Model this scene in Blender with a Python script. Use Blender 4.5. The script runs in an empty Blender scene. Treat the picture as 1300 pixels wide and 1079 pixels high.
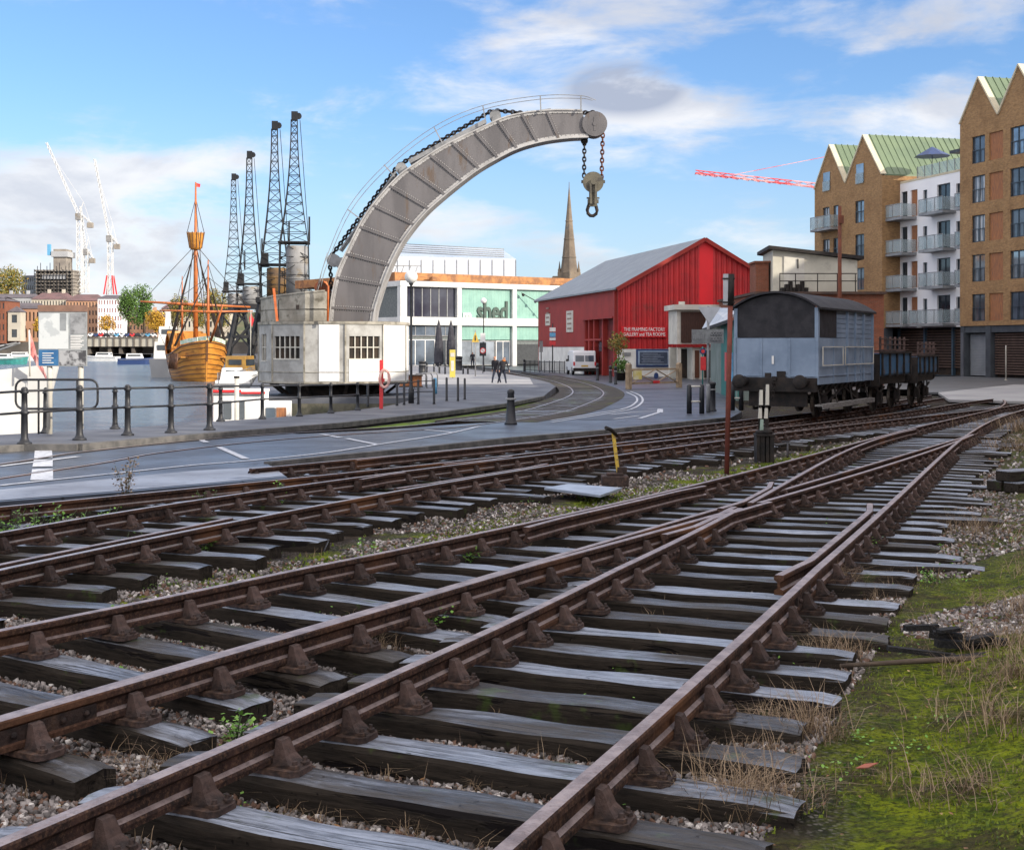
import bpy, bmesh, math, random
import numpy as np
from mathutils import Vector, Matrix, noise as mnoise
random.seed(7); np.random.seed(7)
S = bpy.context.scene
COL = S.collection
F = 1700.0; CX = 650.0; HOR = 440.0; CZ = 1.9      # focal length and horizon in photo pixels, eye height in metres

# ---------------------------------------------------------------- camera
cam_d = bpy.data.cameras.new('camera'); cam = bpy.data.objects.new('camera', cam_d); COL.objects.link(cam)
cam.location = (0, 0, CZ); cam.rotation_euler = (math.radians(90), 0, 0)
cam_d.sensor_fit = 'HORIZONTAL'; cam_d.sensor_width = 36.0; cam_d.lens = 36.0 * F / 1300.0
cam_d.shift_x = 0.0; cam_d.shift_y = -(539.5 - HOR) / 1300.0
cam_d.clip_start = 0.05; cam_d.clip_end = 12000
S.camera = cam
S.render.resolution_x = 1024; S.render.resolution_y = 849
S.view_settings.view_transform = 'Standard'; S.view_settings.look = 'None'; S.view_settings.gamma = 1.0
S.view_settings.exposure = 0.92
S.cycles.max_bounces = 6; S.cycles.diffuse_bounces = 3; S.cycles.glossy_bounces = 3; S.cycles.transmission_bounces = 4
S.cycles.transparent_max_bounces = 6; S.cycles.caustics_reflective = False; S.cycles.caustics_refractive = False
S.cycles.use_denoising = True

# ---------------------------------------------------------------- sun and sky
SUN_EL = math.radians(21.0); SUN_H = Vector((0.86, -0.51)).normalized()
SUN = Vector((SUN_H.x * math.cos(SUN_EL), SUN_H.y * math.cos(SUN_EL), math.sin(SUN_EL)))
sl = bpy.data.lights.new('sun', 'SUN'); sl.energy = 3.3; sl.angle = math.radians(0.6); sl.color = (1.0, 0.90, 0.76)
so = bpy.data.objects.new('sun', sl); COL.objects.link(so)
so.rotation_euler = SUN.to_track_quat('Z', 'Y').to_euler(); so.location = (60, -40, 60)

class NT:
    """small helper for wiring shader nodes"""
    def __init__(s, tree): s.t = tree; s.n = tree.nodes; s.l = tree.links
    def new(s, typ, **kw):
        n = s.n.new(typ)
        for k, v in kw.items(): setattr(n, k, v)
        return n
    def put(s, sock, v):
        if v is None: return
        if isinstance(v, bpy.types.NodeSocket): s.l.new(v, sock)
        else: sock.default_value = v
    def math(s, op, a, b=None, c=None, clamp=False):
        n = s.new('ShaderNodeMath', operation=op, use_clamp=clamp)
        s.put(n.inputs[0], a); s.put(n.inputs[1], b); s.put(n.inputs[2], c)
        return n.outputs[0]
    def mix(s, fac, a, b, blend='MIX'):
        n = s.new('ShaderNodeMix', data_type='RGBA', blend_type=blend)
        s.put(n.inputs[0], fac); s.put(n.inputs[6], rgba(a)); s.put(n.inputs[7], rgba(b))
        return n.outputs[2]
    def noise(s, vec, scale, detail=4, rough=0.55, dist=0.0):
        n = s.new('ShaderNodeTexNoise'); s.put(n.inputs['Vector'], vec)
        n.inputs['Scale'].default_value = scale; n.inputs['Detail'].default_value = detail
        n.inputs['Roughness'].default_value = rough; n.inputs['Distortion'].default_value = dist
        return n.outputs[0]
    def ramp(s, v, lo, hi):
        n = s.new('ShaderNodeMapRange', interpolation_type='SMOOTHSTEP'); s.put(n.inputs[0], v)
        n.inputs[1].default_value = lo; n.inputs[2].default_value = hi
        return n.outputs[0]
    def scalev(s, vec, sc):
        n = s.new('ShaderNodeMapping'); s.put(n.inputs[0], vec); n.inputs[3].default_value = sc
        return n.outputs[0]
def rgba(c):
    if isinstance(c, (tuple, list)) and len(c) == 3: return (c[0], c[1], c[2], 1.0)
    return c

W = bpy.data.worlds.new('World'); S.world = W; W.use_nodes = True
w = NT(W.node_tree); w.n.clear()
out = w.new('ShaderNodeOutputWorld'); bg = w.new('ShaderNodeBackground'); bg.inputs[1].default_value = 0.115
sky = w.new('ShaderNodeTexSky', sky_type='NISHITA'); sky.sun_disc = False; sky.sun_elevation = SUN_EL
sky.sun_rotation = math.atan2(SUN_H.x, SUN_H.y); sky.air_density = 1.0; sky.dust_density = 0.6; sky.ozone_density = 2.6
tc = w.new('ShaderNodeTexCoord'); gen = tc.outputs['Generated']
sep = w.new('ShaderNodeSeparateXYZ'); w.l.new(gen, sep.inputs[0])
flat = w.scalev(gen, (1.0, 1.0, 2.3))
n1 = w.noise(flat, 3.1, 9, 0.56, 0.35); n2 = w.noise(w.scalev(gen, (1, 1, 3.4)), 9.0, 8, 0.6, 0.3)
dens = w.math('ADD', w.math('MULTIPLY', n1, 1.25), w.math('ADD', w.math('MULTIPLY', n2, 0.75), -0.52))
def sky_blob(px, py, rx, ry, amt):
    """a cloud at one direction of the sky: amount falls off with the angle from it"""
    d = Vector((px - CX, F, HOR - py)).normalized()
    s1 = w.new('ShaderNodeVectorMath', operation='SUBTRACT'); w.l.new(gen, s1.inputs[0]); s1.inputs[1].default_value = d
    m = w.new('ShaderNodeVectorMath', operation='MULTIPLY'); w.l.new(s1.outputs[0], m.inputs[0]); m.inputs[1].default_value = (F / rx, F / rx, F / ry)
    L = w.new('ShaderNodeVectorMath', operation='LENGTH'); w.l.new(m.outputs[0], L.inputs[0])
    return w.math('MULTIPLY', w.math('SUBTRACT', 1.0, w.ramp(L.outputs['Value'], 0.0, 1.0)), amt)
for a in [(60, 250, 320, 110, .27), (240, 190, 380, 90, .09), (560, 300, 260, 80, .08), (1050, 170, 200, 60, .10), (620, 290, 240, 70, .10), (860, 320, 260, 60, .10), (1240, 60, 200, 60, .12), (330, 260, 260, 110, .17), (110, 230, 130, 55, .14), (30, 360, 300, 60, .10), (560, 270, 150, 70, .17), (200, 400, 500, 60, .12), (860, 150, 190, 42, .15),
          (1170, 150, 220, 75, .19), (1180, 20, 260, 55, .24), (800, 108, 100, 40, .17), (1000, 300, 400, 40, .06), (120, 150, 200, 40, .09),
          (450, 60, 300, 80, -.10), (950, 60, 170, 60, -.10), (960, 230, 150, 50, -.06), (130, 50, 220, 60, -.10), (640, 170, 150, 40, -.04)]:
    dens = w.math('ADD', dens, sky_blob(*a))
mask = w.ramp(dens, 0.50, 0.80)
back = w.math('MAXIMUM', w.ramp(sep.outputs[2], 0.30, 0.55), w.ramp(sep.outputs[1], 0.25, -0.25))      # unseen bright cloud added overhead and behind the camera as fill light
mask = w.math('MAXIMUM', mask, w.math('MULTIPLY', back, w.ramp(n1, 0.34, 0.52)))
# lit tops against grey undersides: the cloud density a little higher up tells how much cloud lies above
up = w.new('ShaderNodeVectorMath', operation='ADD'); w.l.new(flat, up.inputs[0]); up.inputs[1].default_value = (0.03, 0.0, 0.05)
n3 = w.noise(up.outputs[0], 3.1, 9, 0.56, 0.35)
shade = w.ramp(w.math('SUBTRACT', w.math('ADD', n1, sky_blob(790, 108, 100, 45, .22)), w.math('SUBTRACT', n3, 0.0)), -0.05, 0.10)
grey = w.math('MAXIMUM', w.math('MULTIPLY', shade, 0.55), w.math('ADD', sky_blob(795, 112, 120, 50, 2.2), w.math('ADD', sky_blob(1200, 30, 260, 80, .7), sky_blob(170, 290, 230, 50, .35))))
grey = w.math('MULTIPLY', w.math('MINIMUM', grey, 1.0), w.ramp(w.math('ADD', n2, w.math('MULTIPLY', n3, .6)), 0.62, 0.88))
ccol = w.mix(back, w.mix(grey, (4.6, 4.6, 4.7), (2.2, 2.4, 2.95)), (9.6, 9.0, 8.8))
haze = w.ramp(sep.outputs[2], 0.20, -0.02)
skyc = w.mix(w.math('MULTIPLY', haze, 0.55), w.mix(1.0, sky.outputs[0], (0.62, 0.75, 0.94), 'MULTIPLY'), (3.2, 3.7, 4.5))
fin = w.mix(w.math('MULTIPLY', mask, 0.92), skyc, ccol)
w.l.new(fin, bg.inputs[0]); w.l.new(bg.outputs[0], out.inputs[0])

# ---------------------------------------------------------------- where things stand
def gb(y):
    """height of the ballast: level near the camera, falling gently to the quay"""
    return -0.014 * min(max(y - 10.0, 0.0), 38.0)
def G(px, py, off=0.17):
    D = 20.0
    for i in range(60): D = 0.5 * D + 0.5 * (CZ - gb(D) - off) * F / (py - HOR)
    return Vector(((px - CX) / F * D, D, gb(D) + off))
def PX(px, py, D): return Vector(((px - CX) / F * D, D, CZ + (HOR - py) / F * D))
WATER = CZ - 3.97

# ---------------------------------------------------------------- mesh helpers
class MB:
    def __init__(s): s.v = []; s.f = []; s.sm = []
    def add(s, vs, fs, smooth=False, mtx=None):
        k = len(s.v)
        if mtx is not None: vs = [mtx @ Vector(p) for p in vs]
        s.v += [tuple(p) for p in vs]; s.f += [tuple(i + k for i in f) for f in fs]; s.sm += [smooth] * len(fs)
        return s
    def box(s, x0, x1, y0, y1, z0, z1, mtx=None):
        if x1 < x0: x0, x1 = x1, x0
        if y1 < y0: y0, y1 = y1, y0
        if z1 < z0: z0, z1 = z1, z0
        return s.add([(x0,y0,z0),(x1,y0,z0),(x1,y1,z0),(x0,y1,z0),(x0,y0,z1),(x1,y0,z1),(x1,y1,z1),(x0,y1,z1)],
              [(0,3,2,1),(4,5,6,7),(0,1,5,4),(1,2,6,5),(2,3,7,6),(3,0,4,7)], mtx=mtx)
    def quad(s, a, b, c, d): return s.add([a, b, c, d], [(0, 1, 2, 3)])
    def tube(s, pts, r, n=8, cap=True, smooth=True, closed=False):
        pts = [Vector(p) for p in pts]; m = len(pts); vs = []
        rr = r if isinstance(r, (list, tuple)) else [r] * m
        for i, p in enumerate(pts):
            if closed: t = pts[(i + 1) % m] - pts[i - 1]
            else: t = pts[min(i + 1, m - 1)] - pts[max(i - 1, 0)]
            t = t.normalized() if t.length > 1e-9 else Vector((0, 0, 1))
            ref = Vector((0, 0, 1)) if abs(t.z) < 0.9 else Vector((0, 1, 0))
            a = t.cross(ref).normalized(); b2 = t.cross(a).normalized()
            for k in range(n):
                an = 2 * math.pi * k / n
                vs.append(p + (a * math.cos(an) + b2 * math.sin(an)) * rr[i])
        fs = []
        for i in range(m if closed else m - 1):
            j = (i + 1) % m
            for k in range(n): fs.append((i*n + k, j*n + k, j*n + (k+1) % n, i*n + (k+1) % n))
        s.add(vs, fs, smooth)
        if cap and not closed:
            k0 = len(s.v) - m * n
            s.f.append(tuple(k0 + k for k in range(n))); s.sm.append(False)
            s.f.append(tuple(k0 + (m-1)*n + k for k in range(n))[::-1]); s.sm.append(False)
        return s
    def beam(s, p, q, w_, h_=None, up=Vector((0, 0, 1))):
        p = Vector(p); q = Vector(q); h_ = w_ if h_ is None else h_
        t = (q - p).normalized()
        if abs(t.dot(up)) > 0.97: up = Vector((0, 1, 0)) if abs(t.y) < 0.9 else Vector((1, 0, 0))
        a = t.cross(up).normalized() * (w_ / 2); b2 = a.cross(t).normalized() * (h_ / 2)
        vs = [p-a-b2, p+a-b2, p+a+b2, p-a+b2, q-a-b2, q+a-b2, q+a+b2, q-a+b2]
        return s.add(vs, [(0,1,2,3),(7,6,5,4),(0,4,5,1),(1,5,6,2),(2,6,7,3),(3,7,4,0)])
    def lathe(s, prof, c=(0, 0, 0), n=12, smooth=True, axis='z', cap=True):
        vs = []
        for r, z in prof:
            for k in range(n):
                a = 2 * math.pi * k / n
                if axis == 'z': vs.append((c[0] + r*math.cos(a), c[1] + r*math.sin(a), c[2] + z))
                elif axis == 'y': vs.append((c[0] + r*math.cos(a), c[1] + z, c[2] + r*math.sin(a)))
                else: vs.append((c[0] + z, c[1] + r*math.cos(a), c[2] + r*math.sin(a)))
        fs = []
        for i in range(len(prof) - 1):
            for k in range(n): fs.append((i*n + k, i*n + (k+1) % n, (i+1)*n + (k+1) % n, (i+1)*n + k))
        s.add(vs, fs, smooth)
        if cap:
            k0 = len(s.v) - len(vs)
            s.f.append(tuple(k0 + k for k in range(n))[::-1]); s.sm.append(False)
            s.f.append(tuple(k0 + (len(prof)-1)*n + k for k in range(n))); s.sm.append(False)
        return s
    def ball(s, c, r, n=8, m=6, sq=1.0):
        prof = [(max(r * math.sin(math.pi * i / m), 1e-4), -r * sq * math.cos(math.pi * i / m)) for i in range(m + 1)]
        return s.lathe(prof, c, n, True, 'z', False)
    def prism(s, poly, d0, d1, plane='xz'):
        """polygon in a plane, extruded from d0 to d1 along the third axis"""
        n = len(poly)
        def P(a, b2, d): return {'xz': (a, d, b2), 'xy': (a, b2, d), 'yz': (d, a, b2)}[plane]
        vs = [P(a, b2, d0) for a, b2 in poly] + [P(a, b2, d1) for a, b2 in poly]
        fs = [tuple(range(n)), tuple(range(n, 2*n))[::-1]] + [(i, n + i, n + (i+1) % n, (i+1) % n) for i in range(n)]
        return s.add(vs, fs)
    def facade(s, x0, x1, z0, z1, holes, y=0.0, d=0.15):
        """wall face at y looking towards -y, with recessed openings (x0,x1,z0,z1) of depth d"""
        xs = sorted({x0, x1, *[h[0] for h in holes], *[h[1] for h in holes]}); zs = sorted({z0, z1, *[h[2] for h in holes], *[h[3] for h in holes]})
        xs = [x for x in xs if x0 <= x <= x1]; zs = [z for z in zs if z0 <= z <= z1]
        for i in range(len(xs) - 1):
            for j in range(len(zs) - 1):
                cx, cz = (xs[i] + xs[i+1]) / 2, (zs[j] + zs[j+1]) / 2
                if any(h[0] < cx < h[1] and h[2] < cz < h[3] for h in holes): continue
                s.quad((xs[i], y, zs[j]), (xs[i+1], y, zs[j]), (xs[i+1], y, zs[j+1]), (xs[i], y, zs[j+1]))
        for a, b2, c, e in holes:
            s.quad((a, y, c), (a, y, e), (a, y + d, e), (a, y + d, c)); s.quad((b2, y, e), (b2, y, c), (b2, y + d, c), (b2, y + d, e))
            s.quad((a, y, e), (b2, y, e), (b2, y + d, e), (a, y + d, e)); s.quad((b2, y, c), (a, y, c), (a, y + d, c), (b2, y + d, c))
        return s
    def build(s, name, mat, parent=None, bevel=0.0, recalc=True):
        me = bpy.data.meshes.new(name); me.from_pydata(s.v, [], s.f); me.materials.append(mat)
        me.polygons.foreach_set('use_smooth', s.sm)
        if recalc and len(s.v) < 60000:
            bm = bmesh.new(); bm.from_mesh(me); bmesh.ops.recalc_face_normals(bm, faces=bm.faces[:])
            if bevel: bmesh.ops.bevel(bm, geom=bm.edges[:], offset=bevel, segments=1, affect='EDGES', clamp_overlap=True)
            bm.to_mesh(me); bm.free()
        me.update()
        o = bpy.data.objects.new(name, me); COL.objects.link(o)
        if parent is not None: o.parent = parent
        return o

def tag(o, label=None, cat=None, group=None, kind=None):
    if label: o['label'] = label
    if cat: o['category'] = cat
    if group: o['group'] = group
    if kind: o['kind'] = kind
    return o
def thing(name, label, cat, loc=(0, 0, 0), rz=0.0, group=None):
    o = bpy.data.objects.new(name, None); COL.objects.link(o); o.location = loc; o.rotation_euler = (0, 0, rz)
    o.empty_display_size = 0.2
    return tag(o, label, cat, group)
def copy_tree(o, loc, rz, label, group=None, scale=None):
    c = o.copy(); COL.objects.link(c); c.location = loc; c.rotation_euler = (0, 0, rz); c['label'] = label
    if group: c['group'] = group
    if scale: c.scale = scale if isinstance(scale, (tuple, list)) else (scale,) * 3
    for ch in list(o.children):
        k = ch.copy(); COL.objects.link(k); k.parent = c
        for g in list(ch.children):
            h = g.copy(); COL.objects.link(h); h.parent = k
    return c
def struct(o): return tag(o, kind='structure')
def stuff(o): return tag(o, kind='stuff')

def text_mesh(s_, size, name, mat, parent, mtx, extr=0.01, bold=0.0, align='LEFT', sx=1.0):
    cu = bpy.data.curves.new(name, 'FONT'); cu.body = s_; cu.size = size; cu.extrude = extr; cu.offset = bold; cu.align_x = align; cu.resolution_u = 3
    t = bpy.data.objects.new(name, cu); COL.objects.link(t); bpy.context.view_layer.update()
    me = bpy.data.meshes.new_from_object(t.evaluated_get(bpy.context.evaluated_depsgraph_get()))
    bpy.data.objects.remove(t); me.name = name; me.materials.clear(); me.materials.append(mat)
    me.transform(mtx @ Matrix.Diagonal((sx, 1, 1, 1)))
    o = bpy.data.objects.new(name, me); COL.objects.link(o); o.parent = parent
    return o
XZ = Matrix.Rotation(math.radians(90), 4, 'X')      # stands text up, facing -y

# ---------------------------------------------------------------- materials
M = {}
def mk(name, c1, c2=None, rough=0.7, scale=4.0, bump=0.0, metal=0.0, lo=0.35, hi=0.65, detail=5, stretch=(1, 1, 1), bscale=None, rvar=0.0, c3=None, s3=1.0, spec=0.5, rnd=0.0, lo3=.55, hi3=.7):
    m = bpy.data.materials.new(name); m.use_nodes = True; t = NT(m.node_tree)
    p = t.n['Principled BSDF']; p.inputs['Roughness'].default_value = rough; p.inputs['Metallic'].default_value = metal
    p.inputs['Specular IOR Level'].default_value = spec if rough < .6 else min(spec, .22)
    tc = t.new('ShaderNodeTexCoord'); vec = t.scalev(tc.outputs['Object'], stretch)
    c2 = c2 or tuple(x * 0.72 for x in c1)
    f = t.noise(vec, scale, detail, 0.6); col = t.mix(t.ramp(f, lo, hi), c1, c2)
    if c3: col = t.mix(t.ramp(t.noise(vec, s3, 4, 0.65), lo3, hi3), col, c3)
    if rnd:
        oi = t.new('ShaderNodeObjectInfo'); hv = t.new('ShaderNodeHueSaturation')
        t.put(hv.inputs['Value'], t.math('ADD', t.math('MULTIPLY', oi.outputs['Random'], rnd * 2), 1 - rnd)); t.put(hv.inputs['Color'], col); col = hv.outputs[0]
    t.put(p.inputs['Base Color'], col)
    if rvar: t.put(p.inputs['Roughness'], t.math('ADD', t.math('MULTIPLY', t.math('SUBTRACT', f, 0.5), rvar * 2), rough, clamp=True))
    if bump:
        b_ = t.new('ShaderNodeBump'); b_.inputs['Strength'].default_value = bump; b_.inputs['Distance'].default_value = 0.02
        t.put(b_.inputs['Height'], t.noise(vec, bscale or scale * 4, 5, 0.65)); t.l.new(b_.outputs[0], p.inputs['Normal'])
    M[name] = m
    return m
def cracks(name, dark):
    """thin wandering cracks and hard-edged repair patches on a paved surface"""
    m = M[name]; t = NT(m.node_tree); p = t.n['Principled BSDF']; old = p.inputs['Base Color'].links[0].from_socket
    tc = t.new('ShaderNodeTexCoord'); P_ = tc.outputs['Object']; wv = t.new('ShaderNodeVectorMath', operation='ADD'); nz = t.new('ShaderNodeTexNoise'); nz.inputs['Scale'].default_value = .9; nz.inputs['Detail'].default_value = 5; t.l.new(P_, nz.inputs['Vector']); t.l.new(P_, wv.inputs[0]); t.l.new(nz.outputs['Color'], wv.inputs[1])
    vo = t.new('ShaderNodeTexVoronoi', feature='DISTANCE_TO_EDGE'); vo.inputs['Scale'].default_value = .28; t.l.new(wv.outputs[0], vo.inputs['Vector'])
    v2 = t.new('ShaderNodeTexVoronoi'); v2.inputs['Scale'].default_value = .12; t.l.new(t.scalev(P_, (1, .5, 1)), v2.inputs['Vector']); hs = t.new('ShaderNodeSeparateColor'); t.l.new(v2.outputs['Color'], hs.inputs[0])
    c = t.mix(t.math('MULTIPLY', t.ramp(hs.outputs[0], .55, .6), .45), old, dark); c = t.mix(t.math('SUBTRACT', 1.0, t.ramp(vo.outputs['Distance'], .002, .010)), c, tuple(x * .5 for x in dark))
    c = t.mix(t.math('MULTIPLY', t.ramp(t.noise(P_, 1.3, 6, .75), .58, .72), .5), c, tuple(x * .8 for x in dark)); t.put(p.inputs['Base Color'], c)
def brick(name, c1, c2, mortar, bw=0.225, bh=0.075, c3=None):
    m = bpy.data.materials.new(name); m.use_nodes = True; t = NT(m.node_tree); p = t.n['Principled BSDF']; p.inputs['Roughness'].default_value = 0.9; p.inputs['Specular IOR Level'].default_value = .2
    tc = t.new('ShaderNodeTexCoord'); sp = t.new('ShaderNodeSeparateXYZ'); t.l.new(tc.outputs['Object'], sp.inputs[0])
    cb = t.new('ShaderNodeCombineXYZ'); t.put(cb.inputs[0], t.math('ADD', sp.outputs[0], sp.outputs[1])); t.put(cb.inputs[1], sp.outputs[2])
    b_ = t.new('ShaderNodeTexBrick'); t.l.new(cb.outputs[0], b_.inputs['Vector']); b_.inputs['Scale'].default_value = 1.0
    b_.inputs['Brick Width'].default_value = bw; b_.inputs['Row Height'].default_value = bh; b_.inputs['Mortar Size'].default_value = 0.008
    b_.inputs['Color1'].default_value = rgba(c1); b_.inputs['Color2'].default_value = rgba(c2); b_.inputs['Mortar'].default_value = rgba(mortar)
    big = t.noise(tc.outputs['Object'], 0.6, 6, 0.65); mid = t.noise(tc.outputs['Object'], 4.0, 4, 0.6)
    col = t.mix(t.math('MULTIPLY', t.ramp(big, 0.4, 0.72), 0.5), b_.outputs[0], c3 or tuple(x * 0.6 for x in c1))
    col = t.mix(t.math('MULTIPLY', t.ramp(mid, 0.45, 0.7), 0.35), col, tuple(x * 0.55 for x in c2))
    t.put(p.inputs['Base Color'], col); M[name] = m
    return m
def glassy(name, c, rough=0.06, c2=None, scale=0.5, metal=0.0):
    mk(name, c, c2 or tuple(x * 0.5 for x in c), rough, scale, metal=metal); return M[name]

mk('rail_rust', (0.115, 0.058, 0.042), (0.055, 0.032, 0.028), 0.62, 7.0, 0.35, 0.15, bscale=60, c3=(0.17, 0.075, 0.035), s3=2.3, rvar=0.15)
mk('rail_head', (0.24, 0.17, 0.15), (0.13, 0.095, 0.09), 0.40, 9.0, 0.15, 0.55, stretch=(1, 1, 1), bscale=80, rvar=0.2)
mk('rail_bright', (0.34, 0.31, 0.31), (0.20, 0.165, 0.16), 0.33, 6.0, 0.1, 0.75, rvar=0.15)
mk('chair_iron', (0.080, 0.052, 0.044), (0.035, 0.026, 0.024), 0.72, 14.0, 0.6, 0.1, bscale=45, c3=(0.14, 0.085, 0.06), s3=6, rnd=0.4)
mk('key_wood', (0.10, 0.07, 0.05), (0.05, 0.04, 0.03), 0.85, 10, 0.4, stretch=(1, 6, 6))
mk('asphalt', (0.072, 0.086, 0.112), (0.042, 0.050, 0.068), 0.40, 0.55, 0.25, bscale=55, c3=(0.085, 0.09, 0.10), s3=0.25, rvar=0.25)
cracks('asphalt', (.038, .042, .050)); mk('paving', (0.12, 0.125, 0.14), (0.08, 0.085, 0.10), 0.6, 0.7, 0.25, bscale=30, c3=(0.16, 0.16, 0.165), s3=0.3, rvar=0.2)
mk('concrete_slab', (0.30, 0.32, 0.36), (0.20, 0.215, 0.25), 0.45, 0.9, 0.2, bscale=30, c3=(0.13, 0.14, 0.165), s3=2.2, rvar=0.2)
mk('plaza_concrete', (0.34, 0.34, 0.34), (0.25, 0.25, 0.26), 0.7, 0.3, 0.1)
mk('kerb_stone', (0.14, 0.135, 0.13), (0.075, 0.075, 0.075), 0.75, 3.0, 0.5, bscale=20)
mk('quay_stone', (0.13, 0.12, 0.09), (0.06, 0.06, 0.045), 0.9, 1.6, 0.8, bscale=6, c3=(0.09, 0.12, 0.04), s3=0.6)
mk('road_paint', (0.50, 0.52, 0.56), (0.22, 0.24, 0.28), 0.6, 9.0, 0.1, lo=0.45, hi=0.75)
mk('black_paint', (0.010, 0.011, 0.014), (0.018, 0.02, 0.025), 0.5, 8, 0.15, bscale=40, rvar=0.15)
mk('black_iron', (0.013, 0.0125, 0.013), (0.032, 0.025, 0.022), 0.65, 5, 0.4, bscale=30)
mk('grey_steel', (0.25, 0.255, 0.26), (0.17, 0.175, 0.18), 0.5, 2.2, 0.15)
mk('jib_grey', (0.130, 0.123, 0.126), (0.092, 0.087, 0.09), 0.5, 0.9, 0.25, bscale=9, c3=(0.10, 0.070, 0.050), s3=1.6, lo3=.56, hi3=.72, stretch=(1.6, 1.6, .35))
mk('jib_edge', (0.40, 0.395, 0.39), (0.29, 0.285, 0.28), 0.55, 1.4, 0.2)
mk('cabin_grey', (0.40, 0.40, 0.385), (0.27, 0.265, 0.25), 0.85, 1.3, 0.4, bscale=9, c3=(0.15, 0.135, 0.11), s3=1.1, lo3=.6, hi3=.82)
mk('cabin_dirty', (0.37, 0.35, 0.30), (0.23, 0.215, 0.18), 0.85, 1.5, 0.4, bscale=9, c3=(0.12, 0.11, 0.085), s3=1.9, lo3=.52, hi3=.72)
mk('cabin_white', (0.80, 0.80, 0.79), (0.66, 0.66, 0.64), 0.7, 1.2, 0.2)
mk('white_paint', (0.78, 0.78, 0.76), (0.66, 0.66, 0.64), 0.5, 1.5, 0.1)
mk('off_white', (0.60, 0.58, 0.51), (0.47, 0.45, 0.40), 0.75, 1.2, 0.2, c3=(0.33, 0.30, 0.26), s3=1.6, lo3=.6, hi3=.8)
mk('orange_paint', (0.62, 0.16, 0.04), (0.45, 0.11, 0.03), 0.5)
mk('red_paint', (0.62, 0.03, 0.035), (0.48, 0.025, 0.03), 0.45)
mk('yellow_paint', (0.62, 0.42, 0.05), (0.45, 0.30, 0.05), 0.5, 14, 0.2, c3=(0.2, 0.13, 0.06), s3=18)
mk('blue_paint', (0.02, 0.05, 0.16), (0.02, 0.04, 0.12), 0.5)
mk('light_blue', (0.12, 0.38, 0.62), None, 0.5)
mk('teal_paint', (0.03, 0.24, 0.22), (0.03, 0.17, 0.16), 0.55, 2)
mk('green_paint', (0.03, 0.22, 0.12), None, 0.5)
glassy('glass_dark', (0.035, 0.045, 0.055), 0.05)
glassy('glass_blue', (0.10, 0.13, 0.17), 0.04)
glassy('glass_mirror', (0.30, 0.34, 0.38), 0.05, metal=0.6)
mk('interior_dark', (0.02, 0.018, 0.017), (0.05, 0.035, 0.025), 0.8, 1.4)
# ================================================================ the setting: ground, quay, water, road
def edge_x(y):
    """x of the quay edge at distance y: left of it lies the dock"""
    pts = [(-30, -30), (8, -24), (20, -15.5), (28.3, -10.9), (31, -9.25), (35.1, -7.75), (38.9, -6.3), (43.7, -5.2), (50, -4.3), (55.9, -3.9), (56.0, -11.6), (62, -12.3),
           (100, -19.0), (150, -28.0), (250, -50), (330, -70), (420, -100)]
    for (a, xa), (b_, xb) in zip(pts, pts[1:]):
        if y <= b_: return xa + (xb - xa) * (y - a) / (b_ - a)
    return pts[-1][1]
def drail(y): return -1.92 + 0.405 * y      # line of the near right-hand rail
def bank(x, y):
    d = x - drail(y) - 1.0
    if d <= 0: return 0.0
    t = min(d / 2.6, 1.0); t = t * t * (3 - 2 * t); u = min(max((26.0 - y) / 12.0, 0), 1)
    return 0.50 * t * u
def ground_h(x, y):
    h = gb(y)
    if y < 45:
        n_ = mnoise.noise(Vector((x * 0.9, y * 0.9, 0))) * 0.03 + mnoise.noise(Vector((x * 2.7, y * 2.7, 4))) * 0.018
        d = x - drail(y)
        if d > 0.9: n_ += (mnoise.noise(Vector((x * 1.3, y * 1.3, 8))) * 0.07 + mnoise.noise(Vector((x * 5, y * 5, 2))) * 0.03) * min((d - 0.9), 1.0)
        h += n_ + bank(x, y) - 0.055 * min(max((0.9 - d) / 0.6, 0), 1)
    return h
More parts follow.
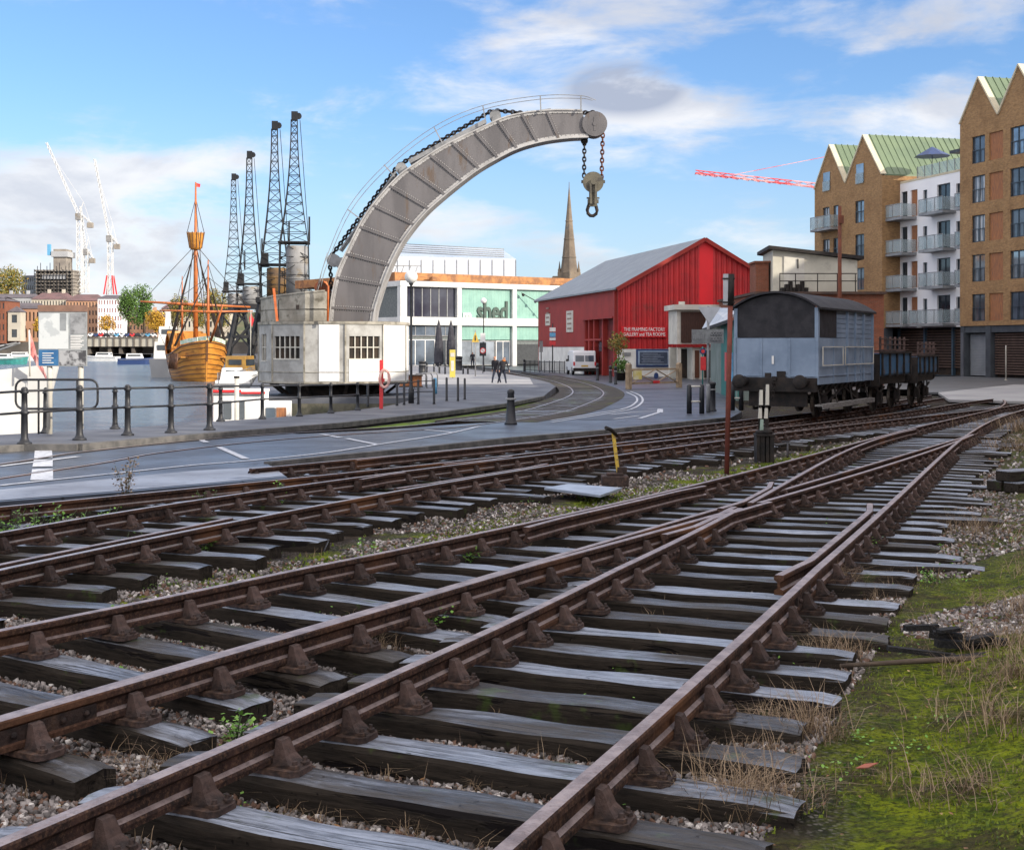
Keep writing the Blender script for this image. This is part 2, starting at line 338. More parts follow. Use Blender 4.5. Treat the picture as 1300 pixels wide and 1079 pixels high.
def build_ground():
    ys = []; y = -12.0
    while y < 1500:
        ys.append(y)
        y += 0.11 if 3.5 < y < 11 else 0.2 if 0 < y < 20 else 0.6 if y < 48 else 4 if y < 130 else 40
    ys += [47.999, 48.001, 55.9, 56.0]; ys = sorted(ys)
    us = np.linspace(0, 1, 150)
    vs = []; fs = []
    for y in ys:
        xl = edge_x(y); xr = 12 + y * 0.5 if y < 60 else 42 + (y - 60) * 3
        if y > 420: xl = -100 - (y - 420) * 1.2
        for u in us:
            if y < 60:  # finer where the camera looks closely
                c0 = max(xl, -0.45 * y - 2)
                x = xl + (c0 - xl) * (u / 0.06) if u < 0.06 else c0 + (xr - c0) * (u - 0.06) / 0.94
            else: x = xl + (xr - xl) * u
            z = ground_h(x, y)
            if -9 < y < 56 and x < xl + 0.01: z = gb(y)
            vs.append((x, y, z))
    n = len(us)
    for i in range(len(ys) - 1):
        for k in range(n - 1): fs.append((i*n + k, i*n + k + 1, (i+1)*n + k + 1, (i+1)*n + k))
    mb = MB(); mb.add(vs, fs, True)
    # ground material: gravel, soil, moss and grass patches
    m = bpy.data.materials.new('ground_mix'); m.use_nodes = True; t = NT(m.node_tree); p = t.n['Principled BSDF']; p.inputs['Roughness'].default_value = 0.92; p.inputs['Specular IOR Level'].default_value = .12
    tc = t.new('ShaderNodeTexCoord'); P_ = tc.outputs['Object']; sp = t.new('ShaderNodeSeparateXYZ'); t.l.new(P_, sp.inputs[0])
    vo = t.new('ShaderNodeTexVoronoi'); vo.inputs['Scale'].default_value = 42; t.l.new(P_, vo.inputs['Vector'])
    hs = t.new('ShaderNodeSeparateColor'); t.l.new(vo.outputs['Color'], hs.inputs[0])
    stone = t.mix(hs.outputs[0], (0.045, 0.04, 0.038), (0.25, 0.225, 0.21)); stone = t.mix(t.ramp(vo.outputs['Distance'], 0.25, 0.6), stone, (0.02, 0.018, 0.017))
    soil = t.mix(t.ramp(t.noise(P_, 9, 6, 0.7), 0.35, 0.7), (0.035, 0.026, 0.02), (0.09, 0.07, 0.05))
    base = t.mix(t.ramp(t.noise(P_, 1.1, 5, 0.65), 0.42, 0.60), stone, soil)
    side = t.math('SUBTRACT', sp.outputs[0], t.math('MULTIPLY', sp.outputs[1], 0.405))   # right of the near rail
    right = t.ramp(t.math('ADD', side, t.math('MULTIPLY', t.noise(P_, 1.4, 5), 1.2)), -0.75, -0.05)
    near = t.ramp(sp.outputs[1], 13.0, 8.5)
    mossn = t.noise(P_, 1.7, 7, 0.7)
    six = t.math('SUBTRACT', sp.outputs[0], t.math('SUBTRACT', t.math('MULTIPLY', sp.outputs[1], 0.53), 8.05))  # strip between the two groups of track
    strip = t.math('SUBTRACT', 1.0, t.ramp(t.math('ABSOLUTE', six), 0.35, 0.9))
    cover = t.math('MAXIMUM', t.math('MULTIPLY', t.math('MULTIPLY', right, t.math('ADD', t.math('MULTIPLY', near, 0.60), 0.40)), t.ramp(mossn, 0.32, 0.46)),
                   t.math('MAXIMUM', t.math('MULTIPLY', strip, t.ramp(mossn, 0.42, 0.52)), t.math('MULTIPLY', t.ramp(mossn, 0.56, 0.68), 0.8)))
    far = t.ramp(sp.outputs[1], 60, 90)
    moss = t.mix(t.ramp(t.noise(P_, 6, 6, 0.7), 0.35, 0.68), (0.27, 0.32, 0.012), (0.06, 0.10, 0.010))
    moss = t.mix(t.math('MULTIPLY', t.ramp(t.noise(P_, 2.2, 8, 0.78), 0.49, 0.60), 0.85), moss, (0.075, 0.055, 0.03)); moss = t.mix(t.math('MULTIPLY', t.ramp(t.noise(P_, 28, 5, 0.75), 0.45, 0.62), 0.85), moss, (0.03, 0.035, 0.008))
    col = t.mix(cover, base, moss); col = t.mix(far, col, (0.10, 0.10, 0.105))
    t.put(p.inputs['Base Color'], col)
    bp = t.new('ShaderNodeBump'); bp.inputs['Distance'].default_value = 0.05; bp.inputs['Strength'].default_value = 0.9
    hgt = t.math('ADD', t.math('MULTIPLY', vo.outputs['Distance'], -0.8), t.math('MULTIPLY', t.noise(P_, 22, 6, 0.75), 1.4))
    t.put(bp.inputs['Height'], hgt); t.l.new(bp.outputs[0], p.inputs['Normal'])
    me = bpy.data.meshes.new('ground'); me.from_pydata(mb.v, [], mb.f); me.materials.append(m); me.polygons.foreach_set('use_smooth', [True] * len(mb.f)); me.update()
    o = bpy.data.objects.new('ground', me); COL.objects.link(o); struct(o)
    # quay wall: from the edge down into the dock
    q = MB(); yy = [-30] + [v for v in np.arange(8, 420, 2.0)] + [55.9, 56.0]; yy = sorted(yy)
    for a, b_ in zip(yy, yy[1:]):
        q.quad((edge_x(a), a, gb(a) + 0.05), (edge_x(b_), b_, gb(b_) + 0.05), (edge_x(b_) , b_, -3.2), (edge_x(a), a, -3.2))
    struct(q.build('quay_wall', M['quay_stone']))
build_ground()

# water of the dock
m = bpy.data.materials.new('dock_water'); m.use_nodes = True; t = NT(m.node_tree); p = t.n['Principled BSDF']
tc = t.new('ShaderNodeTexCoord'); P_ = tc.outputs['Object']
p.inputs['Base Color'].default_value = (0.08, 0.12, 0.16, 1); p.inputs['Roughness'].default_value = 0.16; p.inputs['IOR'].default_value = 1.33
bp = t.new('ShaderNodeBump'); bp.inputs['Distance'].default_value = 0.75; bp.inputs['Strength'].default_value = 0.9
t.put(bp.inputs['Height'], t.math('ADD', t.noise(t.scalev(P_, (0.5, 1.0, 1)), 1.3, 4, 0.6), t.math('MULTIPLY', t.noise(t.scalev(P_, (0.35, 1.0, 1)), 0.35, 3, 0.5), 1.4)))
t.l.new(bp.outputs[0], p.inputs['Normal']); M['dock_water'] = m
mb = MB(); mb.quad((-1200, -60, WATER), (30, -60, WATER), (30, 1500, WATER), (-1200, 1500, WATER)); struct(mb.build('water', m))

def drape(name, pts, off, mat, skirt=0.0, kind='structure'):
    """sheet over the ground at height gb(y)+off; pts are world (x, y); optional side skirt downwards"""
    bm = bmesh.new(); vs = [bm.verts.new((p[0], p[1], 0)) for p in pts]
    from mathutils.geometry import tessellate_polygon
    for a, b_, c in tessellate_polygon([[Vector((p[0], p[1], 0)) for p in pts]]):
        if ((vs[b_].co - vs[a].co).cross(vs[c].co - vs[a].co)).length > 1e-9: bm.faces.new((vs[a], vs[b_], vs[c]))
    for yc in (10.0, 48.0):
        bmesh.ops.bisect_plane(bm, geom=bm.verts[:] + bm.edges[:] + bm.faces[:], plane_co=(0, yc, 0), plane_no=(0, 1, 0))
    for v in bm.verts: v.co.z = gb(v.co.y) + off
    bm.normal_update()
    for f_ in bm.faces:
        if f_.normal.z < 0: f_.normal_flip()
    if skirt:
        be = [e for e in bm.edges if e.is_boundary]
        r = bmesh.ops.extrude_edge_only(bm, edges=be)
        for v in [g for g in r['geom'] if isinstance(g, bmesh.types.BMVert)]: v.co.z -= skirt
    me = bpy.data.meshes.new(name); bm.to_mesh(me); bm.free(); me.materials.append(mat)
    o = bpy.data.objects.new(name, me); COL.objects.link(o)
    return tag(o, kind=kind)
def smooth(pts, n=6):
    """Catmull-Rom through the points"""
    P = [Vector(p) for p in pts]; P = [P[0] * 2 - P[1]] + P + [P[-1] * 2 - P[-2]]; o = []
    for i in range(1, len(P) - 2):
        for k in range(n):
            t_ = k / n; a, b_, c, d = P[i-1], P[i], P[i+1], P[i+2]
            o.append(0.5 * ((2*b_) + (c - a) * t_ + (2*a - 5*b_ + 4*c - d) * t_**2 + (3*b_ - a - 3*c + d) * t_**3))
    o.append(P[-2]); return o
def gp(l, off=0.17): return [G(x, y, off) for x, y in l]

# pavement along the dock and round to the crane quay
front = gp([(99, 564), (215, 554), (265, 550), (300, 547), (430, 537), (560, 523), (644, 512), (690, 503)], 0.29)
edge = [Vector((edge_x(y) + .02, y, 0)) for y in (12, 20, 28.3, 31, 35.1, 38.9, 43.7, 50, 55.9, 56.1, 62, 80, 100, 150)]
kerb0 = [Vector((-15.4, 12, 0)), Vector((-11.6, 20, 0)), Vector((-9.1, 24.9, 0))]
far_side = [Vector((1.6, 66, 0)), Vector((2.35, 72, 0)), Vector((2.2, 80, 0)), Vector((1.3, 92, 0)), Vector((-1.5, 112, 0)), Vector((-8, 150, 0))]
pave_poly = kerb0 + front + far_side[1:] + edge[::-1]
drape('pavement', pave_poly, 0.29, M['paving'], 0.42)
kb = MB()
kl = kerb0 + front
for a, b_ in zip(kl, kl[1:]):
    a2 = Vector((a.x, a.y, gb(a.y) + 0.235)); b2 = Vector((b_.x, b_.y, gb(b_.y) + 0.235)); kb.beam(a2, b2, 0.20, 0.125)
struct(kb.build('kerb', M['kerb_stone']))
drape('quay_paving', [(-6, 76), (1.2, 76), (1.2, 92), (-1.5, 112), (-8, 146), (-22, 146), (-16, 100), (-9, 86)], 0.296, M['plaza_concrete'], 0)

# road
road_top = kerb0 + gp([(99, 564), (215, 554), (265, 550), (300, 547)], 0.17) + gp([(380, 551), (480, 546), (560, 540), (609, 537)], 0.17)
road_curve = gp([(663, 534), (732, 523), (765, 514), (783, 505), (786, 499)], 0.17) + [Vector((5.6, 78, 0)), Vector((5.2, 88, 0)), Vector((3.2, 104, 0)), Vector((1.0, 125, 0)), Vector((-4, 150, 0))]
road_right = [Vector((30, 190, 0)), Vector((32, 108, 0)), Vector((18, 92, 0)), Vector((14.5, 84, 0)), Vector((12.8, 73, 0)), Vector((9.0, 56, 0)), Vector((7.9, 46, 0)), Vector((6.6, 40.5, 0))]
road_bot = gp([(924, 531), (840, 539.5), (760, 548), (644, 557.5), (540, 569), (430, 579.5), (340, 589)], 0.17)
slab_edge = gp([(365, 606), (300, 612), (150, 625), (0, 637)], 0.17) + [Vector((-8.5, 11.5, 0))]
drape('road', road_top + road_curve + road_right + road_bot + slab_edge + [Vector((-12, 9, 0)), Vector((-17, 9, 0))], 0.17, M['asphalt'], 0.30)
slab = gp([(0, 622), (150, 607), (240, 598.5), (345, 592)]) + gp([(362, 604.5), (300, 610.5), (150, 623.5), (0, 635.5)]) + [Vector((-8.5, 11.7, 0)), Vector((-11, 12, 0))]
drape('concrete_apron', slab, 0.176, M['concrete_slab'])
# kerb between the road and the first rails
kb = MB(); kl = road_bot
for a, b_ in zip(kl, kl[1:]): kb.beam(Vector((a.x, a.y, gb(a.y) + 0.145)), Vector((b_.x, b_.y, gb(b_.y) + 0.145)), 0.16, 0.12)
struct(kb.build('kerb', M['kerb_stone']))
# grassy strip between pavement wall and the dock railway
drape('verge', gp([(430, 543), (560, 528), (644, 515.5), (690, 506)], 0.2) + gp([(700, 508), (644, 521), (560, 532), (440, 545)], 0.2), 0.12,
      mk('verge_grass', (0.13, 0.20, 0.02), (0.06, 0.09, 0.02), 0.95, 3.0, 0.8, bscale=14, c3=(0.08, 0.07, 0.05), s3=1.5))
drape('path', [(18.6, 57), (21.5, 55), (27, 54), (40, 60), (44, 75), (30, 80), (21, 66)], 0.172, M['plaza_concrete'], 0.1)
drape('road', [(17, 66), (21, 66), (30, 80), (44, 75), (75, 70), (75, 120), (30, 100), (20, 88)], 0.176, mk('wet_tarmac', (0.10, 0.105, 0.115), (0.07, 0.075, 0.08), 0.5, 0.5, 0.1), 0.1)

# painted lines
def line(name_pts, wd=0.12, off=0.181, mat='road_paint', sm=True, name='road_marking'):
    P = [Vector((p.x, p.y, 0)) for p in (smooth(name_pts, 5) if sm and len(name_pts) > 2 else name_pts)]
    mb = MB(); vs = []
    for i, p in enumerate(P):
        t_ = (P[min(i+1, len(P)-1)] - P[max(i-1, 0)]).normalized(); n_ = Vector((-t_.y, t_.x, 0)) * wd / 2
        for q in (p - n_, p + n_): vs.append((q.x, q.y, gb(q.y) + off))
    mb.add(vs, [(2*i, 2*i+2, 2*i+3, 2*i+1) for i in range(len(P) - 1)])
    return struct(mb.build(name, M[mat]))
E3 = [(0, 617), (74, 609), (160, 600), (246, 591), (320, 585), (415, 575), (485, 564), (565, 551.5), (609, 541.5)]
line(gp(E3), 0.10)
for seg in ([(55, 571), (55, 582)], [(55, 584), (54, 593)], [(54, 596), (53, 610)]): line(gp(seg), 0.30)
for seg in ([(245, 554.5), (262, 562)], [(278, 568), (312, 583)], [(408, 551.5), (432, 556)], [(440, 557), (480, 565)], [(540, 546), (577, 549.5)], [(0, 592.5), (100, 580)]): line(gp(seg), 0.13)
line(gp([(700, 536.5), (760, 527), (800, 520), (812, 514), (816, 508), (812, 502), (800, 497)]), 0.09); line(gp([(700, 534), (755, 525.5), (794, 518.5), (805, 513), (809, 508), (806, 503), (795, 498)]), 0.09)
line(gp([(775, 526.5), (808, 523.5), (836, 522)]), 0.14); line(gp([(812, 531.5), (836, 524)]), 0.14); line(gp([(780, 532), (812, 528)]), 0.12)
line(gp([(822, 519.5), (838, 519.5), (838, 524)]), 0.2, sm=False)
line([Vector((p.x, p.y + 0.28, 0)) for p in road_bot[1:]], 0.07, mat='concrete_slab')
# inspection cover patch
drape('road_patch', gp([(728, 531), (742, 526), (790, 524.5), (806, 529), (778, 533), (745, 533.5)]), 0.177, mk('dark_patch', (0.03, 0.032, 0.038), None, 0.4, 3))
# ================================================================ railway tracks
def unp_list(l): return [G(x, y, 0.25) for x, y in l]
def fit(l, deg, y0, y1, step=0.5):
    P = np.array([(p.x, p.y) for p in unp_list(l)]); c = np.polyfit(P[:, 1], P[:, 0], deg, w=1.0 / P[:, 1] ** 1.3); d = np.polyder(c)
    lo, hi = P[:, 1].min(), P[:, 1].max(); o = []
    for y in np.append(np.arange(y0, y1, step), y1):
        yc = min(max(y, lo), hi); x = np.polyval(c, yc) + np.polyval(d, yc) * (y - yc)
        o.append(Vector((x, y, gb(y) + 0.25)))
    return o
RA = fit([(0,799),(182,761),(410,720),(697,657),(860,618),(981,586),(1040,574),(1127,556),(1164,545),(1232,523),(1268,504)], 4, 5.5, 55)
RB = fit([(0,915),(258,836),(400,793),(598,739),(683,717),(860,671),(940,644),(966,637),(1060,608),(1140,584),(1180,572),(1240,551)], 3, 3.2, 29.4)
RC = fit([(189,988),(400,899),(430,885),(800,717),(860,682),(940,642),(1020,601),(1040,591),(1164,544)], 3, 3.0, 32)
RD = fit([(735,987),(840,908),(1030,733),(1100,663),(1140,622),(1168,600),(1180,592),(1210,568),(1240,551),(1298,520)], 3, 3.0, 57)
RK = fit([(300,596.5),(540,574),(600,568.5),(644,563),(800,549),(840,544),(924,535)], 2, 19.6, 60)
RW = fit([(0,641),(300,616),(392,607),(496,596),(600,581),(644,574),(840,554),(924,545),(960,541),(1088,524),(1192,505)], 3, 10.5, 57)
RM = fit([(0,675),(300,629),(496,597.5),(600,586),(736,573),(840,560),(924,552),(986,541),(1060,533),(1190,518),(1260,506)], 4, 8.5, 56)
RN = fit([(0,720),(300,666),(600,607),(736,581),(840,568),(924,557),(986,551),(1060,542),(1210,527),(1248,519),(1300,511)], 3, 7.0, 53)

PROF = [(-.034,-.145),(.034,-.145),(.036,-.122),(.030,-.110),(.010,-.098),(.009,-.055),(.028,-.042),(.036,-.034),(.036,-.010),(.030,-.002),(.0,0.0),(-.030,-.002),(-.036,-.010),(-.036,-.034),(-.028,-.042),(-.009,-.055),(-.010,-.098),(-.030,-.110),(-.036,-.122)]
def sweep(mb, P, prof, z=0.0):
    n = len(prof); vs = []
    for i, p in enumerate(P):
        t_ = P[min(i+1, len(P)-1)] - P[max(i-1, 0)]; t_.z = 0; t_.normalize(); nn = Vector((t_.y, -t_.x, 0))
        for a, h in prof: q = p + nn * a; vs.append((q.x, q.y, p.z + h + z))
    fs = [(i*n + k, i*n + (k+1) % n, (i+1)*n + (k+1) % n, (i+1)*n + k) for i in range(len(P)-1) for k in range(n)]
    mb.add(vs, fs, False); k0 = len(mb.v) - len(vs)
    mb.f += [tuple(k0 + k for k in range(n)), tuple(k0 + (len(P)-1)*n + k for k in range(n))[::-1]]; mb.sm += [False, False]
# rail material: rusty web, worn head
m = bpy.data.materials.new('rail_steel'); 
def railmat(name, top, top2, rough):
    m = bpy.data.materials.new(name); m.use_nodes = True; t = NT(m.node_tree); p = t.n['Principled BSDF']
    tc = t.new('ShaderNodeTexCoord'); P_ = tc.outputs['Object']; ge = t.new('ShaderNodeNewGeometry'); sp = t.new('ShaderNodeSeparateXYZ'); t.l.new(ge.outputs['True Normal'], sp.inputs[0])
    upf = t.ramp(sp.outputs[2], 0.6, 0.9); nz = t.noise(P_, 7, 6, 0.7); nf = t.noise(P_, 42, 6, 0.8)
    rust = t.mix(t.ramp(nz, 0.35, 0.65), (0.060, 0.034, 0.028), (0.020, 0.015, 0.014)); rust = t.mix(t.math('MULTIPLY', t.ramp(nf, 0.46, 0.66), 0.75), rust, (0.15, 0.085, 0.055)); rust = t.mix(t.math('MULTIPLY', t.ramp(t.noise(P_, 18, 6, .8), .55, .68), .8), rust, (0.012, 0.010, 0.010))
    rust = t.mix(t.ramp(t.noise(P_, 0.45, 3), 0.52, 0.68), rust, (0.15, 0.07, 0.035))
    hd = t.mix(t.ramp(nz, 0.3, 0.7), top, top2); hd = t.mix(t.math('MULTIPLY', t.ramp(t.noise(P_, 30, 6, .8), .52, .66), .55), hd, (0.07, 0.045, 0.038))
    t.put(p.inputs['Base Color'], t.mix(upf, rust, hd)); t.put(p.inputs['Roughness'], t.math('SUBTRACT', 0.82, t.math('MULTIPLY', upf, 0.82 - rough)))
    t.put(p.inputs['Metallic'], t.math('MULTIPLY', upf, 0.35)); t.put(p.inputs['Specular IOR Level'], t.math('ADD', .12, t.math('MULTIPLY', upf, .4)))
    b_ = t.new('ShaderNodeBump'); b_.inputs['Strength'].default_value = 0.8; b_.inputs['Distance'].default_value = 0.006; t.put(b_.inputs['Height'], t.noise(P_, 45, 5, 0.7)); t.l.new(b_.outputs[0], p.inputs['Normal'])
    M[name] = m; return m
bpy.data.materials.remove(m)
railmat('rail_dull', (0.40, 0.32, 0.30), (0.19, 0.14, 0.13), 0.38); railmat('rail_shiny', (0.45, 0.41, 0.40), (0.28, 0.24, 0.235), 0.30)

def seg(P, y0, y1, off=0.0, step=None):
    """piece of a rail between two distances, moved sideways by off"""
    Q = []
    def at(y):
        for a, b_ in zip(P, P[1:]):
            if a.y <= y <= b_.y: return a.lerp(b_, (y - a.y) / max(b_.y - a.y, 1e-6))
        return P[-1].copy()
    ys = [y0] + [p.y for p in P if y0 < p.y < y1] + [y1]
    for y in ys: Q.append(at(y))
    R_ = []
    for i, p in enumerate(Q):
        t_ = Q[min(i+1, len(Q)-1)] - Q[max(i-1, 0)]; t_.z = 0; t_.normalize(); R_.append(p + Vector((t_.y, -t_.x, 0)) * off)
    return R_
def rail(parent, P, mat='rail_dull', name='rail'):
    mb = MB(); sweep(mb, P, PROF); return mb.build(name, M[mat], parent, recalc=False)
def joint(parent, P, y):
    """fishplate joint: a bolted bar on each side of the web"""
    mb = MB(); q = seg(P, y - 0.24, y + 0.24); 
    for s_ in (-1, 1):
        mb2 = [p + Vector((0, 0, 0)) for p in seg(P, y - 0.24, y + 0.24, s_ * 0.020)]
        sweep(mb, mb2, [(-.011, -.112), (.011, -.112), (.011, -.046), (-.011, -.046)])
        for k in range(4):
            c = seg(P, y - 0.18 + k * 0.12, y - 0.179 + k * 0.12 + .01, s_ * 0.040)[0]; mb.ball((c.x, c.y, c.z - 0.078), 0.017, 6, 4)
    return mb.build('fishplate', M['chair_iron'], parent)

# ---- chair: cast iron jaws either side of the rail, wooden key
def chair_mesh(seed=0):
    r = random.Random(seed); mb = MB()
    mb.prism([(-.178, -.05), (-.15, -.085), (.15, -.085), (.178, -.05), (.178, .05), (.15, .085), (-.15, .085), (-.178, .05)], 0.0, 0.028, 'xy')
    for sgn, w0, topx in ((1, .050, .047), (-1, .050, .085)):   # curved tapering jaws
        prof = [(.155, .028), (.120, .045), (.095, .075), (.080, .115), (.068, .138), (topx - .008, .142), (topx - .010, .028)]
        n = len(prof); vs = []
        for side in (-1, 1):
            for x, z in prof: ww = w0 * (1.0 if z < .05 else .80 if z < .1 else .62); vs.append((sgn * x, side * ww, z))
        mb.add(vs, [tuple(range(n)), tuple(range(n, 2*n))[::-1]] + [(i, n + i, n + (i+1) % n, (i+1) % n) for i in range(n)])
    mb.box(-.036, .036, -.05, .05, .026, .040)
    for sgn in (-1, 1):
        for yy in (-.04, .04): mb.lathe([(.022, .028), (.022, .044), (.013, .047), (.011, .062)], (sgn * .145, sgn * yy, 0), 6, False)
    me = mb.build('rail_chair', M['chair_iron'], None)
    k = MB(); k.prism([(-.083, -.085), (-.040, -.075), (-.040, .105), (-.078, .100)], .062, .122, 'xy')
    ko = k.build('key', M['key_wood'], None)
    a, b_ = me.data, ko.data
    bpy.data.objects.remove(me); bpy.data.objects.remove(ko)
    return a, b_
CH, KEY = chair_mesh()
CHS = [CH]
for v_ in (1, 2, 3):       # castings differ a little: worn jaws, scaled rust
    c_ = CH.copy(); 
    for q_ in c_.vertices:
        n_ = mnoise.noise(q_.co * 16 + Vector((v_ * 7, 0, 0))); q_.co += Vector((n_ * .007, mnoise.noise(q_.co * 21 + Vector((0, v_ * 5, 0))) * .007, n_ * .005 if q_.co.z > .04 else 0))
    CHS.append(c_)
# ---- sleeper material and meshes
m = bpy.data.materials.new('sleeper_wood'); m.use_nodes = True; t = NT(m.node_tree); p = t.n['Principled BSDF']
tc = t.new('ShaderNodeTexCoord'); P_ = tc.outputs['Object']; oi = t.new('ShaderNodeObjectInfo'); ge = t.new('ShaderNodeNewGeometry')
sp = t.new('ShaderNodeSeparateXYZ'); t.l.new(ge.outputs['True Normal'], sp.inputs[0])
mv = t.new('ShaderNodeVectorMath', operation='ADD'); t.l.new(P_, mv.inputs[0]); cbb = t.new('ShaderNodeCombineXYZ'); t.put(cbb.inputs[0], t.math('MULTIPLY', oi.outputs['Random'], 37.0)); t.put(cbb.inputs[1], t.math('MULTIPLY', oi.outputs['Random'], 11.0)); t.l.new(cbb.outputs[0], mv.inputs[1])
vv = mv.outputs[0]; grain = t.math('ADD', t.math('MULTIPLY', t.noise(t.scalev(vv, (1.6, 40, 40)), 1.0, 8, 0.75, 0.15), .65), t.math('MULTIPLY', t.noise(t.scalev(vv, (9, 60, 60)), 1.0, 5, 0.7), .35)); patch = t.noise(t.scalev(vv, (1.2, 5, 5)), 1.0, 5, 0.7)
crack = t.math('MAXIMUM', t.ramp(t.noise(t.scalev(vv, (1.1, 46, 8)), 1.0, 4, 0.6, 0.3), 0.60, 0.64), t.ramp(t.noise(vv, 16, 5, 0.75), 0.63, 0.70))
wood = t.mix(t.ramp(grain, 0.32, 0.62), (0.010, 0.009, 0.008), (0.042, 0.034, 0.027))
silver_sheen = t.mix(t.ramp(grain, 0.35, 0.6), (0.06, 0.068, 0.085), (0.29, 0.325, 0.395))  # weathered grey tops, with blue sky sheen put into the colour
upf = t.ramp(sp.outputs[2], 0.5, 0.9)
amt = t.math('MULTIPLY', upf, t.ramp(t.math('ADD', patch, t.math('MULTIPLY', t.math('SUBTRACT', oi.outputs['Random'], 0.5), 0.45)), 0.32, 0.62))
col = t.mix(amt, wood, silver_sheen); col = t.mix(crack, col, (0.012, 0.010, 0.010))
col = t.mix(t.math('MULTIPLY', t.ramp(t.noise(vv, 3.0, 4, 0.7), 0.60, 0.70), 0.7), col, (0.05, 0.075, 0.02))
t.put(p.inputs['Specular IOR Level'], t.math('ADD', .08, t.math('MULTIPLY', upf, .5))); t.put(p.inputs['Base Color'], col); t.put(p.inputs['Roughness'], t.math('SUBTRACT', 0.80, t.math('MULTIPLY', upf, t.math('MULTIPLY', t.ramp(patch, .30, .55), 0.52))))
b_ = t.new('ShaderNodeBump'); b_.inputs['Strength'].default_value = 0.8; b_.inputs['Distance'].default_value = 0.012
t.put(b_.inputs['Height'], t.math('SUBTRACT', t.math('ADD', grain, t.math('MULTIPLY', patch, 0.6)), crack)); t.l.new(b_.outputs[0], p.inputs['Normal']); M['sleeper_wood'] = m
_sl = {}
def sleeper_mesh(L, v, fine):
    """weathered timber of length L, worn edges; kept in a cache so that copies share mesh data"""
    key = (round(L, 1), v % 5, fine)
    if key in _sl: return _sl[key]
    r = random.Random(v * 31 + int(L * 10)); nx = int(L / (0.12 if fine else 0.5)) + 1; sec = [(-.112, -.13), (-.116, .045), (-.108, .064), (-.05, .070), (.05, .070), (.108, .064), (.116, .045), (.112, -.13)]
    n = len(sec); vs = []
    off = r.random() * 50
    for i in range(nx + 1):
        x = -L / 2 + L * i / nx; x += 0 if 0 < i < nx else (r.random() - .5) * .05
        for k, (a, h) in enumerate(sec):
            e = mnoise.noise(Vector((x * 2.2, k * 1.7 + off, v))) ; endw = 0.02 if i in (0, nx) else 0
            vs.append((x + (0 if 0 < i < nx else (r.random() - .5) * .03), a * (1 - endw * 3) + e * .010, h + (e * .012 if h > 0 else 0) - (endw * .6 if h > .05 else 0)))
    fs = [(i*n + k, (i+1)*n + k, (i+1)*n + (k+1) % n, i*n + (k+1) % n) for i in range(nx) for k in range(n)] + [tuple(range(n)), tuple(nx*n + k for k in range(n))[::-1]]
    me = bpy.data.meshes.new('sleeper'); me.from_pydata([tuple(q) for q in vs], [], fs); me.materials.append(M['sleeper_wood'])
    bm = bmesh.new(); bm.from_mesh(me); bmesh.ops.recalc_face_normals(bm, faces=bm.faces[:]); bm.to_mesh(me); bm.free(); me.update(); _sl[key] = me; return me
def hit(P, c, d):
    """where the rail polyline P crosses the line through c along d: (distance along d, rail tangent)"""
    n_ = Vector((-d.y, d.x)); prev = None
    for i in range(len(P) - 1):
        a = (P[i].x - c.x) * n_.x + (P[i].y - c.y) * n_.y; b2 = (P[i+1].x - c.x) * n_.x + (P[i+1].y - c.y) * n_.y
        if a * b2 <= 0 and a != b2:
            q = P[i].lerp(P[i+1], a / (a - b2)); return ((q.x - c.x) * d.x + (q.y - c.y) * d.y, (P[i+1] - P[i]).normalized(), q)
    return None
rs = random.Random(3)
def lay(parent, c, d, a0, a1, rails, drop=0.0, fine=True, chairs=True):
    """one sleeper from a0 to a1 along d through c, with a chair under each rail it meets"""
    L = a1 - a0; mid = c + d * ((a0 + a1) / 2); rz = math.atan2(d.y, d.x) + rs.uniform(-.012, .012)
    o = bpy.data.objects.new('sleeper', sleeper_mesh(L, rs.randrange(5), fine)); COL.objects.link(o); o.parent = parent
    z = gb(mid.y) - drop
    sl_ = (gb(mid.y + .5 * d.y) - gb(mid.y - .5 * d.y))
    o.location = (mid.x, mid.y, z + rs.uniform(-.006, .0)); o.rotation_euler = (rs.uniform(-.015, .015), -math.atan(sl_) , rz)
    if chairs:
        seen = []
        mi = o.matrix_basis.inverted()
        for R_ in rails:
            h = hit(R_, c, d)
            if not h or not (a0 + .12 < h[0] < a1 - .12) or any(abs(h[0] - s_) < .21 for s_ in seen): continue
            seen.append(h[0]); ch = bpy.data.objects.new('rail_chair', CHS[rs.randrange(4)]); COL.objects.link(ch); ch.parent = o
            rzc = math.atan2(h[1].y, h[1].x) - math.pi / 2 + (math.pi if rs.random() < .0 else 0)
            mw = Matrix.Translation((h[2].x, h[2].y, gb(h[2].y) + .066)) @ Matrix.Rotation(rzc, 4, 'Z')
            ch.matrix_local = mi @ mw
            if h[2].y < 14:
                k = bpy.data.objects.new('rail_key', KEY); COL.objects.link(k); k.parent = o; k.matrix_local = mi @ mw @ Matrix.Translation((0, rs.uniform(-.02, .02), 0))
    return o
def along(P, step, y0, y1):
    """points and unit tangents every step metres along P between two distances"""
    o = []; acc = 0; last = None
    Q = seg(P, y0, y1)
    for a, b_ in zip(Q, Q[1:]):
        L = (b_ - a).length; 
        while acc <= L: o.append((a.lerp(b_, acc / L), (b_ - a).normalized())); acc += step
        acc -= L
    return o

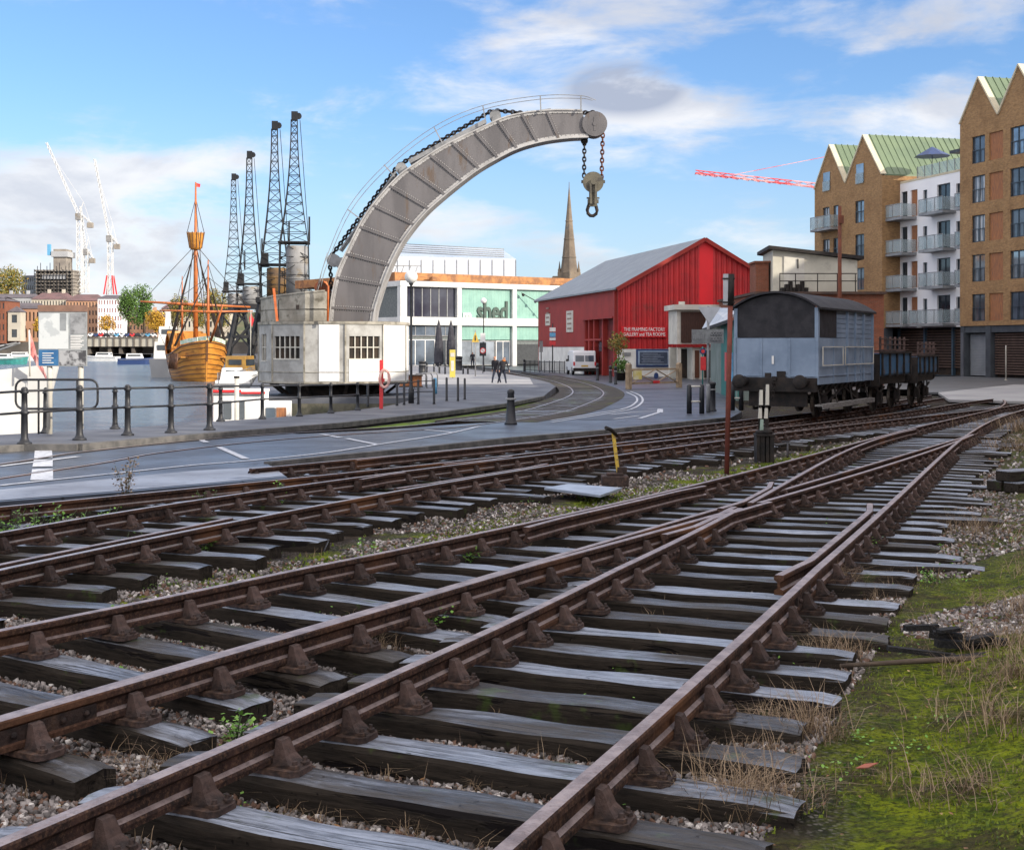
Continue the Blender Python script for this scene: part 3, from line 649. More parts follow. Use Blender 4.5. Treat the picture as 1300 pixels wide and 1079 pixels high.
# ---- near turnout: four rails, crossing, check rails
T1 = thing('railway_turnout', 'rusty points in the foreground where two tracks merge, on dark weathered sleepers', 'railway track')
rail(T1, RA); rail(T1, seg(RD, 3.0, 57)); joint(T1, RA, 11.2); joint(T1, RD, 9.3); joint(T1, RB, 6.15); joint(T1, RC, 11.4); joint(T1, RA, 17.0)
rail(T1, seg(RB, 3.2, 14.05)); rail(T1, seg(RB, 14.75, 29.2)); rail(T1, seg(RC, 3.0, 14.2)); rail(T1, seg(RC, 14.75, 31.8))
# crossing nose and wing rails, bent away at their ends
def bent(P, y0, y1, off, flare, ends=(1, 1), fl=0.8):
    Q = seg(P, y0, y1, off); n = len(Q); o = []
    Lr = sum((b_ - a).length for a, b_ in zip(Q, Q[1:])); s_ = 0; sg = 1 if off >= 0 else -1
    Q2 = []
    for a, b_ in zip(Q, Q[1:]):
        m_ = max(int((b_ - a).length / .12), 1)
        for k in range(m_): Q2.append(a.lerp(b_, k / m_))
    Q2.append(Q[-1]); s_ = 0
    for i, p in enumerate(Q2):
        if i: s_ += (Q2[i] - Q2[i-1]).length
        t_ = (Q2[min(i+1, len(Q2)-1)] - Q2[max(i-1, 0)]); t_.z = 0; t_.normalize(); nn = Vector((t_.y, -t_.x, 0)) * sg; e = 0
        if ends[0] and s_ < fl: e = (1 - s_ / fl)
        if ends[1] and Lr - s_ < fl: e = 1 - (Lr - s_) / fl
        o.append(p + nn * flare * e)
    return o
rail(T1, bent(RC, 14.1, 17.3, -0.10, 0.09, (1, 1)), name='wing_rail'); rail(T1, bent(RB, 12.6, 14.9, 0.075, 0.10, (1, 0)), name='wing_rail'); rail(T1, bent(RC, 11.9, 14.3, -0.085, 0.12, (1, 0)), name='wing_rail')
rail(T1, bent(RD, 9.6, 14.6, -0.12, 0.09), name='check_rail'); rail(T1, bent(RA, 12.6, 16.9, 0.10, 0.06), name='check_rail')
i1 = RC
for p_, t_ in along(RC, 0.54, 3.4, 10.6):
    d = Vector((t_.y, -t_.x, 0)).normalized(); c = p_.copy(); h = hit(RD, c, d)
    lay(T1, c, d, -.50 + rs.uniform(-.05, .05), (h[0] if h else 1.5) + .58 + rs.uniform(-.1, .12), [RC, RD])
for p_, t_ in along(RA, 0.60, 6.0, 12.6):
    d = Vector((t_.y, -t_.x, 0)).normalized(); h = hit(RB, p_, d); hc = hit(RC, p_, d)
    e = (h[0] if h else 1.5) + .42 + rs.uniform(-.08, .1)
    lay(T1, p_, d, -.5, e, [RA, RB], drop=.004)
for p_, t_ in along(RC, 0.62, 11.0, 31.5):
    d = Vector((t_.y, -t_.x, 0)).normalized(); h = hit(RD, p_, d); ha = hit(RA, p_, d)
    lay(T1, p_, d, (ha[0] if ha and p_.y > 12.2 else -.05) - (.5 if p_.y > 12.2 else .45), (h[0] if h else 1.5) + .55 + abs(rs.gauss(0, .28)), [RA, RB, RC, RD], fine=p_.y < 17, drop=.002)
for p_, t_ in along(RD, 0.75, 32.0, 55.0):
    d = Vector((t_.y, -t_.x, 0)).normalized(); h = hit(RA, p_, -d)
    lay(T1, p_, d, -2.05, .55, [RA, RD], fine=False)

# ---- middle junction, crossing the picture
T2 = thing('railway_junction', 'junction of shiny and rusty rails running beside the wet road', 'railway track')
T4 = thing('wagon_siding', 'farthest of the middle tracks, leading under the covered wagon', 'railway track'); rail(T4, RK, 'rail_shiny'); rail(T4, RW, 'rail_shiny'); rail(T2, RM, 'rail_shiny'); rail(T2, RN, 'rail_shiny')
rail(T2, bent(RN, 8.0, 13.2, -0.17, 0.03, (0, 1)), name='check_rail'); rail(T2, bent(RN, 16.4, 20.5, -0.11, 0.07), name='check_rail')
rail(T2, bent(RM, 17.9, 19.0, 0.10, 0.10, (1, 0)), name='wing_rail'); rail(T2, bent(RM, 20.4, 22.2, -0.12, 0.12), name='wing_rail'); rail(T4, bent(RK, 21.5, 26.5, 0.10, 0.06), name='check_rail')
joint(T2, RN, 16.9); joint(T2, RM, 14.3); joint(T2, RN, 24.4); joint(T4, RK, 23.4)
for p_, t_ in along(RN, 0.63, 8.0, 51.5):
    d = Vector((t_.y, -t_.x, 0)).normalized()
    if p_.y < 15.2: h = hit(RM, p_, d); a0 = (h[0] if h else -1.5) - .55
    elif p_.y < 33: h = hit(RW, p_, d); a0 = (h[0] if h else -2.6) - (.5 if p_.y < 19 else 1.2)
    else: h = hit(RM, p_, d); a0 = (h[0] if h else -1.5) - .5
    lay(T2, p_, d, a0, .5 + abs(rs.gauss(.1, .25)), [RW, RM, RN], fine=p_.y < 15)
for p_, t_ in along(RW, 0.75, 12.0, 54.0):
    d = Vector((t_.y, -t_.x, 0)).normalized(); h = hit(RK, p_, d)
    if p_.y < 15.0 or p_.y > 33: lay(T4, p_, d, (h[0] if h else -1.5) - .3, .35, [RK, RW], fine=False)
    else: lay(T4, p_, d, (h[0] if h else -1.5) - .2, -.3, [RK], fine=False)

# ---- dockside line curving away past the crane, its rails let into the road
E1 = [G(x, y, 0.18) for x, y in [(0,589),(100,574),(245,559),(380,549),(500,542),(560,536),(644,525),(698,512),(722,503),(727,496),(717,489),(693,482)]]
E1 = smooth([Vector((-9.6, 14, 0))] + [Vector((p.x, p.y, 0)) for p in E1] + [Vector((-.6, 118, 0))], 6)
E2 = []
for i, p in enumerate(E1):
    t_ = (E1[min(i+1, len(E1)-1)] - E1[max(i-1, 0)]).normalized(); E2.append(p + Vector((t_.y, -t_.x, 0)) * 1.5)
T3 = thing('dockside_railway', 'single track let into the road and curving away behind the crane', 'railway track')
for E_ in (E1, E2):
    for p in E_: p.z = gb(p.y) + 0.186
    for part in (E_,):
        mb = MB(); sweep(mb, part, [(-.033, -.10), (.033, -.10), (.033, 0), (-.033, 0)]); mb.build('rail', M['rail_shiny'], T3, recalc=False)
    # dark flangeway beside each rail
    mb = MB(); sweep(mb, [p + Vector((0.0, 0.0, -.002)) for p in E_], [(.036, -.05), (.10, -.05), (.10, -.0015), (.036, -.0015)] if E_ is E1 else [(-.10, -.05), (-.036, -.05), (-.036, -.0015), (-.10, -.0015)])
    mb.build('flangeway', M['black_iron'], T3, recalc=False)
# open ballast bed beyond the road
bed = [p for p in E1 if 38 < p.y < 105]; bl = []; br_ = []
for i, p in enumerate(bed):
    t_ = (bed[min(i+1, len(bed)-1)] - bed[max(i-1, 0)]).normalized(); n_ = Vector((t_.y, -t_.x, 0)); bl.append(p - n_ * .7); br_.append(p + n_ * 2.5)
mb = MB(); n = len(bed); vs = []
for a, b2 in zip(bl, br_): vs += [(a.x, a.y, gb(a.y) + .176 + .002), (b2.x, b2.y, gb(b2.y) + .176 + .002)]
mb.add(vs, [(2*i, 2*i+2, 2*i+3, 2*i+1) for i in range(n-1)])
o = mb.build('track_bed', mk('dark_ballast', (0.07, 0.06, 0.052), (0.035, 0.032, 0.03), 0.9, 3, 0.9, bscale=12, c3=(0.09, 0.11, 0.03), s3=.9)); struct(o)
for i in range(0, len(bed)):
    pass
for p_, t_ in along([p for p in E1 if 36 < p.y < 72], 0.95, 38.2, 70):
    d = Vector((t_.y, -t_.x, 0)).normalized(); o = lay(T3, p_, d, -.5, 2.0, [], drop=-.115, fine=False, chairs=False)

# ---- loose stones of the ballast near the camera
def stones():
    ico = [(-1,-1,-1),(1,-1,-1),(1,1,-1),(-1,1,-1),(-.8,-.8,1),(.8,-.8,1),(.8,.8,1),(-.8,.8,1)]
    tri = [(0,2,1),(0,3,2),(4,5,6),(4,6,7),(0,1,5),(0,5,4),(1,2,6),(1,6,5),(2,3,7),(2,7,6),(3,0,4),(3,4,7)]
    ico = np.array(ico); tri = np.array(tri); r = np.random.RandomState(5); V = []; T = []; k = 0
    # places: density falls with distance
    def emit(n, y0, y1, smin, smax, gate):
        nonlocal k
        ys = y0 + (y1 - y0) * r.rand(n) ** 1.15; xs = -0.42 * ys - .3 + r.rand(n) * (0.42 * ys + .3 + np.minimum(0.42 * ys, 99))
        for x, y in zip(xs, ys):
            if x < edge_x(y) + 3: continue
            if not gate(x, y): continue
            s_ = r.uniform(smin, smax); A = ico * (s_ * np.array([1, r.uniform(.6, 1), r.uniform(.45, .8)])) * (1 + .75 * (r.rand(8, 3) - .5)) * .8
            a = r.rand() * 6.28; ca, sa = math.cos(a), math.sin(a); B = np.c_[A[:, 0] * ca - A[:, 1] * sa, A[:, 0] * sa + A[:, 1] * ca, A[:, 2]]; B[:, 2] += B[:, 0] * r.uniform(-.7, .7) + B[:, 1] * r.uniform(-.7, .7)
            V.append(B + np.array([x, y, ground_h(x, y) + s_ * .25])); T.append(tri + k * 8); k += 1
    xk = lambda y: np.interp(y, [p.y for p in RW], [p.x for p in RW])
    def gate(x, y):
        d = x - drail(y)
        if x < xk(y) - .9: return False
        if d > 0.8: return d < 1.3 + .5 * mnoise.noise(Vector((x, y, 9))) and y > 11 or (y > 8.5 and mnoise.noise(Vector((x * .8, y * .8, 9))) > (.12 if y < 12 else -.08))
        return mnoise.noise(Vector((x * .75, y * .75, 3))) > -.30
    emit(75000, 4.2, 10, .006, .019, gate); emit(60000, 8, 22, .010, .024, gate); emit(9000, 20, 42, .02, .04, gate)
    V = np.concatenate(V); T = np.concatenate(T); me = bpy.data.meshes.new('ballast')
    me.vertices.add(len(V)); me.vertices.foreach_set('co', V.ravel()); me.loops.add(len(T) * 3); me.loops.foreach_set('vertex_index', T.ravel().astype(np.int32))
    me.polygons.add(len(T)); me.polygons.foreach_set('loop_start', np.arange(0, len(T) * 3, 3, dtype=np.int32)); me.polygons.foreach_set('loop_total', np.full(len(T), 3, dtype=np.int32)); me.update(calc_edges=True)
    m = bpy.data.materials.new('stone_mix'); m.use_nodes = True; t = NT(m.node_tree); p = t.n['Principled BSDF']; p.inputs['Roughness'].default_value = .85; p.inputs['Specular IOR Level'].default_value = .15
    ge = t.new('ShaderNodeNewGeometry'); rr = ge.outputs['Random Per Island']; c = t.mix(rr, (0.045, 0.04, 0.038), (0.38, 0.34, 0.32)); c = t.mix(t.ramp(rr, .9, .93), c, (0.60, 0.56, 0.52)); c = t.mix(t.ramp(t.math('FRACT', t.math('MULTIPLY', rr, 7.3)), .8, .82), c, (0.15, 0.09, 0.065))
    t.put(p.inputs['Base Color'], c); me.materials.append(m); o = bpy.data.objects.new('ballast', me); COL.objects.link(o); stuff(o); o['label'] = 'loose grey and brown ballast stones between the sleepers'
stones()
# ================================================================ the curved-jib dock crane
CY = 57.6
def C(px, py, D=CY): return PX(px, py, D)
cr = thing('dock_crane', 'grey riveted crane with great curved jib rising from a white and grey cabin', 'crane')
bx = (423.5 - 650) / 1700 * 59.5; by = 59.9; sc_ = 59.5 / 1700
cab_z0 = C(0, 486).z; cab_z1 = C(0, 409).z; cab_z2 = C(0, 374).z
RAD = 98 / 1700 * 56.9
def ring(R_, n=12, ph=0.0): return [(bx + R_ * math.sin(2*math.pi*k/n + ph), by - R_ * math.cos(2*math.pi*k/n + ph)) for k in range(n)]
pts = ring(RAD * 1.02, 12, math.radians(15))
# cabin panels: one wall per side, windows let into three of them
def cab_panel(name, i, z0, z1, mat, holes=(), R_=RAD * 1.02, d=0.12, th=0.0):
    """side i of the twelve-sided cabin, built in its own plane"""
    a = Vector((*ring(R_, 12, math.radians(15))[i - 1], 0)); b_ = Vector((*ring(R_, 12, math.radians(15))[i % 12], 0)); L = (b_ - a).length
    u = (b_ - a).normalized(); mt = Matrix(((u.x, -u.y, 0, a.x), (u.y, u.x, 0, a.y), (0, 0, 1, 0), (0, 0, 0, 1)))
    mb = MB(); mb.facade(0, L, z0, z1, holes, 0, d); mb.v = [tuple(mt @ Vector(p)) for p in mb.v]
    return mb, mt, L
walls = MB(); white = MB(); mts = {}
for i in range(12):
    _, mt, L = cab_panel('w', i, 0, 1, None); mts[i] = (mt, L)
zl, zh = C(0, 455).z, C(0, 427).z
hl = {10: [(.35, .95, zl - .1, zh + .1)], 11: [(.10, L - .25, zl, zh)], 1: [(.18, L - .12, zl, zh)]}
for i in range(12):
    mb, mt, L = cab_panel('w', i, cab_z0, cab_z1, None, hl.get(i, []))
    (white if i in (2, 3, 4, 5) else walls).add(mb.v, mb.f)
wl = walls.build('cabin_wall', M['cabin_grey'], cr); white.build('cabin_panel', M['cabin_white'], cr)
tr = MB()       # trims, seams and plate joints
for i in (9, 10, 11, 0, 1, 2, 3):
    mt, L = mts[i]
    tr.box(-.02, L + .02, -.05, .0, cab_z1 - .10, cab_z1 + .02, mt); tr.box(-.01, L + .01, -.035, -.001, cab_z0 - .02, cab_z0 + .06, mt); tr.box(0, L, -.03, -.001, cab_z0 + .45, cab_z0 + .48, mt)
    tr.box(-.03, .03, -.04, -.002, cab_z0 + .07, cab_z1 - .12, mt)
    if i in (0, 9): tr.box(L/2 - .015, L/2 + .015, -.02, -.002, cab_z0 + .07, cab_z1 - .12, mt)
tr.build('cabin_trim', M['cabin_dirty'], cr)
mt, L = mts[0]; mb = MB(); mb.box(L * .36, L * .86, -.03, -.004, cab_z0 + .08, cab_z1 - .12, mt); mb.build('door', M['cabin_white'], cr)
mt, L = mts[1]; mb = MB(); mb.box(L * .1, L - .04, -.03, -.004, cab_z0 + .07, zl - .06, mt); mb.build('cabin_panel', M['cabin_white'], cr)
for i, h in hl.items():
    mt, L = mts[i]; a, b_, c, e = h[0]
    g = MB(); g.quad((a, .10, c), (b_, .10, c), (b_, .10, e), (a, .10, e)); g.v = [tuple(mt @ Vector(p)) for p in g.v]; go = g.build('window', M['interior_dark'], cr)
    f = MB(); n = 5 if b_ - a > .7 else 2
    for k in range(n + 1): x = a + (b_ - a) * k / n; f.box(x - .022, x + .022, .03, .09, c, e, mt)
    f.box(a, b_, .032, .088, (c + e) / 2 - .02, (c + e) / 2 + .02, mt); f.box(a - .03, b_ + .03, -.03, .05, c - .06, c - .005, mt); f.build('window_frame', M['off_white'], go)
fl = MB(); fl.prism([p for p in ring(RAD * 1.0)], cab_z0 - .06, cab_z0 - .02, 'xy'); fl.prism([p for p in ring(RAD * 1.0, 12, math.radians(15))], cab_z1 - .06, cab_z1 + .03, 'xy'); fl.build('cabin_floor', M['black_iron'], cr)
bs = MB(); bs.lathe([(2.5, gb(57) + .25), (2.5, gb(57) + .33), (2.2, gb(57) + .35), (2.2, cab_z0 - .05)], (bx, by, 0), 24); 
for k in range(10):
    a = 2 * math.pi * k / 10; bs.beam((bx + 2.9 * math.cos(a), by + 2.9 * math.sin(a), cab_z0 - .05), (bx + 2.3 * math.cos(a), by + 2.3 * math.sin(a), gb(57) + .35), .12, .12)
bs.build('turntable_base', M['black_iron'], cr)
# counterweight box on the rear (left) half: wall with a sloping top
R2 = RAD * .995; cw = MB(); pr = ring(R2, 12, math.radians(15))
ia = [6, 7, 8, 9, 10, 11]
top = lambda x: C(0, 379 - 8 * max(min((x - (bx - R2)) / (1.9 * R2 * .52), 1), 0)).z
last = (bx + .12, pr[11][1] + .02)
seq = [(bx - .4, by + R2 * .9)] + [pr[i] for i in (7, 8, 9, 10, 11)] 
seq += [(C(416, 400).x, pr[11][1])]
for a, b_ in zip(seq, seq[1:]):
    cw.quad((a[0], a[1], cab_z1 + .02), (b_[0], b_[1], cab_z1 + .02), (b_[0], b_[1], top(b_[0])), (a[0], a[1], top(a[0])))
e = seq[-1]; cw.quad((e[0], e[1], cab_z1 + .02), (e[0], e[1] + 3, cab_z1 + .02), (e[0], e[1] + 3, top(e[0])), (e[0], e[1], top(e[0])))
for a, b_ in zip(seq, seq[1:]): cw.beam((a[0], a[1] + .01, top(a[0]) + .03), (b_[0], b_[1] + .01, top(b_[0]) + .03), .10, .07)
cw.prism([(p[0], p[1]) for p in seq] + [(seq[-1][0], seq[-1][1] + 3)], cab_z1 + .5, cab_z1 + .55, 'xy')
cw.build('counterweight_box', M['cabin_dirty'], cr)
mb = MB(); mb.box(C(380, 0).x, C(384, 0).x, seq[-2][1] - .03, seq[-2][1] + .01, C(0, 394).z, C(0, 388).z); mb.box(C(355.6, 0).x - .02, C(355.6, 0).x + .02, seq[-2][1] + .5 - .03, seq[-2][1] + .5, C(0, 407).z, C(0, 381).z); mb.build('vent', M['black_iron'], cr)
mb = MB(); mb.tube([C(416, 408, 56.3), C(416.5, 364, 56.3), C(414, 359, 56.3), C(411, 358, 56.3)], .045, 8); mb.build('pipe', M['orange_paint'], cr)
mb = MB(); mb.beam(C(347.5, 366, 56.6), C(352, 408, 56.6), .10, .04); mb.build('oar', M['orange_paint'], cr)

# --- the jib: two riveted webs with flange plates, following the curve measured along its edges
OUT = [(418.8,410),(420,392),(422,374.6),(428.5,345.6),(439.8,319.7),(459,281),(477,255),(504.4,224.4),(528.6,206.6),(564,184),(617.5,158),(641.7,147.5),(670.8,141),(703,138.2),(740,138.2)]
INN = [(472,410),(474,396),(477,384),(489.9,345.6),(509,306.8),(535,272.9),(561,248.6),(599.7,218),(628.8,200),(657.9,185.6),(690,176.5),(722.5,172),(748,170.8)]
def arc(l, n):
    P = smooth([Vector((a, b_, 0)) for a, b_ in l], 8); L = [0]
    for a, b_ in zip(P, P[1:]): L.append(L[-1] + (b_ - a).length)
    o = []
    for k in range(n + 1):
        s_ = L[-1] * k / n; j = min(max(next((q for q, v in enumerate(L) if v >= s_), len(L)-1), 1), len(L)-1)
        t_ = (s_ - L[j-1]) / max(L[j] - L[j-1], 1e-6); o.append(P[j-1].lerp(P[j], t_))
    return o
NJ = 72; O_ = [C(p.x, p.y) for p in arc(OUT, NJ)]; I_ = [C(p.x, p.y) for p in arc(INN, NJ)]
def W_(i): return 0.80 - 0.42 * i / NJ          # half width, tapering to the head
def yo(v, dy): return Vector((v.x, v.y + dy, v.z))
jw = MB(); ctr = CY + 0.95
vs = []
for i in range(NJ + 1):
    w_ = W_(i); o, n_ = O_[i], I_[i]
    vs += [(o.x, ctr - w_, o.z), (n_.x, ctr - w_, n_.z), (n_.x, ctr + w_, n_.z), (o.x, ctr + w_, o.z)]
jw.add(vs, [(4*i + k, 4*i + (k+1) % 4, 4*i + 4 + (k+1) % 4, 4*i + 4 + k) for i in range(NJ) for k in range(4)] + [(0, 1, 2, 3)], True)
jib = jw.build('jib', M['jib_grey'], cr)
sm_ = jib.data; [setattr(p, 'use_smooth', False) for p in sm_.polygons]
fg = MB()
for P_, sgn in ((O_, 1), (I_, -1)):      # flange plates proud of the webs
    vs = []
    for i in range(NJ + 1):
        t_ = (P_[min(i+1, NJ)] - P_[max(i-1, 0)]).normalized(); nn = Vector((-t_.z, 0, t_.x)) * sgn; w_ = W_(i) + .09
        for dy, h in ((-w_, 0), (w_, 0), (w_, .06), (-w_, .06)): q = P_[i] + nn * h; vs.append((q.x, ctr + dy, q.z))
    fg.add(vs, [(4*i + k, 4*i + (k+1) % 4, 4*i + 4 + (k+1) % 4, 4*i + 4 + k) for i in range(NJ) for k in range(4)] + [(0, 1, 2, 3), (4*NJ, 4*NJ+1, 4*NJ+2, 4*NJ+3)])
    # angle iron along the web's edge
    for i in range(NJ):
        a = P_[i].lerp((I_ if sgn > 0 else O_)[i], .035 if i < 60 else .05); b_ = P_[i+1].lerp((I_ if sgn > 0 else O_)[i+1], .035 if i < 60 else .05)
        fg.beam(Vector((a.x, ctr - W_(i) - .015, a.z)), Vector((b_.x, ctr - W_(i+1) - .015, b_.z)), .03, .11, up=Vector((b_ - a).cross(Vector((0, 1, 0))))) 
fg.build('jib_flange', M['jib_edge'], jib)
rv = MB()
ribs = [3, 9, 14.5, 20, 25, 30, 35, 40, 45, 50, 55, 60, 65]
for s_ in ribs:
    i = int(s_); a = O_[i]; b_ = I_[max(0, i)]; w_ = W_(i)
    for dy in (-w_ - .03, w_ + .03): rb = MB(); rb.beam(Vector((a.x, ctr + dy, a.z)), Vector((b_.x, ctr + dy, b_.z)), .10, .055, up=Vector((0, 1, 0))); rb.build('jib_stiffener', M['jib_grey'], jib)
    t_ = (b_ - a).normalized(); nn = Vector((-t_.z, 0, t_.x)); L = (b_ - a).length; n = int(L / .10)
    for k in range(1, n):
        for sd in (-.085, .085):
            q = a + t_ * (L * k / n) + nn * sd; rv.lathe([(.024, 0), (.018, -.016), (.004, -.024)], (q.x, ctr - w_ - .004, q.z), 6, True, 'y', False)
for P_, Q_ in ((O_, I_), (I_, O_)):
    for i in range(NJ):
        L = (P_[i+1] - P_[i]).length; n = max(int(L / .11), 1)
        for k in range(n):
            a = P_[i].lerp(P_[i+1], k / n); b_ = Q_[i].lerp(Q_[i+1], k / n); q = a.lerp(b_, .06 if i < 55 else .08)
            rv.lathe([(.024, 0), (.018, -.018), (.004, -.026)], (q.x, ctr - W_(i) - .03, q.z), 6, True, 'y', False)
rv.build('rivets', M['jib_edge'], jib)
# head of the jib
hc = C(756, 155); hr = 15.6 / 1700 * CY; hd = MB()
for dy in (-.40, .40): hd.lathe([(hr, dy - .04), (hr, dy + .04)], (hc.x, ctr, hc.z), 28, False, 'y')
hd.lathe([(hr * .96, -.36), (hr * .96, .36)], (hc.x, ctr, hc.z), 28, True, 'y')
hd.lathe([(hr * 1.03, -.47), (hr * 1.03, -.40)], (hc.x, ctr, hc.z), 28, True, 'y'); hd.lathe([(.09, -.50), (.09, .5)], (hc.x, ctr, hc.z), 10, True, 'y')
hd.beam((hc.x, ctr - .46, hc.z + .3), (hc.x, ctr - .46, hc.z - .3), .09, .05)
hd.build('jib_head', M['jib_grey'], jib)
# rollers and brackets that carry the chain, struts between them
rl = [(420, 329), (507.6, 211), (628.5, 143.5)]
for k, (a, b_) in enumerate(rl):
    c = C(a, b_); mb = MB(); R_ = .25 if k else .28
    for dy in (-.24, -.12, .12, .24): mb.lathe([(R_, dy - .03), (R_, dy + .03)], (c.x, ctr, c.z), 16, False, 'y')
    mb.lathe([(R_ * .7, -.22), (R_ * .7, .22)], (c.x, ctr, c.z), 12, True, 'y'); q = min(O_, key=lambda p: (p - c).length); t_ = (q - c).normalized(); nn = Vector((-t_.z, 0, t_.x))
    for dy in (-.30, .30):
        v0 = [c + nn * .12, c - nn * .12, q - nn * .34 + t_ * .1, q + nn * .34 + t_ * .1]; mb.add([(p.x, ctr + dy - .02, p.z) for p in v0] + [(p.x, ctr + dy + .02, p.z) for p in v0], [(0,1,2,3),(7,6,5,4),(0,4,5,1),(1,5,6,2),(2,6,7,3),(3,7,4,0)])
    ro = mb.build('chain_roller', M['grey_steel'], cr)
def chain(name, pts, r, parent, L=.20, mat='black_iron', y=0.0):
    mb = MB(); pts = [Vector(p) for p in pts]; k = 0
    for a, b_ in zip(pts, pts[1:]):
        D = (b_ - a); n = max(int(D.length / (L * .72)), 1); t_ = D.normalized(); s1 = t_.cross(Vector((0, 1, 0))).normalized(); s2 = Vector((0, 1, 0))
        for i in range(n):
            c = a + D * ((i + .5) / n); s_ = s1 if k % 2 else s2; k += 1
            loop = [c + t_ * (L/2 * math.cos(q)) + s_ * (L * .30 * math.sin(q)) for q in [2*math.pi*j/8 for j in range(8)]]
            mb.tube(loop, r, 5, False, True, True)
    return mb.build(name, M[mat], parent)
cpts = [C(417, 362), C(417, 338), C(416, 326), C(424, 320)]; up_ = C(503, 205) ; 
for dy in (.8, 1.1):
    P = [yo(p, dy) for p in (C(416.5, 366), C(416, 345), C(414, 327), C(503, 206.5), C(623, 136.5), C(634, 136), C(668, 139.5), C(742, 138.6), C(756, 138.2), C(764, 141))]
    chain('hoist_chain', P, .026, cr, .21)
st = MB()
for dy in (.62, 1.28):
    st.beam(yo(C(429, 317), dy), yo(C(501, 216), dy), .07, .20, Vector((.7, 0, .7))); st.beam(yo(C(518, 203), dy), yo(C(616, 151), dy), .07, .18); st.beam(yo(C(643, 146), dy), yo(C(700, 137), dy), .07, .16)
st.build('chain_guide', M['grey_steel'], cr)
# handrail along the top
H1 = smooth([C(404, 361), C(410.7, 333), C(441, 263), C(488, 208), C(549.6, 160), C(612.6, 132.5), C(685, 120), C(737, 119.8), C(757, 125.5)], 5); H2 = smooth([C(406, 364), C(413.5, 336), C(444, 267.5), C(490.5, 213), C(551.5, 165.5), C(613.6, 137.5), C(685, 124.5), C(737, 123.5), C(753, 125.8)], 5)
hb = MB()
for H in (H1, H2): hb.tube([yo(p, .35) for p in H], .016, 5)
for a, b_ in (((439.8, 265), (456, 277)), ((486.5, 208), (500, 223)), ((550.5, 160.5), (562, 182)), ((612.6, 132.5), (617, 155)), ((686, 120), (687, 142)), ((738, 119.5), (738, 140))): hb.beam(yo(C(*a), .35), yo(C(*b_), .35), .05, .05)
hb.tube([yo(C(404, 361), .35), yo(C(400, 374), .35)], .016, 5); hb.tube([yo(C(414, 320), .35), yo(C(398, 375), .35)], .012, 5)
hb.build('handrail', M['grey_steel'], cr)
# old gear behind the box
mb = MB(); mb.box(C(400, 0).x, C(414, 0).x, CY + .6, CY + 1.8, C(0, 376).z, C(0, 362).z); mb.lathe([(.3, -.4), (.3, .4)], tuple(C(409, 366, CY + 1)), 10, True, 'y'); mb.build('winding_gear', mk('rust_brown', (0.16, 0.05, 0.025), (0.09, 0.035, 0.02), 0.8, 4, .3), cr)
# hook block hanging from the head
hk = thing('crane_hook', 'heavy hook block with pulley and open shackle hanging on two chains from the curved jib', 'crane hook')
yk = .95
chain('chain', [yo(C(743.5, 170), yk), yo(C(743.0, 222), yk)], .036, hk, .24); chain('chain', [yo(C(767.3, 160), yk), yo(C(765.5, 224), yk)], .036, hk, .24, mat='rust_brown')
mb = MB(); mb.ball(yo(C(743.4, 175), yk), .16, 10, 8); mb.build('chain_stop', M['black_iron'], hk)
pc = yo(C(754.6, 228.5), yk); mb = MB(); mb.lathe([(.40, -.10), (.44, -.07), (.44, .07), (.40, .10)], tuple(pc), 24, True, 'y'); mb.lathe([(.46, -.13), (.46, -.10)], tuple(pc), 24, False, 'y'); mb.lathe([(.12, -.22), (.12, .22)], tuple(pc), 12, True, 'y')
mb.build('pulley', mk('old_bronze', (0.13, 0.12, 0.09), (0.07, 0.065, 0.055), 0.6, 3, .3), hk)
mb = MB(); mb.beam(yo(C(739.5, 227.5), yk), yo(C(770, 227.5), yk), .16, .12); 
for dx in (-.12, .12): mb.beam(pc + Vector((dx, -.18, .0)), pc + Vector((dx * .8, -.18, -.95)), .09, .06)
mb.beam(pc + Vector((0, 0, -.4)), pc + Vector((0, 0, -1.05)), .34, .20); mb.beam(pc + Vector((-.24, 0, -.83)), pc + Vector((.24, 0, -.83)), .16, .16); mb.beam(pc + Vector((-.28, 0, -.68)), pc + Vector((.28, 0, -.68)), .07, .07)
mb.build('hook_block', M['old_bronze'], hk)
sc2 = CY / 1700; mb = MB(); top_ = C(753.5, 250); lp = [(-3.2, 0), (-3.4, 5), (-5.2, 10), (-6.4, 14), (-5.4, 18.5), (-2.5, 21.3), (1.5, 21.6), (5, 19), (6.2, 14.5), (5.2, 10), (3.3, 5), (3.0, 0)]
mb.tube([yo(Vector((top_.x + a * sc2, CY, top_.z - b_ * sc2)), yk) for a, b_ in lp], .075, 8); mb.build('shackle', M['black_iron'], hk)

# ================================================================ railings and posts along the dock
def post_mesh(mb, base, h, r=.065):
    x, y, z = base
    mb.lathe([(r * 2.1, 0), (r * 2.1, .03), (r * 1.5, .05), (r * 1.15, .10), (r, .14), (r * .92, h * .52), (r * 1.35, h * .53), (r * 1.35, h * .57), (r * .9, h * .585), (r * .80, h * .88), (r * 1.15, h * .89), (r * 1.15, h * .925), (r * .8, h * .93), (r * .95, h * .95), (r * .92, h * .975), (r * .5, h)], (x, y, z), 12)
fn = thing('dock_railing', 'black cast iron railing with two rails running along the dockside pavement', 'railing')
fp = [(-60, 572, 75), (31, 564, 72.7), (101, 558.7, 69.7), (162, 552.8, 64.5), (217, 549.5, 62), (266, 546, 59.5), (333, 532, 45.5), (380, 528.5, 42), (420, 524.7, 39), (454, 521, 36)]
tops = []
for a, b_, h in fp:
    g = G(a, b_, .29); hh = h / 1700 * g.y; mb = MB(); post_mesh(mb, (g.x, g.y, g.z), hh, .066 if a < 270 else .052); mb.build('post', M['black_paint'], fn); tops.append((g, hh))
rr_ = MB()
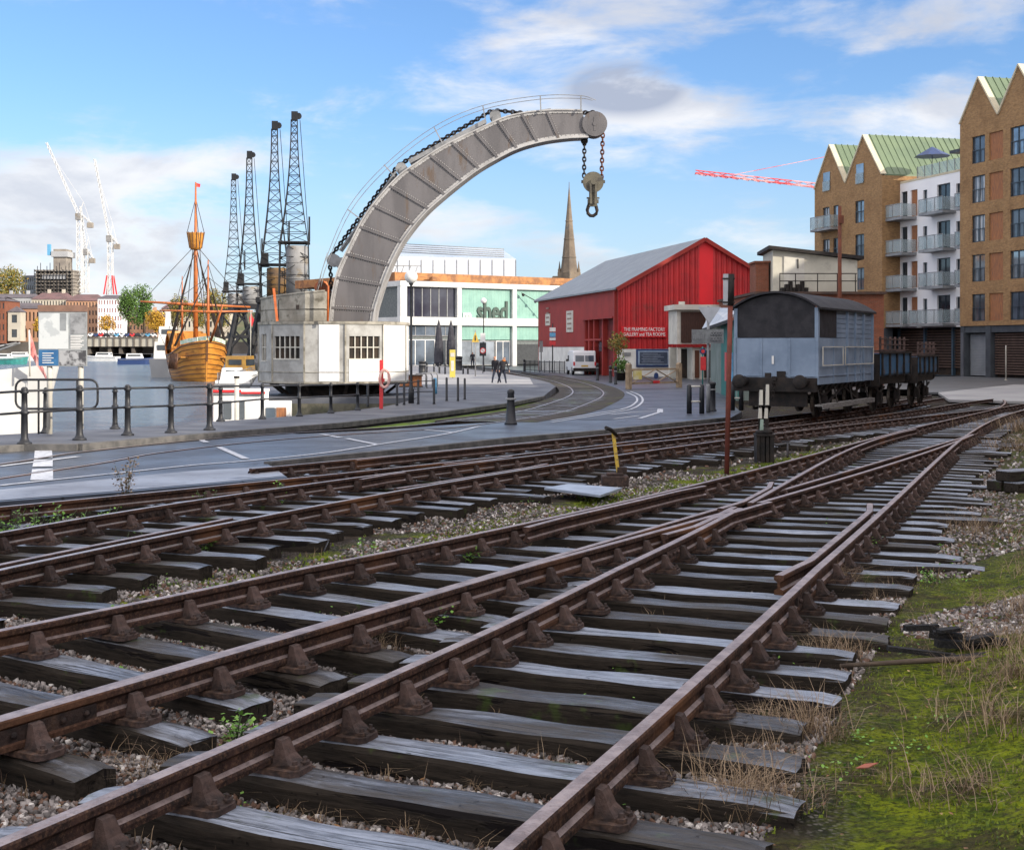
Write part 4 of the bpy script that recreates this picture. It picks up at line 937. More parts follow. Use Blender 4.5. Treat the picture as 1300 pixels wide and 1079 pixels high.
for (g, h), (g2, h2) in zip(tops, tops[1:]):
    for fr in (.93, .555): rr_.tube([(g.x, g.y, g.z + h * fr), (g2.x, g2.y, g2.z + h2 * fr)], .023, 8)
rr_.build('rail', M['black_paint'], fn)
# bollards on the quay edge behind
proto = None
for k, (a, b_, h, lb) in enumerate([(58, 550, 57, 'black cast bollard just left of the white post of the map board'), (146, 544.5, 52.5, 'black cast bollard at the water edge right of the map board'), (280, 535, 45, 'black cast bollard at the water edge beside the white houseboat')]):
    g = G(a, b_, .29)
    if proto is None:
        proto = thing('bollard', lb, 'bollard', tuple(g), 0, 'bollards at the water edge'); mb = MB(); post_mesh(mb, (0, 0, 0), .97, .06); mb.build('post', M['black_paint'], proto)
        mb = MB(); mb.ball((0, 0, .95), .045, 8, 6); mb.build('cap', M['black_paint'], proto)
    else: copy_tree(proto, tuple(g), 0, lb, scale=h / 1700 * g.y / .97)
# hoop rail round the map board
hp = thing('hoop_rail', 'bent tube guard rail with rounded corners beside the dockside map board', 'rail'); z_ = lambda py: C(0, py, 27.4).z
Y = 27.4; loop = []
cs = [(20, 482), (124, 482), (124, 518), (20, 518)]; ctr2 = []
for (a, b_), (s0) in zip([(30, 492), (114, 492), (114, 509), (30, 509)], (180, 270, 0, 90)):
    for k in range(5): an = math.radians(s0 + 22.5 * k); ctr2.append(C(a + 10 * math.cos(an), b_ + 10 * math.sin(an), Y))
mb = MB(); mb.tube(ctr2, .025, 8, False, True, True); mb.build('hoop', M['black_paint'], hp)
for px in (49, 98):
    mb = MB(); mb.tube([C(px, 483, Y), C(px, 551, Y)], .022, 8); mb.build('upright', M['black_paint'], hp)
# map board
bd = thing('information_board', 'tall information board with a harbour map and photographs on two pale posts', 'sign'); Y = 28.2
for px, y1 in ((63, 551), (102.5, 545)):
    mb = MB(); mb.lathe([(.058, C(0, y1, Y).z), (.058, C(0, 400, Y).z)], (C(px, 0, Y).x, Y, 0), 12); mb.build('post', M['off_white'], bd)
def panel(px0, py0, px1, py1, Y, dy=.02): a = C(px0, py0, Y); b_ = C(px1, py1, Y); mb = MB(); mb.box(a.x, b_.x, Y - .06 - dy, Y - .06 , b_.z, a.z); return mb
mb = panel(50.5, 388.5, 112, 465, Y, .03); mb.build('panel', mk('board_grey', (0.33, 0.35, 0.35), (0.25, 0.27, 0.28), 0.4, 3), bd)
panel(50, 387.6, 112.4, 396, Y, .045).build('header', mk('header_brown', (0.23, 0.13, 0.09), None, 0.5), bd)
panel(51.5, 398, 88.5, 443, Y, .036).build('map', mk('map_grey', (0.42, 0.45, 0.46), (0.55, 0.58, 0.58), 0.4, 1.3, lo=.48, hi=.52), bd)
panel(91, 398, 111, 424, Y, .036).build('photo', mk('photo_dark', (0.07, 0.075, 0.08), (0.30, 0.31, 0.32), 0.4, 3.5), bd)
panel(51.2, 444, 76, 464, Y, .036).build('caption', mk('caption_blue', (0.03, 0.14, 0.30), (0.02, 0.10, 0.24), 0.4), bd)
panel(77, 445, 111, 464, Y, .036).build('photo', mk('photo_mid', (0.35, 0.36, 0.37), (0.05, 0.05, 0.055), 0.4, 5, lo=.42, hi=.58), bd)
mb = MB()
for k in range(9): a = C(91.5, 426 + k * 2, Y); b_ = C(108 - (k % 3) * 2, 427 + k * 2, Y); mb.box(a.x, b_.x, Y - .105, Y - .095, b_.z, a.z)
mb.build('text_block', M['white_paint'], bd); mb = MB()
for k in range(5): a = C(56, 448 + k * 3, Y); b_ = C(70 - (k % 2) * 3, 449 + k * 3, Y); mb.box(a.x, b_.x, Y - .105, Y - .095, b_.z, a.z)
mb.build('caption_lines', M['white_paint'], bd)
panel(78, 398, 86, 420, Y, .04).build('river', mk('map_dark', (0.27, 0.29, 0.30), None, 0.4), bd)
# right-hand end of the railing, red lifebuoy post, lamp, blue post
f2 = thing('quay_railing', 'short black railing of square posts at the inlet beside the red lifebuoy post', 'railing')
tp = []
for a, b_, t_ in [(467, 516.5, 487), (504, 515, 485), (513, 514, 485), (531, 513, 482), (551, 513, 481), (567, 509, 479), (581.4, 509, 479), (590, 507, 480)]:
    g = G(a, b_, .29); mb = MB(); h = (b_ - t_) / 1700 * g.y; mb.lathe([(.06, 0), (.045, .05), (.045, h - .03), (.02, h)], tuple(g), 8); mb.build('post', M['black_paint'], f2); tp.append((g, h))
g0, h0 = tops[-1]; tp = [(g0, h0 )] + tp; mb = MB()
for (g, h), (g2, h2) in zip(tp[:6], tp[1:6]):
    for fr in (.93, .5): mb.tube([(g.x, g.y, g.z + h * fr), (g2.x, g2.y, g2.z + h2 * fr)], .018, 6)
mb.build('rail', M['black_paint'], f2)
lb = thing('lifebuoy_post', 'bright red lifebuoy post standing at the dock edge in front of the crane cabin', 'post', tuple(G(484, 519, .29))); g = lb.location; hh = (519 - 457) / 1700 * g.y
mb = MB(); mb.box(-.06, .06, -.04, .04, 0, hh); mb.box(-.02, .12, -.06, -.04, hh * .55, hh * .62); mb.build('post', M['red_paint'], lb)
mb = MB(); mb.tube([(.10 + .0 * math.cos(q) , -.10 - .0, hh * .70 + .0) for q in (0,)] + [(.10, -.12, hh * .7)], .02, 6) if False else None
ring_ = [(.12 + .16 * math.cos(q), -.10, hh * .62 + .30 * math.sin(q)) for q in [2*math.pi*k/14 for k in range(14)]]; mb.tube(ring_, .05, 8, False, True, True); mb.build('lifebuoy', mk('buoy_pink', (0.62, 0.25, 0.22), (0.7, 0.5, 0.45), 0.6, 3), lb)
# lamps with glass globes
def lamp(px, gy, topy, lbl, off=.29):
    g = G(px, gy, off); H = (gy - topy) / 1700 * g.y; t_ = thing('street_lamp', lbl, 'street lamp', tuple(g), 0, 'globe street lamps on the quay')
    mb = MB(); mb.lathe([(.11, 0), (.11, .5), (.075, .6), (.05, .9), (.04, H - .6), (.09, H - .52), (.09, H - .46)], (0, 0, 0), 12); mb.build('pole', M['black_paint'], t_)
    mb = MB(); mb.ball((0, 0, H - .26), .25, 16, 12); mb.build('globe', mk('globe_glass', (0.75, 0.75, 0.72), (0.62, 0.62, 0.6), 0.2), t_)
    return t_
lamp(522, 512, 343, 'tall black lamp post with white globe right of the crane cabin'); lamp(614, 474, 378, 'black lamp post with white globe before the mint green panels', .17)
# ================================================================ buildings
def frame(th_, x0, x1, z0, z1, y=.08, mat='white_paint', glass='glass_dark', cols=2, rows=1, fr=.06, bars=.04, name='window'):
    """a window let into a facade: glass pane with its frame as a sub-part"""
    g = MB(); g.quad((x0, y + .02, z0), (x1, y + .02, z0), (x1, y + .02, z1), (x0, y + .02, z1)); go = g.build(name, M[glass], th_)
    f = MB(); d0, d1 = y - .04, y + .01
    f.box(x0, x0 + fr, d0, d1, z0, z1); f.box(x1 - fr, x1, d0, d1, z0, z1); f.box(x0 + fr, x1 - fr, d0, d1, z0, z0 + fr); f.box(x0 + fr, x1 - fr, d0, d1, z1 - fr, z1)
    for k in range(1, cols): x = x0 + (x1 - x0) * k / cols; f.box(x - bars / 2, x + bars / 2, d0 + .01, d1 - .005, z0 + fr, z1 - fr)
    for k in range(1, rows): z = z0 + (z1 - z0) * k / rows; f.box(x0 + fr, x1 - fr, d0 + .015, d1 - .01, z - bars / 2, z + bars / 2)
    f.build('window_frame', M[mat], go); return go
def sheet(name, c1, c2, pitch, rough=.5, axis='x', depth=1.0, c3=None):
    """ribbed metal sheet: the ribs are bump and a slight tone of dirt in the grooves"""
    m = mk(name, c1, c2, rough, 0.8, c3=c3, s3=.5); t = NT(m.node_tree); p = t.n['Principled BSDF']
    tc = t.new('ShaderNodeTexCoord'); sp = t.new('ShaderNodeSeparateXYZ'); t.l.new(tc.outputs['Object'], sp.inputs[0])
    v = {'x': sp.outputs[0], 'y': sp.outputs[1], 'z': sp.outputs[2], 'xy': t.math('ADD', sp.outputs[0], sp.outputs[1])}[axis]
    w_ = t.math('ABSOLUTE', t.math('SUBTRACT', t.math('FRACT', t.math('DIVIDE', v, pitch)), .5)); h = t.ramp(w_, .18, .30)
    b_ = t.new('ShaderNodeBump'); b_.inputs['Strength'].default_value = 1.0; b_.inputs['Distance'].default_value = .03 * depth; t.put(b_.inputs['Height'], h); t.l.new(b_.outputs[0], p.inputs['Normal']); return m

# ---- museum shed with mint green panels
mint = sheet('mint_panel', (0.22, 0.40, 0.335), (0.17, 0.33, 0.28), .5, .35, 'x', .6); glassy('bay_glass', (0.045, 0.05, 0.07), .08, (0.02, 0.02, 0.035), .4)
mk('orange_band', (0.42, 0.20, 0.08), (0.22, 0.11, 0.06), .8, 1.2, .3, bscale=5)
ms = thing('museum_shed', 'long white framed dockside museum with mint green panels and the word shed', 'building', (-11.9, 148, gb(148) + .17), math.radians(35.4))
zb = ms.location.z
def zz(py, D=148): return CZ + (HOR - py) / F * D - zb
Z = dict(top=zz(345), b1t=zz(356.5), b1b=zz(363.3), m1=zz(402.5), m2=zz(412.5), m3=zz(431))
wallm = MB(); UX = [0, 7.24, 14.94, 22.6, 30.2]
wallm.box(-.25, 34, .5, 26, 0, Z['b1b']); wallm.build('wall', mk('shed_inner', (0.16, 0.18, 0.18), None, .8), ms)
fr_ = MB(); fr_.box(-.6, 34, -.15, .8, Z['b1b'], Z['b1t']); fr_.box(-.6, 34, -.12, .7, Z['m2'], Z['m1'])
for k, u in enumerate(UX): fr_.box(u - (.55 if k == 0 else .3), u + .3, -.08, .6, 0, Z['m2']); fr_.box(u - (.55 if k == 0 else .3), u + .3, -.08, .6, Z['m1'], Z['b1b'])
fr_.box(-.55, .5, .8, 9, Z['b1b'], Z['b1t']); fr_.box(-.55, .5, .8, 9, Z['m2'], Z['m1']); fr_.box(-.55, .4, 5.6, 6.1, 0, Z['b1b'])
fr_.build('concrete_frame', mk('frame_white', (0.60, 0.61, 0.60), (0.50, 0.51, 0.50), .7, .8), ms)
mb = MB(); mb.box(-.5, 34, 1.2, 26, Z['b1t'], Z['top']); mb.build('parapet', M['orange_band'], ms)
for k in (1, 2, 3):
    a, b_ = UX[k] + .3, (UX + [34])[k + 1] - .3; mb = MB(); mb.quad((a, .3, Z['m1']), (b_, .3, Z['m1']), (b_, .3, Z['b1b']), (a, .3, Z['b1b'])); mb.build('mint_panel', mint, ms)
    mb = MB(); mb.quad((a, .3, zz(431)), (b_, .3, zz(431)), (b_, .3, Z['m2']), (a, .3, Z['m2'])); mb.build('mint_panel', mint, ms)
frame(ms, .3, UX[1] - .3, Z['m1'], Z['b1b'], .35, 'grey_steel', 'bay_glass', 6, 1, .08, .10)
frame(ms, .3, UX[1] - .3, zz(426.5), Z['m2'], .35, 'grey_steel', 'glass_blue', 5, 1, .08, .08); frame(ms, .3, 4.2, .1, zz(431), .35, 'white_paint', 'glass_blue', 3, 1, .08, .08); frame(ms, 4.4, UX[1] - .3, .1, zz(431), .35, 'grey_steel', 'glass_dark', 2, 1, .08, .08)
frame(ms, UX[1] + .4, UX[1] + 5.2, .1, zz(432.5), .35, 'grey_steel', 'glass_mirror', 3, 1, .08, .08, 'door'); frame(ms, UX[1] + 5.3, UX[2] - .4, .1, zz(432.5), .35, 'white_paint', 'glass_blue', 2, 1, .08, .08, 'door')
mb = MB(); mb.box(UX[2] + .4, UX[2] + 4.2, .1, .32, .2, zz(437)); mb.build('shutter', mk('louvre_dark', (0.05, 0.055, 0.06), None, .6), ms)
mb = MB(); mb.box(-.05, -.02, 1.2, 5.3, Z['m1'], Z['b1b']); g_ = mb.build('window', M['glass_dark'], ms); mb = MB(); mb.box(-.12, -.06, 6.6, 7.9, Z['m1'], Z['b1b'] - 1); mb.build('red_panel', M['red_paint'], ms)
mk('shop_glow', (0.45, 0.40, 0.14), (0.07, 0.07, 0.06), .5, 1.6, lo=.45, hi=.55, c3=(0.5, 0.5, 0.48), s3=2.3); mb = MB(); mb.box(-.11, -.06, 1.4, 3.4, Z['m1'] + .2, Z['b1b'] - .2); mb.build('display', M['shop_glow'], ms)
tx = (609 - 583) / (653 - 583)
mk('sign_green', (0.025, 0.06, 0.045), None, .5)
a = UX[1] + 2.55; text_mesh('shed', 3.1, 'lettering', M['sign_green'], ms, Matrix.Translation((a, .22, zz(404.6))) @ XZ, .06, .085, sx=.76)
text_mesh('m', 1.5, 'lettering', M['white_paint'], ms, Matrix.Translation((UX[1] + .65, .22, zz(404.2))) @ XZ, .05, .05); 
mb = MB()
for k, (x0, x1, z0, z1) in enumerate([(.5, 2.1, 404, 402.8), (1.9, 2.2, 403, 395)]): pass
# serifs of the lettering
# lamps on booms at the parapet, masts, seagulls would be too small to tell
bl_ = MB(); 
for u, l in ((17.0, 5.2), (24, 3)):
    bl_.tube([(u, -.2, zz(361)), (u - .2, -3.0, zz(372))] if u > 20 else [(u - 1.2, -.2, zz(368)), (u + 2.9, -1.9, zz(395))], .05, 6)
    for k in range(3): bl_.ball(((u - 1.2) + 4.1 * (k * .33 + .05), -.2 - 1.7 * (k * .33 + .05), zz(368) - (zz(368) - zz(395)) * (k * .33 + .05) - .1), .18, 8, 6) if u < 20 else None
bl_.build('lamp_boom', M['black_iron'], ms)
for u in (3.6, 24.4):
    mb = MB(); mb.box(u, u + .7, -.1, .6, Z['b1t'] + .1, Z['b1t'] + .55); mb.box(u - 3, u + .1, .2, .35, Z['b1t'] + .45, Z['b1t'] + .52); mb.build('roof_light', M['orange_band'], ms)
mb = MB()
for k in range(5): mb.tube([(-.4 + k * .9, 3, Z['top']), (-.4 + k * .9 + .3, 3, Z['top'] + .8)], .05, 5)
mb.tube([(-.5, 3, Z['top'] + .8), (4, 3, Z['top'] + .9)], .05, 5); mb.build('roof_rail', M['grey_steel'], ms)

# ---- big pale glass building behind it
D = 380; gb_ = thing('glass_roofed_hall', 'large pale hall with a glazed pitched roof behind the museum shed', 'building', (0, 0, 0))
def q(px, py, d=D): return PX(px, py, d)
mb = MB(); mb.prism([(q(455, 0).x, q(0, 440).z), (q(655, 0).x, q(0, 440).z), (q(655, 0).x, q(0, 329).z), (q(455, 0).x, q(0, 324).z)], D, D + 60, 'xz'); mb.build('wall', mk('pale_cladding', (0.62, 0.65, 0.69), (0.55, 0.58, 0.63), .6, .05), gb_)
mb = MB(); mb.add([q(455, 324), q(655, 329), q(637, 316.5, D + 20), q(500, 309.5, D + 20), q(655, 329, D + 62), q(455, 324, D + 62)], [(0, 1, 2, 3), (1, 4, 2), (4, 5, 3, 2), (5, 0, 3)]); mb.build('roof', mk('pale_glass_roof', (0.40, 0.47, 0.55), (0.50, 0.56, 0.62), .3, .1), gb_)
mb = MB()
for k in range(14): x = q(460 + k * 15, 0).x; mb.box(x - .08, x + .08, D - .12, D - .01, q(0, 440).z, q(0, 330).z)
for k in range(5): mb.tube([q(505, 309.6 + k * 2.6, D + 16 - k * 4), q(640, 316.6 + k * 2.4, D + 16 - k * 4)], .14, 4)
mb.build('seam', M['grey_steel'], gb_)
# ---- church spire
D = 740; sp_ = thing('church_spire', 'tall slender stone church spire behind the red shed roof', 'church', tuple(PX(722.5, 470, D))); s_ = D / F
mk('spire_stone', (0.20, 0.16, 0.12), (0.11, 0.09, 0.075), .9, .08, .5, c3=(0.12, 0.11, 0.10), s3=.2)
mb = MB(); h0 = (470 - 346) * s_; mb.lathe([(6.4, 0), (6.4, h0)], (0, 0, 0), 4, False); mb.build('tower', M['spire_stone'], sp_)
mb = MB(); mb.lathe([(4.9, h0 - .5), (3.9, h0 + 7), (2.7, h0 + 19), (1.25, h0 + 35), (.2, h0 + 47)], (0, 0, 0), 8, False); mb.lathe([(.22, h0 + 46), (.15, h0 + 50)], (0, 0, 0), 5, False)
for z_, r_ in ((8, 3.85), (18, 2.82), (28, 1.95)): mb.lathe([(r_, h0 + z_), (r_ + .25, h0 + z_ + .3), (r_, h0 + z_ + .7)], (0, 0, 0), 8, False)
mb.build('spire', M['spire_stone'], sp_)
for dx in (-5.3, 5.3):
    mb = MB(); mb.lathe([(.95, h0 - 3), (.9, h0 + 1.5), (.6, h0 + 2.2), (.08, h0 + 6.2)], (dx, 0, 0), 6, False); mb.build('pinnacle', M['spire_stone'], sp_)
mb = MB(); mb.box(-9, 12, 0, 30, h0 - 20, h0 - 2.0); mb.build('nave', M['spire_stone'], sp_)

# ---- red corrugated shed
sheet('red_sheet', (0.52, 0.02, 0.022), (0.38, 0.016, 0.02), .42, .5, 'xy', 2.0, c3=(0.25, 0.03, 0.025)); mk('red_sunlit', (0.75, 0.010, 0.018), (0.66, 0.010, 0.018), .5, .5); mk('red_side', (0.30, 0.035, 0.028), (0.24, 0.03, 0.025), .65, .7)
rs_ = thing('red_shed', 'red corrugated metal shed with grey pitched roof and tea rooms sign', 'building', (7.94, 100, -.36), math.radians(11.4)); zb = -.36
def zr(py, D=100): return CZ + (HOR - py) / F * D - zb
eh = zr(366); ah = zr(306, 101.4); WW = 13.2; LL = 27.6; cxp = 6.7
# gable wall built from ribbed panels, the sunlit strip under the ridge painted in as brighter red
def gz(x): return eh + (ah - eh) * x / cxp if x <= cxp else ah - (ah - eh) * (x - cxp) / (WW - cxp)
zbse = zr(443)
for nm, a, b_, mt_, dy in (('gable_cladding', 0, 6.35, 'red_sheet', 0), ('sunlit_strip', 6.35, 7.45, 'red_sunlit', -.02), ('gable_cladding', 7.45, WW, 'red_sheet', 0)):
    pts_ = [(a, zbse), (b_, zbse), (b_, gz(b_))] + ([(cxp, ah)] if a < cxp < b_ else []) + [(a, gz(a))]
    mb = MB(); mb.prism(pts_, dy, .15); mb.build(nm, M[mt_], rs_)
mb = MB(); x = .2
while x < WW:      # standing ribs of the cladding
    if not 6.3 < x < 7.5: mb.box(x - .035, x + .035, -.05, .0, zbse, gz(x) - .05)
    x += .42
mb.build('cladding_rib', M['red_sheet'], rs_)
mb = MB(); mb.box(.0, 5.9, .02, .25, 0, zbse); mb.build('base_wall', mk('white_wash', (.78, .77, .72), (.62, .61, .57), .8, .7), rs_)
sd = MB(); z2 = zr(444); 
sd.v = []; hol = [(.4, 7.6, 0, zr(404) )]     # side wall seen from the left: y runs back along it
def side_facade(holes, z0, z1, y0, y1, x=0.0, d=.25):
    mb = MB(); mb.facade(y0, y1, z0, z1, holes, 0, d); mb.v = [(x + p[1], L_ - p[0], p[2]) for p in mb.v]; return mb
L_ = LL; d_open = [(LL - 10.2, LL - 1.0, 0, zr(402.5))]
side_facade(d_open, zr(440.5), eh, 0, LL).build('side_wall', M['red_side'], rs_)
side_facade([(LL - 10.2, LL - 1.0, 0, zr(440.5))], 0, zr(440.5), 0, LL, .03).build('base_wall', mk('white_wash', (.78, .77, .72), (.62, .61, .57), .8, .7), rs_)
mb = MB(); mb.box(.4, .45, .9, 10.3, 0, zr(402)); mb.build('porch_back', mk('porch_red', (0.20, 0.03, 0.028), (0.10, 0.02, 0.02), .7, 2), rs_)
for y_ in (1.0, 4.6, 7.2, 8.8, 10.1):
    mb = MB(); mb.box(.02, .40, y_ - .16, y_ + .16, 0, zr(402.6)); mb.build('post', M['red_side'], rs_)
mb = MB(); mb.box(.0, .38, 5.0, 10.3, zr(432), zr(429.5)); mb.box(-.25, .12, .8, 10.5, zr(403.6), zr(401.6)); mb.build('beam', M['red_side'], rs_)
for y_ in (6.2, 8.0, 9.4):
    mb = MB(); mb.box(.28, .36, y_ - .4, y_ + .4, zr(446), zr(434)); mb.build('window', M['glass_blue'], rs_)
mb = MB(); mb.box(-.18, .1, .45, .8, 0, eh - .2); mb.build('drainpipe', M['red_side'], rs_)
for y_, w_, t0, t1, mt_ in ((15.0, 1.15, 394, 421.5, 'off_white'), (23.4, .9, 395, 411, 'off_white')):
    mb = MB(); mb.box(-.06, .0, y_ - w_, y_ + w_, zr(t1, 113), zr(t0, 113)); so_ = mb.build('wall_sign', M[mt_], rs_)
    mb = MB()
    for k in range(4): mb.box(-.09, -.062, y_ - w_ * .6, y_ + w_ * .6, zr(t1, 113) + .25 + k * .42, zr(t1, 113) + .38 + k * .42)
    mb.build('lettering', M['header_brown'], so_)
rfm = sheet('grey_roof', (0.21, 0.235, 0.255), (0.17, 0.19, 0.21), .5, .55, 'y', .6)
rf = MB(); t = .14
for a, za, b_, zc in ((-.35, eh - .12, cxp, ah + .08), (WW + .35, gz(WW) - .12, cxp, ah + .08)):
    rf.add([(a, -.3, za), (b_, -.3, zc), (b_, LL + .3, zc), (a, LL + .3, za), (a, -.3, za + t), (b_, -.3, zc + t), (b_, LL + .3, zc + t), (a, LL + .3, za + t)], [(0,1,2,3),(7,6,5,4),(0,4,5,1),(1,5,6,2),(2,6,7,3),(3,7,4,0)])
rf.build('roof', rfm, rs_)
mb = MB(); mb.beam((-.2, -.36, eh - .1), (cxp, -.36, ah + .1), .08, .3); mb.beam((WW + .2, -.36, gz(WW) - .1), (cxp, -.36, ah + .1), .08, .3); mb.build('bargeboard', M['red_side'], rs_)
mb = MB(); mb.box(WW - .05, WW, .2, LL, 0, gz(WW)); mb.box(0, WW, LL - .1, LL, 0, eh); mb.build('rear_wall', M['red_side'], rs_)
mb = MB(); mb.box(.2, 3.75, -.16, -.06, zr(428.5), zr(414.5)); sg = mb.build('name_sign', mk('sign_red', (0.62, 0.008, 0.015), None, .4), rs_)
zc = .165
text_mesh('THE FRAMING FACTORY', .38, 'lettering', M['white_paint'], rs_, Matrix.Translation((1.98, -.175, zr(420.3))) @ XZ, .01, .0, 'CENTER', .76); text_mesh('GALLERY and TEA ROOMS', .38, 'lettering', M['white_paint'], rs_, Matrix.Translation((1.98, -.175, zr(426.6))) @ XZ, .01, .0, 'CENTER', .74)
mb = MB(); mb.box(1.38, 4.35, -.08, -.0 + .02, zr(466), zr(443.4)); mb.build('notice_wall', M['blue_paint'], rs_)
mb = MB(); mb.box(1.5, 3.9, -.14, -.09, zr(463.5), zr(445.5)); n_ = mb.build('menu_frame', mk('pale_blue', (0.30, 0.38, 0.50), None, .5), rs_)
mb = MB(); mb.box(1.62, 3.78, -.17, -.142, zr(462), zr(447)); n2_ = mb.build('menu_board', mk('chalkboard', (0.03, 0.045, 0.075), (0.05, 0.07, 0.11), .5, 3), rs_)
mb = MB()
for k in range(6): mb.box(1.75 + (k % 2) * .1, 3.5 - (k % 3) * .25, -.185, -.172, zr(460.3 - k * 2.2), zr(459.7 - k * 2.2))
mb.build('chalk_lines', mk('chalk', (0.3, 0.34, 0.42), None, .8), rs_)
mb = MB(); mb.box(.3, .95, -.08, -.02, zr(451.5), zr(447.5)); mb.build('notice', M['grey_steel'], rs_)

# ---- kiosk with a shuttered bay in front of the gable
D = 92; ks = thing('kiosk', 'white framed snack kiosk with brown slatted hatch in front of the red gable', 'kiosk', tuple(PX(860, 0, D).xy) + (-.36,), math.radians(5)); u = D / F
def zk(py): return CZ + (HOR - py) * D / F + .36
mb = MB(); mb.box(0, 2.9, .1, 3.0, zk(437), zk(394)); mb.build('wall', M['off_white'], ks)
mb = MB(); mb.box(-.28, 3.2, -.4, 3.2, zk(393.5), zk(387)); mb.box(.1, .5, -.1, .1, zk(387), zk(383)); mb.build('roof', M['off_white'], ks)
mb = MB(); mb.box(.25, 1.95, -.02, .09, zk(435), zk(396)); hh_ = mb.build('hatch', mk('hatch_brown', (0.09, 0.045, 0.035), (0.05, 0.03, 0.025), .7, 3, stretch=(12, 1, 1)), ks); mb = MB()
for k in range(13): mb.box(.3 + k * .13, .35 + k * .13, -.06, -.021, zk(434), zk(397))
mb.build('slat', M['hatch_brown'], hh_)
mb = MB(); mb.box(-.05, 3.0, -.08, .05, zk(441), zk(437.3)); mb.build('fascia', mk('deep_red', (0.30, 0.02, 0.02), None, .6), ks)
mb = MB(); mb.box(.0, .25, .0, .2, 0, zk(441)); mb.box(1.1, 2.9, .2, 3.0, 0, zk(441)); mb.box(0, 1.2, 2.5, 3.0, 0, zk(441)); mb.build('shop_front', M['off_white'], ks)
mb = MB(); mb.box(.3, .95, 1.2, 1.3, .05, zk(443)); mb.build('doorway', M['interior_dark'], ks); mb = MB(); mb.box(1.25, 1.55, .12, .19, .1, zk(445)); mb.build('door_panel', mk('door_brown', (.12, .05, .03), None, .6), ks); mb = MB(); mb.box(1.9, 2.5, .12, .19, .1, zk(445)); mb.build('door_panel', M['interior_dark'], ks)
# ---- teal timber shop with a white lean-to roof
D = 62; ts = thing('teal_shop', 'teal boarded shop with white lean-to roof behind the signpost', 'shop', (0, 0, 0)); gz_ = gb(D) + .17
a = PX(902, 0, 70); b_ = PX(936, 0, 56); 
tm = sheet('teal_boards', (0.05, 0.21, 0.19), (0.04, 0.15, 0.14), .22, .7, 'xy', 1.0, c3=(0.16, 0.20, 0.17)); tm2 = sheet('grey_boards', (0.22, 0.26, 0.24), (0.16, 0.2, 0.18), .25, .7, 'xy', 1)
zt0 = PX(0, 417, 70).z; zt1 = PX(0, 405, 56).z
def wallq(A, B, z0, z1a, z1b, t=.12):
    mb = MB(); n_ = Vector((-(B - A).y, (B - A).x, 0)).normalized() * t
    mb.add([(A.x, A.y, z0), (B.x, B.y, z0), (B.x, B.y, z1b), (A.x, A.y, z1a), (A.x + n_.x, A.y + n_.y, z0), (B.x + n_.x, B.y + n_.y, z0), (B.x + n_.x, B.y + n_.y, z1b), (A.x + n_.x, A.y + n_.y, z1a)], [(3,2,1,0),(4,5,6,7),(0,1,5,4),(1,2,6,5),(2,3,7,6),(3,0,4,7)]); return mb
mid = a.lerp(b_, .45); wallq(a, mid, gz_, zt0, zt0 + (zt1 - zt0) * .45).build('side_wall', tm2, ts); wallq(mid, b_, gz_, zt0 + (zt1 - zt0) * .45, zt1).build('side_wall', tm, ts)
wallq(b_, Vector((b_.x + 3, b_.y + .6, 0)), gz_, zt1, zt1 + .1).build('front_wall', M['grey_boards'], ts); wallq(Vector((a.x + 3, a.y, 0)), a, gz_, zt0, zt0).build('rear_wall', M['grey_boards'], ts)
mb = MB(); A = Vector((a.x - .4, a.y + .3, zt0)); B = Vector((b_.x - .4, b_.y - .4, zt1)); Cc = PX(938, 391, 58); Dd = PX(905, 391, 72)
mb.add([A, B, Cc, Dd] + [p - Vector((0, 0, .12)) for p in (A, B, Cc, Dd)], [(0,1,2,3),(7,6,5,4),(0,4,5,1),(1,5,6,2),(2,6,7,3),(3,7,4,0)]); mb.build('roof', mk('pale_roof', (0.52, 0.54, 0.56), (0.42, 0.44, 0.47), .5, 1), ts)
mb = MB(); mb.beam(A + Vector((0, 0, -.1)), B + Vector((0, 0, -.1)), .1, .14); mb.build('gutter', M['black_iron'], ts)
for k, (f0, f1, c) in enumerate([(.62, .68, 'red_paint'), (.70, .76, 'white_paint'), (.78, .88, 'light_blue'), (.78, .88, 'red_paint')]):
    p0, p1 = a.lerp(b_, f0), a.lerp(b_, f1); n_ = Vector((-.05, -.02, 0)); z0 = gz_ + (.7 if k < 3 else .35); mb = wallq(p0 + n_, p1 + n_, z0, z0 + (1.3 if k < 3 else .3), z0 + (1.3 if k < 3 else .3), .04); mb.build('poster', M[c], ts)

# ---- brick workshop with the white hut on its roof
brick('brick_red', (0.27, 0.085, 0.045), (0.20, 0.07, 0.04), (0.18, 0.13, 0.10))
brick('brick_brown', (0.40, 0.23, 0.098), (0.27, 0.15, 0.066), (0.27, 0.205, 0.135), c3=(0.16, 0.09, 0.045))
D = 78; wk = thing('brick_workshop', 'low red brick workshop behind the blue wagon', 'building', (0, 0, 0))
mb = MB(); mb.box(PX(960, 0, D).x, PX(1122, 0, D).x, D, D + 14, -.5, PX(0, 374, D).z); mb.build('wall', M['brick_red'], wk)
mb = MB(); mb.box(PX(957, 0, D).x, PX(1124, 0, D).x, D - .3, D + 14, PX(0, 374, D).z + .01, PX(0, 370.5, D).z); mb.build('roof', mk('felt_roof', (0.10, 0.06, 0.045), (.06, .045, .04), .9, 2), wk)
mb = MB(); mb.box(PX(959.5, 0, D + 2).x, PX(976, 0, D + 2).x, D + 2, D + 4, PX(0, 371, D).z, PX(0, 334, D + 2).z); mb.box(PX(957.5, 0, D + 2).x, PX(978, 0, D + 2).x, D + 1.9, D + 4.1, PX(0, 334, D + 2).z, PX(0, 331.5, D + 2).z); mb.build('chimney', M['brick_red'], wk)
